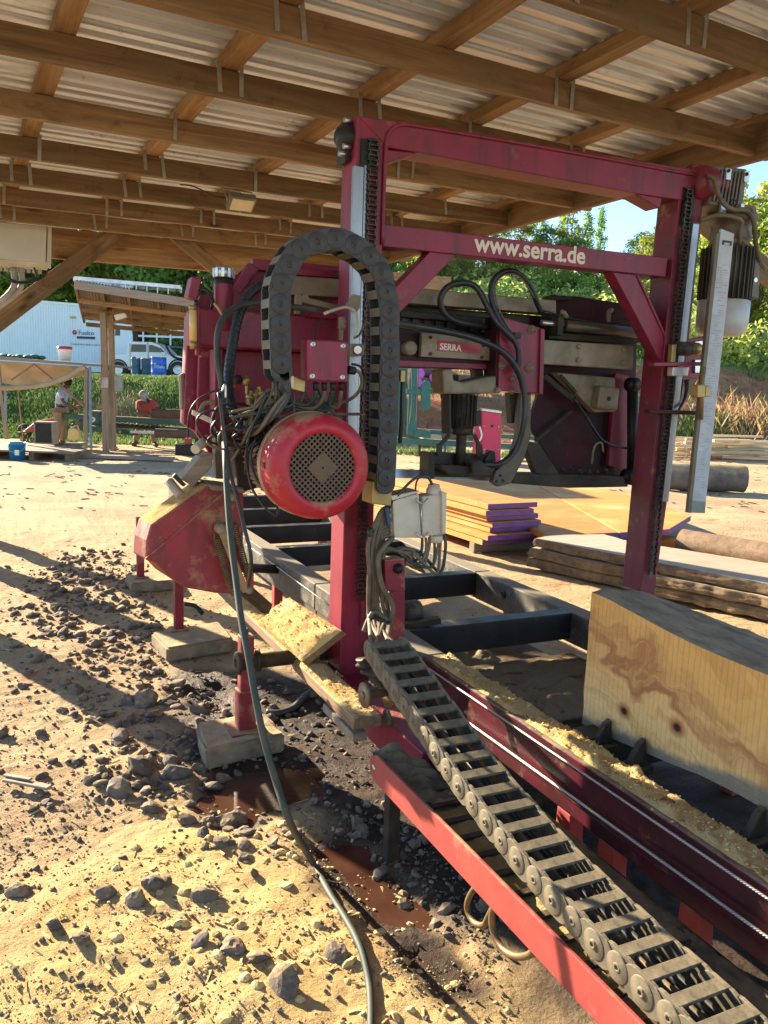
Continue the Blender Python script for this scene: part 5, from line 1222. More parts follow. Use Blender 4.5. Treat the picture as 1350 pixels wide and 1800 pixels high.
# even pitch along the smoothed run, continued past the frame
sm=[P[0]]+[(P[i-1]+P[i]*2+P[i+1])/4 for i in range(1,len(P)-1)]+[P[-1]]
for k in range(1,8): sm.append(V((XC,sm[20].y-.072*k,max(.33,sm[20].z-.004*k))))
bc=thing('cable_chain','dusty plastic cable drag chain running down from the carriage into the red tray','cable chain',sm[-1])
avg=sum(((sm[i+1]-sm[i]).length for i in range(20)))/20
lk2=[link_mesh('link',avg,avg*1.0,.145,PLASD,PLASD,k) for k in (0,1)]
chain_along(lk2,[p+V((.0725,0,0)) for p in sm],(1,0,0),bc)
for i in range(5):
    mb=MB(); mb.tube([p+V((.03+.021*i,0,-.012+.006*(i%2))) for p in sm],.008,7,2); mb.build('cable',(RUB,HOSEG,CABD)[i%3],bc)
# ------------------------------------------------------------------ connectors, stub post and lower carriage
YP=2.96
cn=PL('plug_housing',[(691,880),(737,867),(741,946),(693,945)],YP,.09,CREAM,car,.006)
PL('plug_housing',[(743,872),(784,868),(783,940),(742,944)],YP+.005,.08,CREAM,car,.008)
PL('housing_lid',[(690,880),(737,866),(737,862),(686,872)],YP-.004,.1,CREAM,car,.003); PL('housing_ear',[(777,864),(786,866),(784,936),(778,940)],YP-.012,.1,CREAM,car,.003)
mb=MB(); mb.lathe([(0,0),(.028,0),(.032,.008),(.032,.03),(.026,.036),(.024,.05),(.0,.055)],PY(762,872,YP+.04),(0,0,1),20); mb.build('plug_cap',CREAM,car); mb=MB(); mb.lathe([(0,0),(.026,0),(.03,-.008),(.03,-.028),(.018,-.034),(0,-.034)],PY(766,940,YP+.04),(0,0,1),20); mb.build('plug_cap',CREAM,car)
mb=MB()
for y in (876,936): mb.tube([PY(731,y,YP-.012),PY(738,y+8,YP-.02),PY(746,y+8,YP-.02),PY(752,y,YP-.012)],.004,6,3)
mb.tube([PY(740,880,YP-.015),PY(741,935,YP-.015)],.003,6,1); mb.build('locking_clip',ZINC,car)
mb=MB()
for (x,y) in ((684,893),(682,905),(684,918),(686,930),(683,942)): mb.cyl(PY(692,y,YP+.03),PY(x,y+1,YP+.03),.014,.011,10)
mb.build('gland',CREAM,car); PL('blue_tag',[(677,893),(684,892),(688,925),(682,926)],YP-.01,.012,mk('blue_plastic',(.03,.06,.16,1),None,.4),car,.003)
rs=random.Random(21)
for i in range(9):
    x0,y0=(684,893+i*6); xs=652+i*3.2; 
    hose([(x0,y0,YP+.03),(x0-14,y0+6,YP+.01),(xs-2+rs.uniform(-3,3),950+rs.uniform(-8,8),YP-.02+i*.006),(xs-3,1000,YP-.02+i*.006),(xs-5+rs.uniform(-4,4),1050+rs.uniform(-14,10),YP+i*.005),(xs+rs.uniform(-6,9),1088,YP+.0)]+[(*proj(sm[0]+V((.03+.012*((i*4)%9),.035+.004*(i%3),-.002+.006*(i%2)))),(sm[0].y+.04)),(*proj(sm[2]+V((.03+.012*((i*4)%9),.0,-.012))),sm[2].y)],.0075+.002*rs.random(),CABD,'cable',8)
hose([(655,930,YP-.03),(650,935,YP-.03),(652,942,YP-.03)],.012,RUB,'cable_tie')
hose([(690,945,YP),(672,965,YP-.03),(664,985,YP-.03),(672,1030,YP-.03),(690,1065,YP-.03),(684,1090,YP-.03),(660,1075,YP),(648,1090,YP),(640,1110,YP)],.011,CABD,'cable')
for i in range(7):
    x0=742+i*6.5; j=lambda a:rs.uniform(-a,a); hose([(x0,946-i,YP+.04),(x0+j(3),966+j(5),YP+.03),(x0-8+j(6),985+i*4+j(8),YP+.02+j(.02)),(x0-34+j(8),1000-i*5+j(6),YP+.02+j(.02)),(715+j(8),980-i*3+j(4),YP+.02),(690,966+j(4),YP+.02),(668,960+i*2,YP+.02)],.0055+.002*rs.random(),CABD if i%3 else HOSEG,'cable',8)
hose([(684,893,YP+.02),(700,870,YP),(728,842,YP),(750,838,YP),(760,852,YP+.03)],.006,HOSEG,'cable'); hose([(730,868,YP),(733,845,YP),(748,832,YP),(758,848,YP+.02)],.004,RUB,'wire')
YS=2.98
PL('stub_post',[(685,1040),(712,1040),(712,1185),(686,1175)],YS,.07,REDD,car,.005)
sb=PL('switch_box',[(676,985),(712,982),(713,1040),(678,1040)],YS-.035,.08,REDD,car,.005)
mb=MB(); mb.lathe([(0,-.022),(.012,-.022),(.015,-.016),(.015,-.01),(.022,-.008),(.022,.0)],PY(699,999,YS-.035),(0,1,0),18); mb.build('key_switch',BLK,sb)
mb=MB(); mb.cyl(PY(672,1010,YS),PY(681,1010,YS),.018,.018,12); mb.build('gland',BLK,sb)
# base beam, wheels
base=MB(); base.box((1.325,2.42,.215),(1.43,3.55,.36)); bo=base.build('base_beam',RED,car,.006)
PL('base_plate',[(597,1186),(650,1202),(655,1212),(596,1196)],YG-.02,.2,RED,car,.003)
c=PX(641,1222,1.215)
mb=MB(); mb.lathe([(0,-.006),(.048,-.006),(.048,.004),(.017,.005),(.017,.09),(.0,.09)],c,(1,0,0),28); mb.lathe([(.009,-.012),(.009,-.005),(.016,-.005),(.016,-.014),(0,-.014)],c,(1,0,0),14); mb.build('wheel',mk('dusty_wheel',(.3,.21,.12,1),(.14,.1,.06,1),.5,.3,scale=12),car)
mb=MB(); mb.lathe([(0,-.008),(.05,-.008),(.055,0),(.05,.008),(0,.008)],c+V((.1,0,0)),(1,0,0),28)
for k in range(24):
    g_=k*.2618; d=V((0,math.cos(g_),math.sin(g_))); mb.bar(c+V((.1,0,0))+d*.052,c+V((.1,0,0))+d*.062,.008,.012,up=(1,0,0))
mb.build('sprocket',SPR,car)
q=PX(640,1165,1.26); mb=MB(); mb.lathe([(0,-.012),(.034,-.012),(.026,-.004),(.026,.004),(.034,.012),(.01,.012),(.01,.016),(0,.016)],q,(0,0,1),24); mb.build('guide_pulley',GRIME,car)
mb=MB(); mb.bar(q+V((0,0,-.03)),q+V((.05,-.08,-.04)),.05,.015); mb.bar(q+V((.02,-.05,-.05)),q+V((.06,-.16,-.07)),.04,.02); mb.build('pulley_bracket',GRIME,car,.004)
q=PX(682,1262,1.322); mb=MB(); mb.lathe([(0,-.006),(.036,-.006),(.036,0)],q,(1,0,0),20); mb.build('cover_disc',PLASD,car)
# two long hoses that run out onto the ground
def gh(pts,r,mat,name,lab,cat_):
    mb=MB(); mb.tube(pts,r,10,6); o=mb.build(name,mat,None); tag(o,lab,cat_); return o
gz_=lambda px,py,dz=.012:(lambda p:V((p.x,p.y,ground_z(p.x,p.y)+dz)))(PZ(px,py))
gh([PY(393,740,YF-.3),PY(396,800,2.9),PY(399,860,2.8),PY(405,940,2.7),PY(415,1020,2.6),PY(424,1090,2.5),PY(436,1150,2.42),PY(448,1220,2.36),PY(462,1290,2.3),PY(484,1370,2.25),PY(512,1450,2.18),gz_(545,1520,.03),gz_(580,1580),gz_(610,1635),gz_(634,1690),gz_(648,1740),gz_(652,1800),gz_(650,1900)],.0112,mk('green_hose',(.022,.045,.036,1),(.07,.065,.045,1),.65,scale=6,dust=.66,up=.1),'hose','green rubber hose hanging from the saw head and trailing over the sawdust','hose')
gh([gz_(552,1212),gz_(535,1225),gz_(515,1243),gz_(490,1254),gz_(470,1252)],.018,HOSEG,'pipe_offcut','short black pipe lying in the wet mud under the bed','pipe')
LP=lambda pts,x=1.19:[PX(px,py,x) for px,py in pts]
gh(LP([(850,1552),(834,1562),(823,1582),(822,1602),(834,1622),(850,1626),(858,1612),(868,1592)]),.009,SPR,'loose_hose','small loop of muddy hose hanging under the red tray','hose')
gh(LP([(876,1580),(866,1602),(866,1632),(876,1658),(894,1676),(916,1682),(936,1674),(946,1650)]),.010,SPR,'loose_hose','larger loop of muddy hose hanging under the red tray','hose')
# ================================================================== THE YARD BEHIND
RHV=V((math.cos(YAW),-math.sin(YAW),0)); FHV=V((math.sin(YAW),math.cos(YAW),0))
def ud(p): return V((p[0],p[1],0)).dot(RHV),V((p[0],p[1],0)).dot(FHV)
def xy(u,d): return RHV*u+FHV*d
class Loc:
    """local frame facing the camera's horizontal axes: x right, y away, z up"""
    def __init__(s,loc): s.o=V(loc)
    def p(s,px,py,v=0.0):
        r=ray(px,py); t=((s.o+FHV*v)-CAM).dot(FHV)/r.dot(FHV); q=CAM+r*t-s.o
        return V((q.dot(RHV),v,q.z))
    def rect(s,x0,y0,x1,y1,v=0): 
        a=s.p(x0,y0,v);b=s.p(x1,y1,v); return min(a.x,b.x),max(a.x,b.x),min(a.z,b.z),max(a.z,b.z)
def at_depth(px,d,z=0.0):
    u=(px-CX)/F*d  # first guess, refined
    for _ in range(6):
        P=xy(u,d); q=proj((P.x,P.y,z)); u+=(px-q[0])/F*d
    P=xy(u,d); return V((P.x,P.y,z))
def far_thing(name,label,cat_,loc,group=None):
    o=thing(name,label,cat_,loc,-YAW,group); return o,Loc(loc)
def lbox(mb,L,x0,y0,x1,y1,v0,v1,mi=0):
    a,b,c,d=L.rect(x0,y0,x1,y1,v0); mb.box((a,v0,c),(b,v1,d),mi); return mb
# ---------------------------------------------------------------- terrain
def hz(u,d):
    r=sst(-2.5,1.5,u)
    n=noise.fractal(V((u*.16,d*.16,1.0)),1,2,4); n2=noise.fractal(V((u*.7,d*.7,4.0)),1,2,3)
    d0=20.6+.5*noise.noise(V((u*.3,0,3)))
    left=1.62*sst(d0,d0+5.2,d)+max(0,d-50)*.2
    d1=24.6+.8*noise.noise(V((u*.35,2,3)))+sst(9,16,u)*1.0
    right=1.3*sst(d1,d1+3.0,d)+1.7*sst(d1+3.2,d1+9.0,d)+max(0,min(d,66)-34)*.225
    b=left*(1-r)+right*r
    amp=.10*sst(20,24,d)+.35*sst(30,50,d)
    return b+amp*n+.05*sst(20.5,22,d)*n2-.14*(1-sst(d0-.8,d0+.4,d) if r<.5 else 1-sst(d1-.8,d1+.4,d))
def terrain():
    us=axis([(-120,-30,6),(-30,-12,1.2),(-12,22,.3),(22,40,1.0),(40,140,8)]); ds=axis([(18.5,36,.3),(36,70,1.2),(70,170,8)])
    nx=len(us);vs=[];cols=[]
    for d in ds:
        for u in us:
            P=xy(u,d); vs.append((P.x,P.y,hz(u,d)))
            r=sst(-2.2,.8,u); q=noise.fractal(V((u*.33,d*.5,9)),1,2,4)+(.5*sst(7.5,9.5,u)*sst(26,27.5,d) if u>7 else .28*sst(-1,0,u)*(1-sst(5.5,7,u)))
            c=r*sst(23.0,24.5,d)*(1-sst(32.0,34.5,d+q*2.0)); c*=sst(-.5,-.2,q+.18*math.sin(d*.9))
            bare=(1-r)*max(0,1-((u+7.6)**2*1.2+(d-22.9)**2*.25))*.9
            cols.append((max(c,bare),sst(.0,.3,q),0,1))
    fs=[(j*nx+i,j*nx+i+1,(j+1)*nx+i+1,(j+1)*nx+i) for j in range(len(ds)-1) for i in range(nx-1)]
    me=bpy.data.meshes.new('hillside'); me.from_pydata(vs,[],fs); at=me.color_attributes.new('zone','FLOAT_COLOR','POINT')
    at.data.foreach_set('color',[c for k in cols for c in k]); me.polygons.foreach_set('use_smooth',[True]*len(fs))
    t=NT('grass_and_clay'); v=t.mapping(); a=t.n('ShaderNodeVertexColor',layer_name='zone'); sp=t.n('ShaderNodeSeparateColor'); t.l(a.outputs[0],sp.inputs[0])
    n=t.noise(v,.6,6,.6); n2=t.noise(v,5,7,.7)
    g=t.mix(t.ramp(n,[(.35,0.),(.65,1.)]),(.09,.16,.03,1),(.16,.22,.05,1)); g=t.mix(t.ramp(n2,[(.55,0.),(.75,1.)]),g,(.05,.085,.02,1))
    c=t.mix(t.ramp(n2,[(.35,0.),(.65,1.)]),(.36,.15,.07,1),(.24,.09,.045,1)); c=t.mix(t.ramp(n,[(.55,0.),(.7,1.)]),c,(.42,.22,.11,1))
    me.materials.append(t.fin(t.mix(sp.outputs[0],g,c),.95,0,t.bump(n2,.6,.08),.2))
    o=bpy.data.objects.new('hillside',me); COL.objects.link(o); return struct(o)
terrain()
LEAF1=thatleaf('leaf_bright',(.19,.28,.04,1),(.29,.37,.07,1),.58); LEAF2=thatleaf('leaf_mid',(.13,.22,.045,1),(.22,.32,.07,1),.58); LEAF3=thatleaf('leaf_yellow',(.32,.37,.07,1),(.40,.43,.12,1),.58)
GRASSM=thatleaf('grass_blade',(.085,.135,.032,1),(.14,.19,.05,1),.35); DRYG=thatleaf('dry_grass',(.50,.34,.17,1),(.42,.30,.12,1),.4)
TRUNKP=mk('pale_bark',(.42,.38,.3,1),(.22,.19,.14,1),.85,scale=5,bump=.3); TRUNKD=mk('dark_bark',(.12,.09,.06,1),(.07,.055,.04,1),.9,scale=5,bump=.4)
# grass on the bank: nobody could count it
def blades(name,n,fu,label,mat,hmin,hmax,w=.03,cat_='grass'):
    rs=random.Random(len(label)); vs=[];fs=[]
    k=0
    while k<n:
        r=fu(rs)
        if r is None: continue
        u,d,z=r; P=xy(u,d); g=rs.random()*6.28; h=rs.uniform(hmin,hmax); dx,dy=math.cos(g)*w,math.sin(g)*w; lx,ly=rs.gauss(0,.35)*h,rs.gauss(0,.35)*h
        b=len(vs); vs+=[(P.x-dx,P.y-dy,z-.02),(P.x+dx,P.y+dy,z-.02),(P.x+lx*.5+dx*.6,P.y+ly*.5+dy*.6,z+h*.6),(P.x+lx,P.y+ly,z+h)]; fs+=[(b,b+1,b+2),(b,b+2,b+3)]; k+=1
    me=bpy.data.meshes.new(name); me.from_pydata(vs,[],fs); me.materials.append(mat); o=bpy.data.objects.new(name,me); COL.objects.link(o); tag(o,label,cat_,kind='stuff'); return o
def fb(rs):
    u=rs.uniform(-13,-.8); d=20.7+5.6*rs.random()**.8
    if (u+7.6)**2*1.2+(d-22.9)**2*.25<.7 and rs.random()<.85: return None
    return u,d,hz(u,d)
blades('bank_grass',60000,fb,'short green grass covering the bank below the white pickup',GRASSM,.05,.15,.016)
def fr(rs):
    u=rs.uniform(-1.5,22); d=rs.uniform(22.6,36); q=noise.fractal(V((u*.33,d*.5,9)),1,2,4)+(.5*sst(7.5,9.5,u)*sst(26,27.5,d) if u>7 else .28*sst(-1,0,u)*(1-sst(5.5,7,u)))
    if q+.18*math.sin(d*.9)>-.16 and rs.random()<.96: return None
    return u,d,hz(u,d)
blades('slope_grass',9000,fr,'patchy grass growing on the red clay slope at right',GRASSM,.1,.4,.03)
def fd(rs):
    u=rs.gauss(11.9,.8); d=rs.gauss(26.2,.6)
    return u,d,hz(u,d)
blades('dry_grass',520,fd,'tall dry straw coloured grass in front of the clay bank at right',DRYG,.2,.85,.005)
def fl_(rs):
    u=rs.uniform(-9,5); d=rs.uniform(20.0,21.0); 
    if rs.random()<.5: return None
    return u,d,.0
blades('verge_grass',3500,fl_,'thin strip of grass at the foot of the bank behind the green mill',GRASSM,.05,.16,.02)
# leafy ground cover on the slopes
def leafcloud(rs,c,r,n,size,vs,fs,sc=(1,1,1)):
    for _ in range(n):
        d=V((rs.gauss(0,1),rs.gauss(0,1),rs.gauss(0,1))).normalized()*(rs.random()**.45)
        p=V((c[0]+d.x*r*sc[0],c[1]+d.y*r*sc[1],c[2]+d.z*r*sc[2]))
        nrm=(d+V((rs.gauss(0,.6),rs.gauss(0,.6),rs.gauss(.5,.6)))).normalized(); a=nrm.orthogonal().normalized(); g=rs.random()*6.28
        a=(a*math.cos(g)+nrm.cross(a)*math.sin(g)); b=nrm.cross(a); s=size*rs.uniform(.6,1.3); w=s*.42
        k=len(vs); vs+=[p-a*s,p+b*w,p+a*s,p-b*w]; fs.append((k,k+1,k+2,k+3))
def shrubs(name,label,n,fu,mat,rmin,rmax,leaf,dens):
    rs=random.Random(len(label)+3); vs=[];fs=[]
    for _ in range(n):
        u,d=fu(rs); r=rs.uniform(rmin,rmax); P=xy(u,d); leafcloud(rs,(P.x,P.y,hz(u,d)+r*.45),r,int(dens*r*r),leaf,vs,fs,(1,1,.75))
    me=bpy.data.meshes.new(name); me.from_pydata(vs,[],fs); me.materials.append(mat); o=bpy.data.objects.new(name,me); COL.objects.link(o); return tag(o,label,'undergrowth',kind='stuff')
shrubs('slope_bushes','bright yellow green bushes covering the hillside behind the saw head',230,lambda rs:((lambda d:(rs.uniform(.0,.52)*d,d))(rs.uniform(33.5,62))),LEAF3,.7,2.0,.17,110)
shrubs('slope_scrub','mid green scrub low on the clay slope',90,lambda rs:((lambda d:(rs.uniform(.03,.52)*d,d))(rs.uniform(33.2,36.5))),LEAF2,.35,.8,.11,200)
shrubs('forest_understory','dark leafy undergrowth along the edge of the far trees',130,lambda rs:((lambda d:(rs.uniform(-.52,.06)*d,d))(rs.uniform(50,58))),LEAF2,1.0,2.4,.22,90)
# ---------------------------------------------------------------- trees
def tree_proto(kind,seed):
    rs=random.Random(seed); vs=[];fs=[]; tb=MB()
    if kind=='slender':
        Hh=9.5; tb.tube([(0,0,-.3),(rs.gauss(0,.1),rs.gauss(0,.1),Hh*.5),(rs.gauss(0,.2),rs.gauss(0,.2),Hh)],.13,7,3,r_end=.03)
        for k in range(26):
            z=Hh*(.34+.68*k/26); R=1.9*(1-.55*abs(k/26-.35))*(.65+.5*rs.random()); g=rs.random()*6.28; q=V((math.cos(g)*R*.75,math.sin(g)*R*.75,z))
            tb.tube([(0,0,z-.5),q],.03,4,1,r_end=.01); leafcloud(rs,q,R*.55,int(60+40*rs.random()),.2,vs,fs,(1,1,.6))
    elif kind=='round':
        Hh=7.5; tb.tube([(0,0,-.3),(.1,0,Hh*.35),(0,.1,Hh*.75)],.2,7,3,r_end=.06)
        for k in range(38):
            d=V((rs.gauss(0,1),rs.gauss(0,1),rs.gauss(.1,.9))).normalized(); q=V((d.x*2.7,d.y*2.7,Hh*.62+d.z*2.6))*1.0
            q=V((q.x*(.6+.45*rs.random()),q.y*(.6+.45*rs.random()),q.z)); tb.tube([(0,0,Hh*.4),q],.045,4,1,r_end=.012); leafcloud(rs,q,.75+.5*rs.random(),int(80+60*rs.random()),.19,vs,fs,(1,1,.7))
    else:   # column
        Hh=8.5; tb.tube([(0,0,-.3),(0,0,Hh)],.12,6,1,r_end=.03)
        for k in range(24):
            z=Hh*(.3+.7*k/24); R=.8*(1-.5*k/24); g=rs.random()*6.28; q=V((math.cos(g)*R*.6,math.sin(g)*R*.6,z)); tb.tube([(0,0,z-.3),q],.02,4,1); leafcloud(rs,q,.55,60,.16,vs,fs,(1,1,.9))
    return tb,vs,fs,Hh
PROTO={}
def tree(kind,seed,leaf,bark,loc,h,label,group,rz=0,name='tree'):
    key=(kind,seed,leaf.name,bark.name)
    if key not in PROTO:
        tb,vs,fs,Hh=tree_proto(kind,seed); r=thing(name,label,'tree',(0,0,0)); t=tb.build('trunk',bark,r,local=True)
        me=bpy.data.meshes.new('crown'); me.from_pydata(vs,[],fs); me.materials.append(leaf); c=bpy.data.objects.new('crown',me); COL.objects.link(c); c.parent=r
        PROTO[key]=(r,Hh,[False])
    r,Hh,used=PROTO[key]
    if used[0]: r=copy_tree(r)
    used[0]=True
    s=h/Hh; r.location=loc; r.rotation_euler=(0,0,rz); r.scale=(s*1.0,s*1.0,s); r['label']=label; r['group']=group; return r
rs=random.Random(77)
def place_tree(px,d,h,kind,leaf,bark,label,group,seed=None):
    b=at_depth(px,d,0); u,dd=ud(b); b.z=hz(u,dd)-.1
    tree(kind,seed if seed is not None else rs.randrange(3),leaf,bark,b,h,label,group,rs.random()*6.28)
GL='forest trees behind the white container'; GR='trees along the crest of the right hillside'
px=-60
while px<720:
    k=rs.random(); d=rs.uniform(52,60)
    if k<.55: place_tree(px,d,rs.uniform(10,13),'slender',LEAF2 if rs.random()<.4 else LEAF1,TRUNKP,'slender pale trunked tree in the forest behind the white container and small shed',GL)
    else: place_tree(px,d,rs.uniform(8,11),'round',LEAF2 if rs.random()<.4 else LEAF1,TRUNKD,'broad leafy tree in the forest behind the white container and small shed',GL+' with broad crowns')
    px+=rs.uniform(20,38)
px=700
while px<1010:
    place_tree(px,rs.uniform(58,66),rs.uniform(3.8,5.6)*(1 if px<930 else .75),rs.choice(('slender','round','slender')),rs.choice((LEAF1,LEAF3,LEAF2)),TRUNKP,'bright green tree on the hill crest seen under the lower red beam',GR); px+=rs.uniform(24,40)
px=690
while px<1080:
    place_tree(px,rs.uniform(46,56),rs.uniform(2.6,3.8),'round',rs.choice((LEAF1,LEAF3,LEAF1)),TRUNKD,'rounded yellow green tree on the mid slope behind the saw head',GR+', mid slope'); px+=rs.uniform(26,44)
place_tree(985,63,6.6,'slender',LEAF2,TRUNKP,'tall dark tree standing left of the two thin trees against the sky','skyline trees')
place_tree(1012,64,5.3,'column',LEAF2,TRUNKP,'left one of two thin column shaped trees against the blue sky','skyline trees')
place_tree(1034,64,5.4,'column',LEAF2,TRUNKP,'right one of two thin column shaped trees against the blue sky','skyline trees',1)
for px,d,h in ((1108,60,4.0),(1130,55,4.2),(1155,58,4.8),(1185,50,4.6)): place_tree(px,d,h,'round',LEAF1,TRUNKD,'leafy tree at the right end of the crest beside the far gantry post','trees by the far gantry post')
for px,d,h,k in ((1215,46,6.2,'slender'),(1240,44,6.0,'round'),(1268,42,7.0,'slender'),(1300,40,6.6,'round'),(1335,42,8.0,'slender'),(1372,40,7.8,'round'),(1325,38,4.4,'round'),(1275,39,4.0,'round'),(1225,40,3.6,'round'),(1380,38,5,'round')): place_tree(px,d,h,k,rs.choice((LEAF1,LEAF3,LEAF3)),TRUNKP,'sunlit tree at the right edge of the hillside behind the hanging motor','trees behind the hanging motor')
# ---------------------------------------------------------------- white container, truck, pickup, drums
GLASS=mk('dark_window_glass',(.03,.04,.05,1),(.02,.025,.03,1),.08,scale=3,bump=0); TYRE=mk('tyre_rubber',(.02,.02,.02,1),(.04,.035,.03,1),.8,scale=9); BLUEW=mk('pale_blue_white_panel',(.74,.80,.83,1),(.67,.73,.77,1),.5,scale=1.5,bump=.02)
NAVY=mk('navy_print',(.02,.04,.10,1),(.03,.05,.12,1),.6,scale=9); CUR=mk('white_car_paint',(.74,.75,.76,1),(.62,.62,.62,1),.25,scale=2,dust=.74,bump=.01)
b=at_depth(100,45,1.62); ct,L=far_thing('fuel_container','long pale blue white shipping container with fuel company lettering behind the bank','container',b)
mb=MB(); x0,x1,z0,z1=L.rect(-90,531,192,650); z0=.35
a=L.p(-90,515);bq=L.p(192,538)
n=120
for i in range(n):
    xa=a.x+(bq.x-a.x)*i/n; xb=a.x+(bq.x-a.x)*(i+.5)/n; xc=a.x+(bq.x-a.x)*(i+1)/n; t=(i+.5)/n; zt=a.z+(bq.z-a.z)*t
    off=0 if i%2 else .035
    mb.box((xa,off,z0),(xc,2.4,zt-.12))
mb.build('wall',BLUEW,ct,local=True,merge=False)
mb=MB(); mb.prism([(a.x,-.03,a.z-.12),(bq.x,-.03,bq.z-.12),(bq.x,-.03,bq.z),(a.x,-.03,a.z)],(0,2.46,0)); mb.box((a.x,-.03,z0-.15),(bq.x,2.43,z0)); mb.build('top_rail',BLUEW,ct,.01,local=True)
mb=MB(); mb.box((bq.x-.02,-.04,z0),(bq.x+.1,2.44,bq.z-.01)); mb.build('corner_post',BLUEW,ct,.01,local=True)
def far_text(s,L,parent,px,py,px2,mat,v=-.045):
    p=L.p(px,py,v); q=L.p(px2,py,v); w=q.x-p.x
    cu=bpy.data.curves.new('lettering','FONT'); cu.body=s; cu.size=1; cu.extrude=.002
    o=bpy.data.objects.new('lettering',cu); COL.objects.link(o); dg=bpy.context.evaluated_depsgraph_get(); dg.update(); me=bpy.data.meshes.new_from_object(o.evaluated_get(dg)); bpy.data.objects.remove(o)
    W_=max(t.co.x for t in me.vertices); k=w/W_
    for t in me.vertices: t.co=V((p.x+t.co.x*k,v+t.co.z,p.z+t.co.y*k))
    me.materials.clear(); me.materials.append(mat); ob=bpy.data.objects.new('lettering',me); COL.objects.link(ob); ob.parent=parent; return ob
far_text('Fuelco',L,ct,138,588,165,NAVY); far_text('COMBUSTIBLE LIQUID CLASS C1',L,ct,125,606,176,NAVY)
mb=MB(); x0,x1,z0_,z1=L.rect(135,591,167,596,-.05); mb.box((x0,-.052,z0_),(x1,-.04,z1)); mb.build('address_bar',NAVY,ct,local=True)
p=L.p(131,584,-.05); mb=MB(); mb.lathe([(0,0),(.12,0),(.12,.01)],p,(0,1,0),20); mb.build('logo',mk('logo_red',(.5,.04,.05,1),None,.5),ct,local=True)
mb=MB(); q=L.p(133,582,-.055); mb.bar(q+V((-.1,0,-.12)),q+V((.12,0,.1)),.01,.05,up=(0,1,0)); mb.build('logo_wave',WHITEP,ct,local=True)
mb=MB(); x0,x1,z0_,z1=L.rect(123,556,134,560,-.05); mb.box((x0,-.052,z0_),(x1,-.04,z1)); mb.build('yellow_sticker',mk('sticker_yellow',(.6,.5,.08,1),None,.5),ct,local=True)
b=at_depth(230,44,1.62); tk_,L=far_thing('flatbed_truck','grey flatbed truck with pale cab and rack rails parked behind the white pickup','truck',b)
mb=MB(); mb.prism([L.p(x,y) for x,y in ((200,640),(200,575),(206,568),(229,571),(233,590),(233,640))],(0,2.2,0)); cab=mb.build('cab',BLUEW,tk_,.04,local=True)
mb=MB(); mb.prism([L.p(x,y,-.012) for x,y in ((203,577),(211,575),(211,590),(202,590))],(0,.01,0)); mb.build('window',GLASS,cab,local=True)
mb=MB(); lbox(mb,L,233,572,243,612,.1,2.1); mb.build('headboard',GRIME,tk_,.02,local=True)
mb=MB(); lbox(mb,L,240,606,420,616,0,2.2); mb.build('bed',mk('dark_grey_bed',(.10,.105,.11,1),(.06,.06,.06,1),.6,scale=3),tk_,.02,local=True)
mb=MB()
for y in (582,592): lbox(mb,L,243,y,420,y+2.5,.05,.1)
for x in range(250,420,24): lbox(mb,L,x,580,x+3,607,.03,.09)
mb.build('rack_rail',WHITEP,tk_,local=True,merge=False)
for x in (216,300,330):
    p=L.p(x,640,0); mb=MB(); mb.lathe([(.2,-.02),(.48,0),(.52,.04),(.52,.24),(.4,.28),(0,.28)],(p.x,.0,.52),(0,1,0),28); mb.build('wheel',TYRE,tk_,local=True)
b=at_depth(262,39,1.62); pu,L=far_thing('pickup','white double cab pickup with black snorkel parked on top of the bank','pickup',b)
prof=[(192,650),(193,622),(222,621),(224,604),(230,600),(266,601),(280,606),(296,622),(322,627),(334,632),(337,650)]
mb=MB(); mb.prism([L.p(x,y) for x,y in prof],(0,1.75,0)); bd=mb.build('body',CUR,pu,.05,local=True)
for nm,poly in (('window',[(231,605),(257,605.5),(257,618.5),(230,618.5)]),('window',[(262,606),(268,606.5),(283,612),(290,619.5),(262,619)])):
    mb=MB(); mb.prism([L.p(x,y,-.02) for x,y in poly],(0,.015,0)); mb.build(nm,GLASS,bd,local=True)
for x in (208,313):
    p=L.p(x,649,0); mb=MB(); mb.lathe([(.40,-.01),(.47,-.008),(.47,.0)],(p.x,-.012,p.z),(0,1,0),28); mb.build('wheel_arch',BLK,bd,local=True)
    mb=MB(); mb.lathe([(.22,-.05),(.36,-.06),(.39,-.03),(.39,.2),(0,.2)],(p.x,0,p.z-.02),(0,1,0),28); w=mb.build('wheel',TYRE,pu,local=True)
    mb=MB(); mb.lathe([(0,-.045),(.05,-.045),(.18,-.03),(.225,-.05)],(p.x,0,p.z-.02),(0,1,0),20); mb.build('rim',ALU,w,local=True)
mb=MB(); mb.tube([L.p(292,606,-.05),L.p(294,612,-.06),L.p(302,624,-.06),L.p(312,630,-.06),L.p(322,631,-.05)],.05,8,3); mb.tube([L.p(290,603,-.05),L.p(296,604,-.05)],.07,8,1); mb.build('snorkel',BLK,pu,local=True)
mb=MB(); lbox(mb,L,284,619,290,624,-.2,-.03); mb.build('mirror',CUR,bd,.01,local=True)
mb=MB(); lbox(mb,L,233,627,238,629,-.04,0); mb.build('door_handle',BLK,bd,local=True); mb=MB(); lbox(mb,L,263,627,268,629,-.04,0); mb.build('door_handle',BLK,bd,local=True)
mb=MB(); lbox(mb,L,259.5,602,261,648,-.012,0); mb.build('door_gap',BLK,bd,local=True); mb=MB(); lbox(mb,L,228,603,229.2,648,-.012,0); mb.build('door_gap',BLK,bd,local=True)
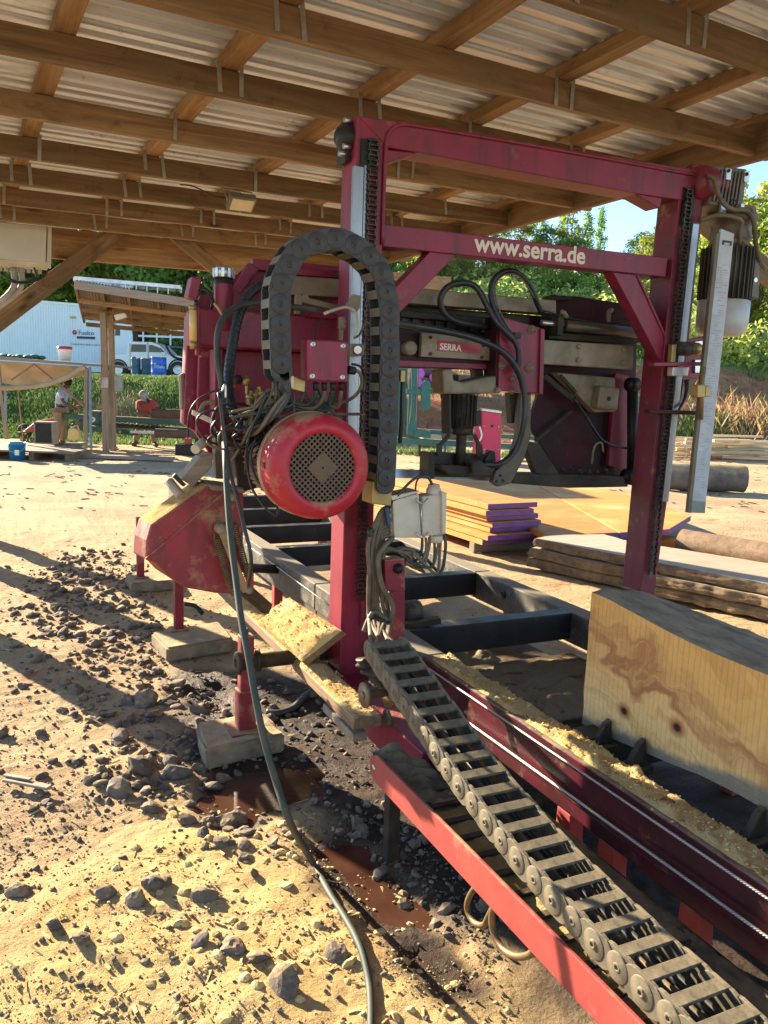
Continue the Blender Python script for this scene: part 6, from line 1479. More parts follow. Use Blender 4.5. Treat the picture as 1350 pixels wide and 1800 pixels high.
for k,(x0,x1,m,lab) in enumerate(((232,248,mk('teal_drum_paint',(.03,.10,.15,1),(.04,.085,.12,1),.4,scale=4,chip=.72),'dark teal oil drum at the left of the three drums on the bank'),(250,266,mk('slate_blue_drum_paint',(.025,.07,.11,1),(.05,.08,.11,1),.4,scale=4,chip=.7),'dull teal oil drum in the middle of the three drums'),(267,293,mk('bright_blue_drum_paint',(.02,.11,.5,1),(.02,.08,.4,1),.35,scale=4),'bright blue oil drum with white lettering on the bank'))):
    d_=33.5 if k<2 else 32.5
    b=at_depth((x0+x1)/2,d_,0); u,dd=ud(b); b.z=hz(u,dd)-.05
    dr,L=far_thing('oil_drum',lab,'drum',b,'oil drums on the bank')
    r=L.p(x1,640).x if False else (x1-x0)/2*dd/F; hgt=.88
    mb=MB(); z=0; pr_=[(0,0),(r,.0)]
    for zz in (.02,.3,.6): pr_+=[(r,zz-.015),(r*1.03,zz),(r,zz+.015)]
    pr_+=[(r,hgt-.02),(r*1.03,hgt),(r*.95,hgt),(r*.95,hgt-.02),(0,hgt-.02)]
    mb.lathe(pr_,(0,0,0),(0,0,1),28); body=mb.build('body',m,dr,local=True)
    if k==2:
        far_text('Delo',L,dr,275,647,289,WHITEP,-r*1.03-.004); mb=MB()
        for i in range(3): a=L.p(271,638.5+i*3.2,-r*1.02); mb.box((a.x,a.y-.004,a.z-.012),(a.x+.07,a.y+.004,a.z+.012))
        mb.build('emblem',WHITEP,dr,local=True)
    mb=MB(); mb.lathe([(0,.89),(.05,.89),(.05,.86)],(r*.5,0,0),(0,0,1),12); mb.build('bung',BLK,dr,local=True)
# ---------------------------------------------------------------- small roof with posts
b=at_depth(190,18.2,0); ss,L=far_thing('small_shed','small lean-to roof on rough posts with a solar panel on top, by the green mill','shed',b)
def lpt(px,py,d): return L.p(px,py,d-18.2)
n1,n2=lpt(131,497,15.8),lpt(420,542,15.8); f1,f2=lpt(148,560,20.5),lpt(420,586,20.5)
mb=MB(); vs=[];fs=[]; K=170
for i in range(K+1):
    t=i/K; z=.018*math.cos(i*math.pi*.62); vs+= [n1.lerp(n2,t)+V((0,0,z+.05)),f1.lerp(f2,t)+V((0,0,z+.05))]
fs=[(2*i,2*i+1,2*i+3,2*i+2) for i in range(K)]; mb.add(vs,fs,True); mb.build('roof_sheet',GREYM if False else mk('rusty_sheet',(.3,.25,.2,1),(.2,.14,.1,1),.6,.3,scale=3),ss,local=True,recalc=False)
mb=MB(); mb.bar(n1+V((0,0,-.04)),n2+V((0,0,-.04)),.05,.15); mb.build('fascia',GREYW,ss,.006,local=True)
for t in (.0,.16,.32,.5,.68,.85): 
    a,c=n1.lerp(n2,t)+V((0,.06,-.05)),f1.lerp(f2,t)+V((0,0,-.05)); mb=MB(); mb.bar(a,c,.05,.13); mb.build('rafter',RAFT,ss,.005,local=True)
for t in (.25,.5,.75,1.0):
    a,c=n1.lerp(f1,t)+V((.05,0,-.115-.02)),n2.lerp(f2,t)+V((0,0,-.115-.02)); mb=MB(); mb.bar(a,c,.05,.1); mb.build('joist',PURL,ss,.005,local=True)
for x0,x1,yt,d in ((177,187,549,18.0),(190,199,520,18.4)):
    a=lpt((x0+x1)/2,yt,d); w=(x1-x0)*d/F; mb=MB(); mb.box((a.x-w/2,a.y-w/2,-.05),(a.x+w/2,a.y+w/2,a.z)); mb.build('post',GREYWZ,ss,.01,local=True)
mb=MB(); mb.bar(lpt(176,690,17.9)+V((0,-.06,0)),lpt(200,545,17.9)+V((0,-.06,0)),.004,.05,up=(0,1,0)); mb.build('strap',mk('orange_strap',(.55,.25,.12,1),(.4,.2,.12,1),.7,scale=9),ss,local=True)
mb=MB(); mb.bar(lpt(196,545,17.9)+V((0,-.08,0)),lpt(203,572,17.9)+V((0,-.08,0)),.006,.05,up=(0,1,0)); mb.bar(lpt(203,690,18),lpt(206,730,18),.004,.04,up=(0,1,0)); mb.build('strap',bpy.data.materials['orange_strap'],ss,local=True)
mb=MB(); lbox(mb,Loc(b),200,660,214,688,-.2,-.08); mb.build('meter_box',GREYM if False else mk('grey_green_box',(.33,.33,.26,1),(.24,.23,.18,1),.5,scale=5),ss,.01,local=True)
mb=MB(); q=lpt(212,557,17.6); mb.prism([q+V((-.09,-.04,-.08)),q+V((.14,-.04,.0)),q+V((.10,-.04,.09)),q+V((-.13,-.04,.03))],(0,.1,0)); mb.build('floodlight',WHITEP,ss,.01,local=True)
mb=MB(); lbox(mb,Loc(b),176,663,190,682,-.34,-.33); mb.build('notice',mk('paper',(.6,.52,.5,1),None,.8),ss,local=True)
p1_,p2_=lpt(131,491,16.4),lpt(318,507,16.4); 
sp,_=far_thing('solar_panel','flat solar panel with silver frame lying on the small shed roof','solar panel',b)
mb=MB(); mb.prism([p1_,p2_,lpt(318,513,18.5)+V((0,0,.0)),lpt(140,500,18.5)],(0,0,.02)); mb.build('glass',GLASS,sp,local=True)
mb=MB(); mb.bar(p1_+V((0,-.03,.02)),p2_+V((0,-.03,.02)),.04,.07); mb.bar(lpt(131,491,16.4),lpt(140,500,18.5),.05,.05); mb.bar(p2_,lpt(318,513,18.5),.04,.05); mb.build('frame',ALU,sp,local=True)
for k in range(9):
    t=.08+.1*k; a=p1_.lerp(p2_,t); mb=MB(); mb.box((a.x-.01,a.y,a.z-.16),(a.x+.01,a.y+.02,a.z)); mb.build('mount',ALU,sp,local=True)
# ---------------------------------------------------------------- tarp canopy and the clutter at its foot
b=at_depth(60,17.6,0); cp,L=far_thing('tarp_canopy','low plank canopy with a dirty translucent tarp hung under it at far left','canopy',b)
mb=MB(); mb.prism([L.p(-60,622),L.p(170,640),L.p(170,644),L.p(-60,628)],(0,2.4,0)); mb.build('plank_top',GREYW,cp,.004,local=True)
TARP=mk('dirty_tarp',(.42,.33,.2,1),(.26,.2,.12,1),.5,scale=2.5,bump=.2)
vs=[];fs=[];K=36;J=10
for i in range(K+1):
    px=-60+210*i/K
    top=L.p(px,630+ (px+60)/230*16); lowy=676+4*math.sin(px*.05) if px<60 else 676-(px-60)*.22
    lo=L.p(px,lowy)
    for j in range(J+1):
        t=j/J; p=top.lerp(lo,t); p.y=.05+.9*math.sin(t*1.4)*.5+.04*noise.noise(V((px*.08,t*3,1))); vs.append(p)
fs=[(i*(J+1)+j,i*(J+1)+j+1,(i+1)*(J+1)+j+1,(i+1)*(J+1)+j) for i in range(K) for j in range(J)]
mb=MB(); mb.add(vs,fs,True); mb.build('tarp',TARP,cp,local=True,recalc=False)
mb=MB(); mb.tube([L.p(x,y,-.05) for x,y in ((-40,678),(0,682),(50,680),(90,674),(120,662),(140,650),(150,646))],[.05,.06,.05,.05,.07,.06,.05],8,3); mb.build('rolled_edge',TARP,cp,local=True)
for a,c,w in (((152,648),(150,802),.075),((158,645),(160,790),.05),((-4,640),(12,772),.07),((10,680),(9,770),.05)):
    mb=MB(); mb.bar(L.p(*a,0),L.p(*c,0),w,w,up=(0,1,0)); mb.build('leg',GREYWZ if w>.06 else mk('blue_grey_steel',(.22,.3,.36,1),None,.5),cp,.004,local=True)
mb=MB(); mb.bar(L.p(20,668,-.02),L.p(60,640,-.02),.03,.03,up=(0,1,0)); mb.bar(L.p(60,640,-.02),L.p(92,666,-.02),.03,.03,up=(0,1,0)); mb.bar(L.p(100,672,-.06),L.p(147,714,-.06),.05,.03,up=(0,1,0)); mb.build('strut',mk('rust_strut',(.28,.14,.09,1),None,.7),cp,local=True)
mb=MB(); mb.bar(L.p(31,680,.0),L.p(40,772,0),.004,.04,up=(0,1,0)); mb.build('strap',bpy.data.materials['orange_strap'],cp,local=True)
def simple(name,lab,cat_,px,py,d=None,z=0.0,group=None):
    bb=PZ(px,py,z) if d is None else at_depth(px,d,z)
    return far_thing(name,lab,cat_,bb,group)
zt=b.z
o,LL=far_thing('paint_bucket','white bucket with a red lid standing on top of the tarp canopy','bucket',at_depth(115,18.0,CAM.z+0))
o.location.z=(CAM+ray(115,634)*(18.0/ray(115,634).dot(FHV))).z
r=.145; mb=MB(); mb.lathe([(0,0),(r*.88,0),(r,.27)],(0,0,0),(0,0,1),20); mb.build('pail',WHITEP,o,local=True); mb=MB(); mb.lathe([(r*1.06,.24),(r*1.06,.3),(0,.31)],(0,0,0),(0,0,1),20); mb.build('lid',mk('red_plastic',(.5,.05,.04,1),None,.4),o,local=True)
o,LL=far_thing('folded_tarp','crumpled green tarp lying on the plank canopy','tarp',at_depth(40,18.2,0)); o.location.z=(CAM+ray(40,631)*(18.2/ray(40,631).dot(FHV))).z
mb=MB(); rs=random.Random(2)
for k in range(9): mb.ball((-.42+k*.1,rs.uniform(-.1,.2),.03+.03*rs.random()),.09,0,2,(1.3,1.2,.6))
mb.build('tarp_folds',mk('green_tarp',(.03,.13,.10,1),(.02,.08,.06,1),.6,scale=8),o,local=True)
pa,LL=far_thing('wood_platform','low platform of pale planks under the tarp canopy','platform',PZ(70,806,0))
for i,(y0,y1) in enumerate(((-.3,0),(0.03,.33),(.36,.66),(.69,1.0))):
    a=LL.p(-30,795,y0); c=LL.p(140 if i else 128,800,y0); mb=MB(); mb.box((a.x,y0,.14),(c.x,y1,.175)); mb.build('board',GREYW,pa,.004,local=True)
for x in (-20,60,122):
    a=LL.p(x,800,0); mb=MB(); mb.box((a.x,-.25,-.02),(a.x+.1,.95,.139)); mb.build('bearer',PLANKM,pa,.004,local=True)
o,LL=simple('blue_bucket','bright blue plastic bucket standing in front of the platform','bucket',31,808)
r=.155; mb=MB(); mb.lathe([(0,0),(r*.86,0),(r,.33),(r*1.05,.33),(r*1.05,.30)],(0,0,0),(0,0,1),24); bk_=mb.build('pail',mk('blue_plastic_pail',(.02,.22,.45,1),(.02,.17,.36,1),.4,scale=5),o,local=True)
mb=MB(); mb.box((.02,-r-.005,.1),(.1,-r*.9,.2)); mb.build('sticker',WHITEP,bk_,local=True)
mb=MB(); mb.tube([(-r,0,.31),(-r*.9,-.08,.2),(0,-.16,.16),(r*.9,-.08,.2),(r,0,.31)],.006,6,3); mb.build('handle',ZINC,o,local=True)
o,LL=far_thing('speaker_box','black mesh fronted box in a pale wooden frame standing on the platform','box',at_depth(77,17.3,.175))
mb=MB(); mb.box((-.2,0,0),(.2,.3,.47)); mb.build('frame',GREYW,o,.006,local=True); mb=MB(); mb.box((-.17,-.01,.03),(.17,.01,.44)); mb.build('mesh_front',BLK,o,.004,local=True)
o,LL=far_thing('jerrycan','pale yellow plastic jerrycan standing behind the chopping stump','jerrycan',at_depth(129,18.6,.18))
mb=MB(); mb.prism([(-.12,0,0),(.12,0,0),(.12,0,.2),(.07,0,.26),(-.09,0,.26),(-.12,0,.22)],(0,.18,0)); mb.build('can',mk('yellow_plastic',(.62,.5,.2,1),(.5,.38,.13,1),.45,scale=5),o,.02,local=True); mb=MB(); mb.cyl((-.06,.09,.25),(-.06,.09,.31),.03,.03,12); mb.build('cap',WHITEP,o,local=True); mb=MB(); mb.tube([(-.02,.09,.255),(0,.09,.31),(.07,.09,.31),(.09,.09,.255)],.015,8,3); mb.build('handle',bpy.data.materials['yellow_plastic'],o,local=True)
o,LL=simple('stump','pale sawn log stump standing at the platform corner','stump',133,802)
mb=MB(); mb.lathe([(0,0),(.13,0),(.12,.24),(0,.25)],(0,0,0),(0,0,1),16); mb.build('log_block',GREYWZ,o,local=True)
mb=MB(); mb.prism([(-.16,-.14,.25),(.17,-.14,.25),(.17,.16,.25),(-.16,.16,.25)],(0,0,.035)); mb.build('board',GREYW,o,.004,local=True)
o,LL=far_thing('wheelbarrow','red wheelbarrow lying behind the black box on the platform','wheelbarrow',at_depth(72,20.0,0))
mb=MB(); mb.prism([(-.42,0,.25),(.2,0,.2),(.45,0,.62),(-.1,0,.5)],(0,.5,0)); mb.build('tray',mk('barrow_red',(.45,.05,.05,1),(.35,.05,.04,1),.5,scale=5),o,.02,local=True); mb=MB(); mb.tube([(.3,.05,.3),(-.3,.1,.22),(-.6,.1,.2)],.02,8,2); mb.tube([(.3,.45,.3),(-.3,.4,.22),(-.6,.4,.2)],.02,8,2); mb.build('handle',GREYM,o,local=True); mb=MB(); mb.lathe([(.08,-.03),(.17,-.04),(.19,0),(.17,.04),(.08,.03)],(-.5,.25,.22),(0,1,0),20); mb.build('wheel',TYRE,o,local=True)
# ---------------------------------------------------------------- green mill at left
GRN=mk('mill_green_paint',(.02,.085,.065,1),(.015,.06,.05,1),.4,scale=4,dust=.7,chip=.7); TEAL=mk('mill_teal_paint',(.03,.16,.13,1),(.02,.11,.095,1),.4,scale=4,dust=.72,chip=.72)
b=at_depth(210,18.8,0); gm2,L=far_thing('green_mill','dark green sawmill bed with a log on it, below the grassy bank','sawmill',b)
mb=MB(); mb.prism([L.p(112,727),L.p(420,743),L.p(420,754),L.p(112,736)],(0,.12,0)); mb.build('rail',GRN,gm2,.01,local=True)
mb=MB(); mb.prism([L.p(157,748,.1),L.p(240,757,.1),L.p(240,766,.1),L.p(157,758,.1)],(0,.12,0)); mb.prism([L.p(160,742,.7),L.p(420,757,.7),L.p(420,764,.7),L.p(160,750,.7)],(0,.1,0)); mb.build('lower_rail',GRN,gm2,.01,local=True)
for x in (190,345): mb=MB(); q=L.p(x,754); mb.box((q.x-.045,.02,0),(q.x+.045,.12,q.z)); mb.box((q.x-.15,-.05,0),(q.x+.15,.2,.03)); mb.build('leg',GRN,gm2,.006,local=True)
mb=MB(); q=L.p(163,737,-.03); mb.lathe([(.02,-.02),(.055,-.02),(.06,0),(.06,.05)],q,(0,1,0),20); mb.build('wheel',WHITEP,gm2,local=True)
mb=MB(); lbox(mb,L,156,722,175,746,-.02,.3); mb.build('gear_housing',GRN,gm2,.02,local=True)
mb=MB(); q=L.p(211,759,.05); mb.ball(q,.032,0,2); mb.build('orange_lamp',mk('orange_plastic',(.7,.25,.03,1),None,.4),gm2,local=True)
mb=MB(); lbox(mb,L,228,757,272,763,-.02,.1); mb.build('chrome_cover',ALU,gm2,.01,local=True)
mb=MB(); lbox(mb,L,96,716,122,726,-.1,.2); lbox(mb,L,118,712,140,720,-.08,.1); mb.bar(L.p(120,722),L.p(146,700),.03,.03,up=(0,1,0)); lbox(mb,L,133,738,141,768,0,.1); mb.build('control_gear',GREYM,gm2,.01,local=True)
mb=MB()
for k in range(14): q=L.p(165+k*9,742+k*.7,.3); mb.box((q.x-.02,.25,q.z-.05),(q.x+.02,.6,q.z+.02))
mb.build('roller_bank',GRIME,gm2,local=True,merge=False)
def rlog(name,lab,p,q,r,mat,endm,group=None,seed=0):
    p=V(p);q=V(q); rsx=random.Random(seed); root=thing(name,lab,'log',(p+q)/2-V((0,0,r)),0,group)
    d=(q-p).normalized();a=d.orthogonal().normalized();bb=d.cross(a); N=22;M=20;vs=[]
    for i in range(M+1):
        t=i/M; c=p.lerp(q,t)
        for j in range(N):
            g=2*math.pi*j/N; rr=r*(1+.08*noise.noise(V((math.cos(g)*1.5+seed,math.sin(g)*1.5,t*4)))+.05*noise.noise(V((math.cos(g)*5,math.sin(g)*5,t*14+seed))))
            vs.append(c+(a*math.cos(g)+bb*math.sin(g))*rr)
    mb=MB(); mb.add(vs,[(i*N+j,i*N+(j+1)%N,(i+1)*N+(j+1)%N,(i+1)*N+j) for i in range(M) for j in range(N)],True); mb.build('bark',mat,root)
    mb=MB(); mb.add(vs[:N]+[p],[(N,(j+1)%N,j) for j in range(N)]); mb.add(vs[-N:]+[q],[(N,j,(j+1)%N) for j in range(N)]); mb.build('cut_end',endm,root)
    return root
LB=mk('brown_log_bark',(.16,.085,.055,1),(.09,.055,.04,1),.9,scale=5,bump=.6,bscale=25); ENDW=mk('pale_log_end',(.55,.4,.22,1),(.42,.28,.14,1),.8,scale=9); PINKE=mk('pink_painted_end',(.68,.12,.6,1),(.55,.1,.5,1),.6,scale=9); LG=mk('grey_log_bark',(.22,.17,.13,1),(.10,.08,.065,1),.9,scale=4,bump=.9,bscale=22,dust=.7)
def W(L_,o,px,py,v): 
    q=L_.p(px,py,v); return o+RHV*q.x+FHV*q.y+V((0,0,q.z))
rlog('log','brown log resting on the green mill in front of the man in red',W(L,b,268,727,.25),W(L,b,420,731,.25),.115,LB,ENDW,None,3)
rlog('log','long brown log lying low in front of the green mill legs',W(L,b,273,761,-.5),W(L,b,440,767,-.5),.10,LB,ENDW,None,5)
o,LL=simple('timber_block','black timber block under the low brown log','block',328,801)
mb=MB(); mb.box((-.25,0,0),(.25,.3,.24)); mb.build('block',BLK,o,.01,local=True); mb=MB(); mb.box((-.06,.05,.24),(.06,.25,.37)); mb.build('red_wedge',REDO,o,.005,local=True)
o,LL=simple('board','long flat board lying on the ground in front of the green mill','board',225,808)
mb=MB(); mb.box((-1.1,0,0),(.9,.2,.07)); mb.build('plank',GREYW,o,.005,local=True)
# ---------------------------------------------------------------- people
SKIN=mk('brown_skin',(.13,.065,.04,1),(.11,.055,.035,1),.5,scale=6,bump=.02); KHAKI=mk('khaki_cloth',(.26,.2,.13,1),(.19,.15,.095,1),.9,scale=5,bump=.2); HAIR=mk('black_hair',(.012,.01,.01,1),None,.7); BOOT=mk('brown_boots',(.10,.065,.04,1),None,.8)
def skin_obj(name,verts,edges,radii,mat,parent,sub=1):
    me=bpy.data.meshes.new(name); me.from_pydata([V(v) for v in verts],edges,[]); o=bpy.data.objects.new(name,me); COL.objects.link(o); o.parent=parent
    m=o.modifiers.new('skin','SKIN'); m.use_smooth_shade=True
    sv=me.skin_vertices[0].data
    for i,r in enumerate(radii): sv[i].radius=(r,r) if not isinstance(r,tuple) else r; sv[i].use_root=(i==0)
    s=o.modifiers.new('sub','SUBSURF'); s.levels=s.render_levels=sub
    me.materials.append(mat); return o
def person(label,loc,rz,J,shirt,cap=None,lean=0.0):
    """J: joints in the person's own frame (x right, y back, z up): pelvis chest neck head, shL elL wrL, hipL knL anL toL and the R ones"""
    o=thing('person',label,'person',loc,rz)
    J={k:(v if k=='look' else (v[0]-lean*v[1],v[1],v[2])) for k,v in J.items()}
    g=lambda k:V(J[k])
    vs=[];es=[];rd=[]
    def av(p,r,frm=None):
        vs.append(V(p)); rd.append(r)
        if frm is not None: es.append((frm,len(vs)-1))
        return len(vs)-1
    pel=av(g('pelvis'),.12); wa=av(g('pelvis').lerp(g('chest'),.5),.115,pel); che=av(g('chest'),.13,wa); nk=av(g('neck'),.058,che)
    hd=g('head'); up=(hd-g('neck')).normalized()
    h1=av(g('neck').lerp(hd,.55),.062,nk); h2=av(hd,.092,h1); h3=av(hd+up*.085,.075,h2)
    fwd=V(J['look']).normalized()
    av(hd+fwd*.085-up*.01,.028,h2)   # nose
    for s in ('L','R'):
        a=av(g('sh'+s),.062,che); e=av(g('el'+s),.043,a); w=av(g('wr'+s),.030,e); dirn=(g('wr'+s)-g('el'+s)).normalized(); pm=av(g('wr'+s)+dirn*.07,.036,w)
        sd=dirn.cross(V((0,0,1))); sd=sd.normalized() if sd.length>.1 else V((1,0,0)); dn=dirn.cross(sd).normalized(); dn=dn if dn.z<0 else -dn
        for k,l in ((-1.5,.055),(-.5,.07),(.5,.075),(1.5,.06)):
            q=av(g('wr'+s)+dirn*(.10)+sd*k*.019,.0095,pm); q2=av(g('wr'+s)+dirn*(.10+l*.5)+sd*k*.02+dn*.008,.009,q); av(g('wr'+s)+dirn*(.10+l*.85)+sd*k*.02+dn*.028,.008,q2)
        t=av(g('wr'+s)+dirn*.05+sd*.045,.011,pm); av(g('wr'+s)+dirn*.085+sd*.06+dn*.015,.009,t)
        hp=av(g('hip'+s),.09,pel); kn=av(g('kn'+s),.06,hp); an=av(g('an'+s),.042,kn); av(g('to'+s),.038,an)
    skin_obj('body',vs,es,rd,SKIN,o)
    # shirt
    vs=[];es=[];rd=[]
    pel=av(g('pelvis')+V((0,0,.02)),.15); wa=av(g('pelvis').lerp(g('chest'),.5),.155,pel); che=av(g('chest'),.17,wa); av(g('chest').lerp(g('neck'),.62),.085,che)
    for s in ('L','R'):
        a=av(g('sh'+s),.088,che); av(g('sh'+s).lerp(g('el'+s),.8),.068,a)
    skin_obj('shirt',vs,es,rd,shirt,o)
    vs=[];es=[];rd=[]
    pel=av(g('pelvis'),.155)
    for s in ('L','R'):
        hp=av(g('hip'+s)-V((0,0,.04)),.115,pel); kn=av(g('kn'+s),.092,hp); av(g('an'+s)+V((0,0,.03)),.082,kn)
    skin_obj('trousers',vs,es,rd,KHAKI,o)
    for s in ('L','R'):
        mb=MB(); a=g('an'+s);t=g('to'+s); mb.tube([a+V((0,0,.06)),a-V((0,0,.01)),a.lerp(t,.5),t],[.06,.06,.055,.045],10,2); mb.build('boot',BOOT,o,local=True)
    mb=MB(); c=hd+up*.035-fwd*.015
    if cap is None:
        mb.ball(c,.108,0,2,(1,1,1)); mb.build('hair',HAIR,o,local=True)
    else:
        a=up;n=16
        mb.lathe([(.112,0),(.108,.05),(.08,.095),(.03,.115),(0,.118)],hd+up*.03,up,20); mb.prism([hd+up*.035+fwd*.09+fwd.cross(up)*.08,hd+up*.02+fwd*.2+fwd.cross(up)*.05,hd+up*.02+fwd*.2-fwd.cross(up)*.05,hd+up*.035+fwd*.09-fwd.cross(up)*.08],up*.01); mb.build('cap',cap,o,local=True)
    mb=MB(); r_=fwd.cross(up)
    for s in (-1,1): mb.ball(hd+fwd*.088+r_*s*.033+up*.02,.011,0,1)
    mb.build('eyes',WHITEP,o,local=True)
    mb=MB()
    for s in (-1,1): mb.ball(hd+r_*s*.098,.028,0,1,(.5,.8,1.2))
    mb.build('ears',SKIN,o,local=True)
    mb=MB(); mb.tube([hd+fwd*.088-up*.055-r_*.025,hd+fwd*.094-up*.058,hd+fwd*.088-up*.055+r_*.025],.007,6,2); mb.build('mouth',mk('lips',(.10,.035,.03,1),None,.5) if 'lips' not in bpy.data.materials else bpy.data.materials['lips'],o,local=True)
    return o
BLUESH=mk('light_blue_shirt',(.38,.46,.62,1),(.3,.37,.52,1),.9,scale=6,bump=.2); REDSH=mk('red_tshirt',(.42,.08,.075,1),(.32,.06,.055,1),.9,scale=6,bump=.2); GREYCAP=mk('grey_cap_cloth',(.36,.35,.33,1),(.2,.2,.2,1),.9,scale=9)
# man in blue: stands on the platform, turned to the right, leaning to the machine's controls
pb=at_depth(106,18.9,.0)
J=dict(pelvis=(0,0,.93),chest=(.10,0,1.30),neck=(.17,0,1.47),head=(.235,0,1.585),look=(.93,.3,-.15),
 shL=(.12,.18,1.38),elL=(.30,.24,1.15),wrL=(.50,.2,1.02),shR=(.12,-.19,1.38),elR=(.20,-.27,1.12),wrR=(.42,-.2,.98),
 hipL=(0,.10,.88),knL=(.06,.12,.48),anL=(.0,.13,.08),toL=(.17,.14,.04),hipR=(0,-.10,.88),knR=(.02,-.12,.48),anR=(-.06,-.13,.08),toR=(.11,-.14,.04))
o=person('man in light blue shirt and khaki trousers standing at the green mill controls',pb,-YAW,J,BLUESH); o.scale=(.92,.92,.92)
pr2=at_depth(256,19.6,0)
J=dict(pelvis=(.0,.10,.86),chest=(.03,-.20,1.10),neck=(-.01,-.36,1.20),head=(-.03,-.44,1.29),look=(.15,-.7,-.7),
 shL=(.21,-.26,1.12),elL=(.33,-.42,.95),wrL=(.22,-.60,.88),shR=(-.17,-.26,1.09),elR=(-.16,-.42,.88),wrR=(.06,-.58,.86),
 hipL=(.10,.08,.82),knL=(.20,.0,.45),anL=(.22,.1,.08),toL=(.28,-.06,.04),hipR=(-.10,.08,.82),knR=(-.16,.02,.45),anR=(-.26,.12,.08),toR=(-.32,-.05,.04))
o=person('man in red T-shirt and grey cap bending over the log on the green mill',pr2,-YAW,J,REDSH,GREYCAP,.30); o.scale=(.94,.94,.94)
# ---------------------------------------------------------------- teal mill, control cabinet and logs behind the saw head
b=at_depth(780,19.6,0); tm,L=far_thing('teal_mill','teal green sawmill with an upright mast and blade cover seen under the saw head','sawmill',b)
mb=MB(); mb.prism([L.p(690,768),L.p(960,784),L.p(960,793),L.p(690,779)],(0,.12,0)); mb.build('rail',TEAL,tm,.01,local=True)
mb=MB(); mb.prism([L.p(722,753,.5),L.p(960,768,.5),L.p(960,775,.5),L.p(722,761,.5)],(0,.12,0)); mb.build('rail',TEAL,tm,.01,local=True)
mb=MB(); lbox(mb,L,720,640,732,765,-.05,.12); mast=mb.build('mast',TEAL,tm,.01,local=True)
mb=MB(); lbox(mb,L,698,640,712,768,.3,.5); mb.build('mast',TEAL,tm,.01,local=True)
mb=MB(); lbox(mb,L,714,683,742,694,-.09,-.05); lbox(mb,L,730,682,773,692,.05,.15); mb.build('carriage_arm',TEAL,tm,.01,local=True)
mb=MB(); mb.prism([L.p(x,y,-.12) for x,y in ((741,676),(748,668),(757,672),(757,716),(750,722),(740,720))],(0,.35,0)); mb.build('blade_cover',TEAL,tm,.015,local=True)
mb=MB(); lbox(mb,L,729,757,757,770,-.12,.1); mb.build('motor_box',TEAL,tm,.015,local=True)
for x in (738,783,905): mb=MB(); q=L.p(x,778); mb.box((q.x-.03,.02,0),(q.x+.03,.1,q.z)); mb.box((q.x-.12,-.03,0),(q.x+.12,.15,.03)); mb.build('leg',TEAL if x>740 else GRIME,tm,.005,local=True)
mb=MB(); mb.tube([L.p(734,642,-.06),L.p(733,690,-.07),L.p(731,740,-.07)],.008,6,2); mb.tube([L.p(722,642,-.07),L.p(724,700,-.08),L.p(719,745,-.08)],.008,6,2); mb.build('cable',mk('pale_cable',(.5,.33,.25,1),None,.6),tm,local=True)
b=at_depth(863,18.4,0); cc_,L=far_thing('control_cabinet','bright pink red control cabinet standing beyond the saw head','cabinet',b)
PINK=mk('pink_red_cabinet',(.55,.045,.10,1),(.44,.035,.08,1),.45,scale=4,dust=.72)
mb=MB(); mb.prism([L.p(x,y) for x,y in ((848,723),(881,728),(880,815),(846,815))],(0,.4,0)); bd=mb.build('body',PINK,cc_,.01,local=True)
mb=MB(); mb.prism([L.p(x,y,.06) for x,y in ((848,720),(838,742),(832,800),(846,800))],(0,.3,0)); mb.build('side',PINK,cc_,.008,local=True)
mb=MB(); mb.prism([L.p(x,y,-.02) for x,y in ((847,722),(882,727),(882,723),(847,718))],(0,.44,0)); mb.build('lid',ALU,cc_,.005,local=True)
mb=MB(); lbox(mb,L,863,747,867,751,-.008,.0); mb.build('lock',BLK,bd,local=True)
mb=MB()
for x,y in ((852,749),(877,750),(852,790),(876,790)): mb.lathe([(0,-.006),(.012,-.004),(.014,0)],L.p(x,y,0),(0,1,0),10)
mb.build('screw',ZINC,bd,local=True)
mb=MB(); lbox(mb,L,839,736,845,746,-.05,.02); mb.tube([L.p(843,750,-.05),L.p(847,765,-.08),L.p(843,775,-.05)],.02,8,3); mb.build('socket',WHITEP,cc_,.005,local=True)
for i,(x,y,x2,y2,r,lab) in enumerate(((737,657,795,663,.2,'log with bright pink painted end, higher one at the left'),(763,664,830,668,.17,'log with pale pink painted end beside the higher log'),(734,672,800,676,.16,'log with faint pink end lowest in the far log pile'))):
    rlog('log',lab+' above the teal mill',PD(x,y,27-.4*i),PD(x2,y2,29),r,LB,PINKE,'pink ended logs on the clay slope',i+20)
o,LL=far_thing('log_round','short pale log round lying behind the teal mill','log',at_depth(748,22.5,0))
mb=MB(); mb.lathe([(0,0),(.2,0),(.21,.5),(0,.5)],(-.1,0,.22),(.9,.4,-.1),18); mb.build('round',ENDW,o,local=True)
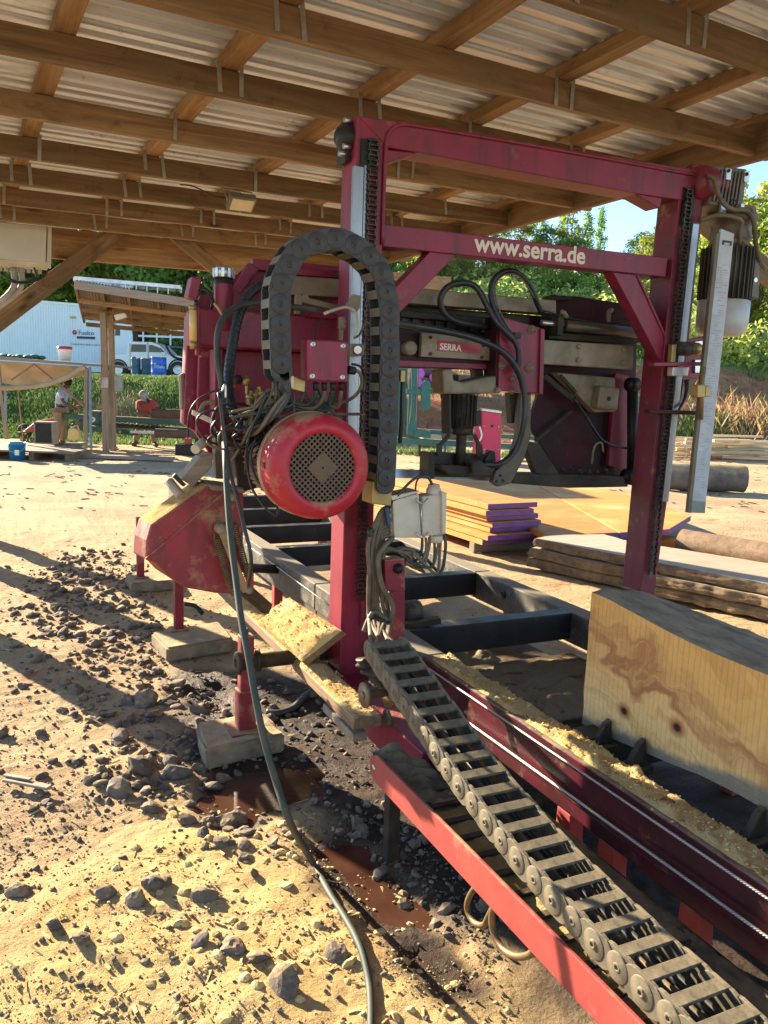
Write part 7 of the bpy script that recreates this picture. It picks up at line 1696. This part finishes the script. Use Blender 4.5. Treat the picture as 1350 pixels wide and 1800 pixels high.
# ---------------------------------------------------------------- timber stacks beyond the gantry
ORG=wood('orange_fresh_timber',(.64,.28,.06,1),(.48,.19,.04,1),(.62,.36,.13,1),ring=11,rand=.25,bump=.15); PURP=mk('purple_end_paint',(.20,.07,.24,1),(.13,.05,.16,1),.6,scale=14); GREYS=wood('silvery_slab_face',(.50,.42,.32,1),(.38,.30,.21,1),(.44,.30,.18,1),ring=9,rand=.1)
def board(name,lab,cat_,poly,thick,mat,endm=None,endedges=(),group=None,edge=None):
    """flat board from its top outline (world points); the painted end is its own part"""
    c=sum((V(p) for p in poly),V((0,0,0)))/len(poly); base=V((c.x,c.y,c.z-thick)); root=thing(name,lab,cat_,base,0,group)
    mb=MB(); mb.prism([V(p) for p in poly],(0,0,-thick),0)
    n=len(poly); 
    o=mb.build('timber',[mat,edge or mat],root,.003)
    if edge:
        for f in o.data.polygons:
            if abs(f.normal.z)<.5: f.material_index=1
    if endm:
        mb=MB(); cc=V((c.x,c.y,0))
        for e in endedges:
            a,bq=V(poly[e]),V(poly[(e+1)%n]); nn=(bq-a).cross(V((0,0,1))).normalized()
            if nn.dot(V((a.x-c.x,a.y-c.y,0)))<0: nn=-nn
            mb.prism([a+V((0,0,-.003)),bq+V((0,0,-.003)),bq+V((0,0,-thick+.003)),a+V((0,0,-thick+.003))],nn*.003)
        mb.build('painted_end',endm,root)
    return root
e0=PZ(862,962,.10); e1=PZ(958,955,.10); dl=(PZ(785,937,.10)-e0); dl.z=0; dl.normalize(); wd=(e1-e0); wd.z=0; wl=wd.length; wd.normalize()
rs=random.Random(31)
zz=.10
desc=('lowest','second from the bottom','third from the bottom','middle','third from the top','second from the top','topmost')
for i in range(7):
    th=.052; zz+=th+.008; sh=rs.uniform(-.10,.10)-.03*i; sl=rs.uniform(-.08,.06); s0=e0+wd*(sl+.02)+dl*(-sh*.8)
    s0=V((s0.x,s0.y,zz)); w_=wl*rs.uniform(.86,1.05); tp=[s0,s0+wd*w_,s0+wd*(w_*.97)+dl*2.6,s0+dl*2.6]
    board('plank','orange plank with purple painted end, '+desc[i]+' in the stack',"plank",tp,th,ORG,PURP,(0,),'purple ended planks in the stack')
mb=MB(); q=e0+dl*.25; mb.bar(V((q.x,q.y,.055))-wd*.05,V((q.x,q.y,.055))+wd*(wl+.1),.09,.10); o=mb.build('stack_bearer',GREYW,None,.004); tag(o,'short timber bearer under the purple ended stack','bearer')
def zp(pix,z): return [PZ(x,y,z) for x,y in pix]
board('wide_slab','very wide orange slab lying in full sun beside the plank stack','slab',zp([(735,838),(925,842),(1088,936),(965,941),(800,872)],.26),.06,ORG,PURP,(2,))
board('wide_slab','wide orange slab right of the widest one, its corner pointing at the ruler','slab',zp([(926,841.5),(1098,866),(1214,907),(1176,930),(1089.5,936)],.258),.06,ORG,PURP,(2,3))
board('wide_slab','orange slab low under the two widest slabs','slab',zp([(900,850),(1085,872),(1195,915),(1070,945),(975,946)],.18),.06,ORG,PURP,(2,3))
mb=MB(); mb.bar(PZ(820,880,.06),PZ(1100,900,.06),.1,.1); tag(mb.build('slab_bearer',GREYW,None,.004),'timber bearer hidden under the wide orange slabs','bearer')
# grey live edge slabs
base_=[(942,946),(975,940),(1062,939),(1095,949),(1350,990),(1500,1016),(1500,1060),(1350,1026),(1166,991),(1092,976),(1027,964)]
BARKE=mk('pale_waney_bark',(.24,.17,.10,1),(.085,.062,.042,1),.95,scale=9,bump=1.0,bscale=34)
rs=random.Random(8)
for i,(z,lab) in enumerate(((.10,'lowest silvery live edge slab with rough bark edge'),(.195,'middle silvery live edge slab with rough bark edge'),(.29,'top silvery live edge slab with smooth grey face'))):
    P=[V((p.x,p.y,z)) for p in zp(base_,.29)]; sh=V((rs.uniform(-.06,.06),rs.uniform(-.05,.05),0)) if i<2 else V((0,0,0))
    # subdivide the outline and roughen it
    Q=[]
    for a,bq in zip(P,P[1:]+P[:1]):
        m=max(1,int((bq-a).length/.03))
        for k in range(m):
            p=a.lerp(bq,k/m); Q.append(p+sh+V((.014*noise.noise(p*9+V((i*3,0,0))),.014*noise.noise(p*9+V((0,i*5,0))),0)))
    c=sum(Q,V((0,0,0)))/len(Q); root=thing('live_edge_slab',lab+' in the stack beyond the gantry','slab',V((c.x,c.y,z-.085)),0,'live edge slabs in the grey stack')
    m=len(Q); vs=[];ring=7
    for r_ in range(ring+1):
        t=r_/ring
        for p in Q:
            out=(p-c); out.z=0; out.normalize(); bul=.022*math.sin(t*math.pi*.85)+.03*noise.fractal(V((p.x*9,p.y*9,t*4+i*3)),1,2,4)*(1 if 0<r_ else .4)
            vs.append(p+out*bul+V((0,0,-.08*t+(.012*noise.noise(V((p.x*7,p.y*7,i))) if r_==ring else 0))))
    mb=MB(); mb.add(vs,[(r_*m+k,r_*m+(k+1)%m,(r_+1)*m+(k+1)%m,(r_+1)*m+k) for r_ in range(ring) for k in range(m)],True,1); mb.add(vs[:m],[list(range(m))],False,0); mb.add(vs[-m:],[list(range(m))[::-1]],False,0)
    mb.build('timber',[GREYS,BARKE],root)
rlog('log','weathered brown log lying behind the grey slab stack',PZ(1200,955,.13)+V((.0,.0,.0)),PZ(1480,1005,.14),.15,wood('split_log',(.30,.2,.12,1),(.16,.1,.06,1),None,ring=14,bump=.6),ENDW,None,9)
board('plank','short purple ended plank lying against the weathered brown log','plank',zp([(1160,940),(1216,947),(1210,953),(1150,950)],.12),.07,ORG,PURP,(1,))
rlog('log','grey mossy log lying alone on the open yard at right',PZ(1160,840,.2)+V((0,0,.03)),PZ(1306,845,.2)+V((0,0,.04)),.24,LG,LG,None,14)
# pile of thin sawn sticks
rs=random.Random(5); STK=[wood('stick_pale',(.7,.54,.33,1),(.58,.42,.23,1),None,ring=14,rand=.5)]
for k in range(60):
    d=rs.uniform(21.5,24.5); px=rs.uniform(1185,1330); z=.05+.5*rs.random()*(1-abs(px-1270)/300); a=at_depth(px,d,z); ang=rs.gauss(.12,.12); dv_=V((math.cos(ang-YAW),math.sin(ang-YAW),rs.gauss(0,.012))); L_=rs.uniform(1.2,3.0)
    mb=MB(); mb.box((-L_/2,-.05,-.03),(L_/2,.05,.03)); o=mb.build('sawn_stick',STK[0],None,local=True); o.location=a; o.rotation_euler=dv_.to_track_quat('X','Z').to_euler()
    tag(o,'thin pale sawn stick in the loose pile at the foot of the clay bank','stick','sawn sticks in the far pile')
for k in range(26):   # more boards scattered left of it
    d=rs.uniform(21.5,25); px=rs.uniform(905,1180); z=.02+.2*rs.random(); a=at_depth(px,d,z); mb=MB(); L_=rs.uniform(1.0,2.4); mb.box((-L_/2,-.06,-.02),(L_/2,.06,.02)); o=mb.build('sawn_stick',STK[0],None,local=True); o.location=a; o.rotation_euler=(0,0,rs.gauss(-YAW,.2)); tag(o,'thin sawn stick strewn on the ground beyond the saw head','stick','sawn sticks strewn beyond the saw head')
o=thing('steel_strap_coil','loose coil of grey steel strapping leaning by the stick pile','coil',at_depth(1190,20.5,0))
mb=MB(); c=at_depth(1190,20.5,.25)
for k in range(4): mb.lathe([(.24-.02*k,-.03),(.24-.02*k,.03),(.235-.02*k,.03),(.235-.02*k,-.03)],c+V((.03*k,0,-.01*k)),(-.75,-.6,.1*k),28)
mb.build('strap_ring',ZINC,o)
# scraps of bark and wood on the yard
SCR=mk('bark_scrap',(.2,.13,.08,1),(.1,.07,.05,1),.9,scale=9); mb=MB(); rs=random.Random(15)
for k in range(420):
    px,py=rs.uniform(-20,1350),rs.choice((rs.uniform(795,870),rs.uniform(795,900))); 
    p=PZ(px,py); g=rs.random()*6.28; L_=rs.uniform(.015,.07); d=V((math.cos(g),math.sin(g),rs.gauss(0,.06))); q=V((p.x,p.y,.012+ground_z(p.x,p.y))); mb.bar(q-d*L_,q+d*L_,rs.uniform(.012,.045),.01)
tag(mb.build('wood_scraps',SCR,None,merge=False),'small scraps of bark and wood littering the open yard','litter',kind='stuff')
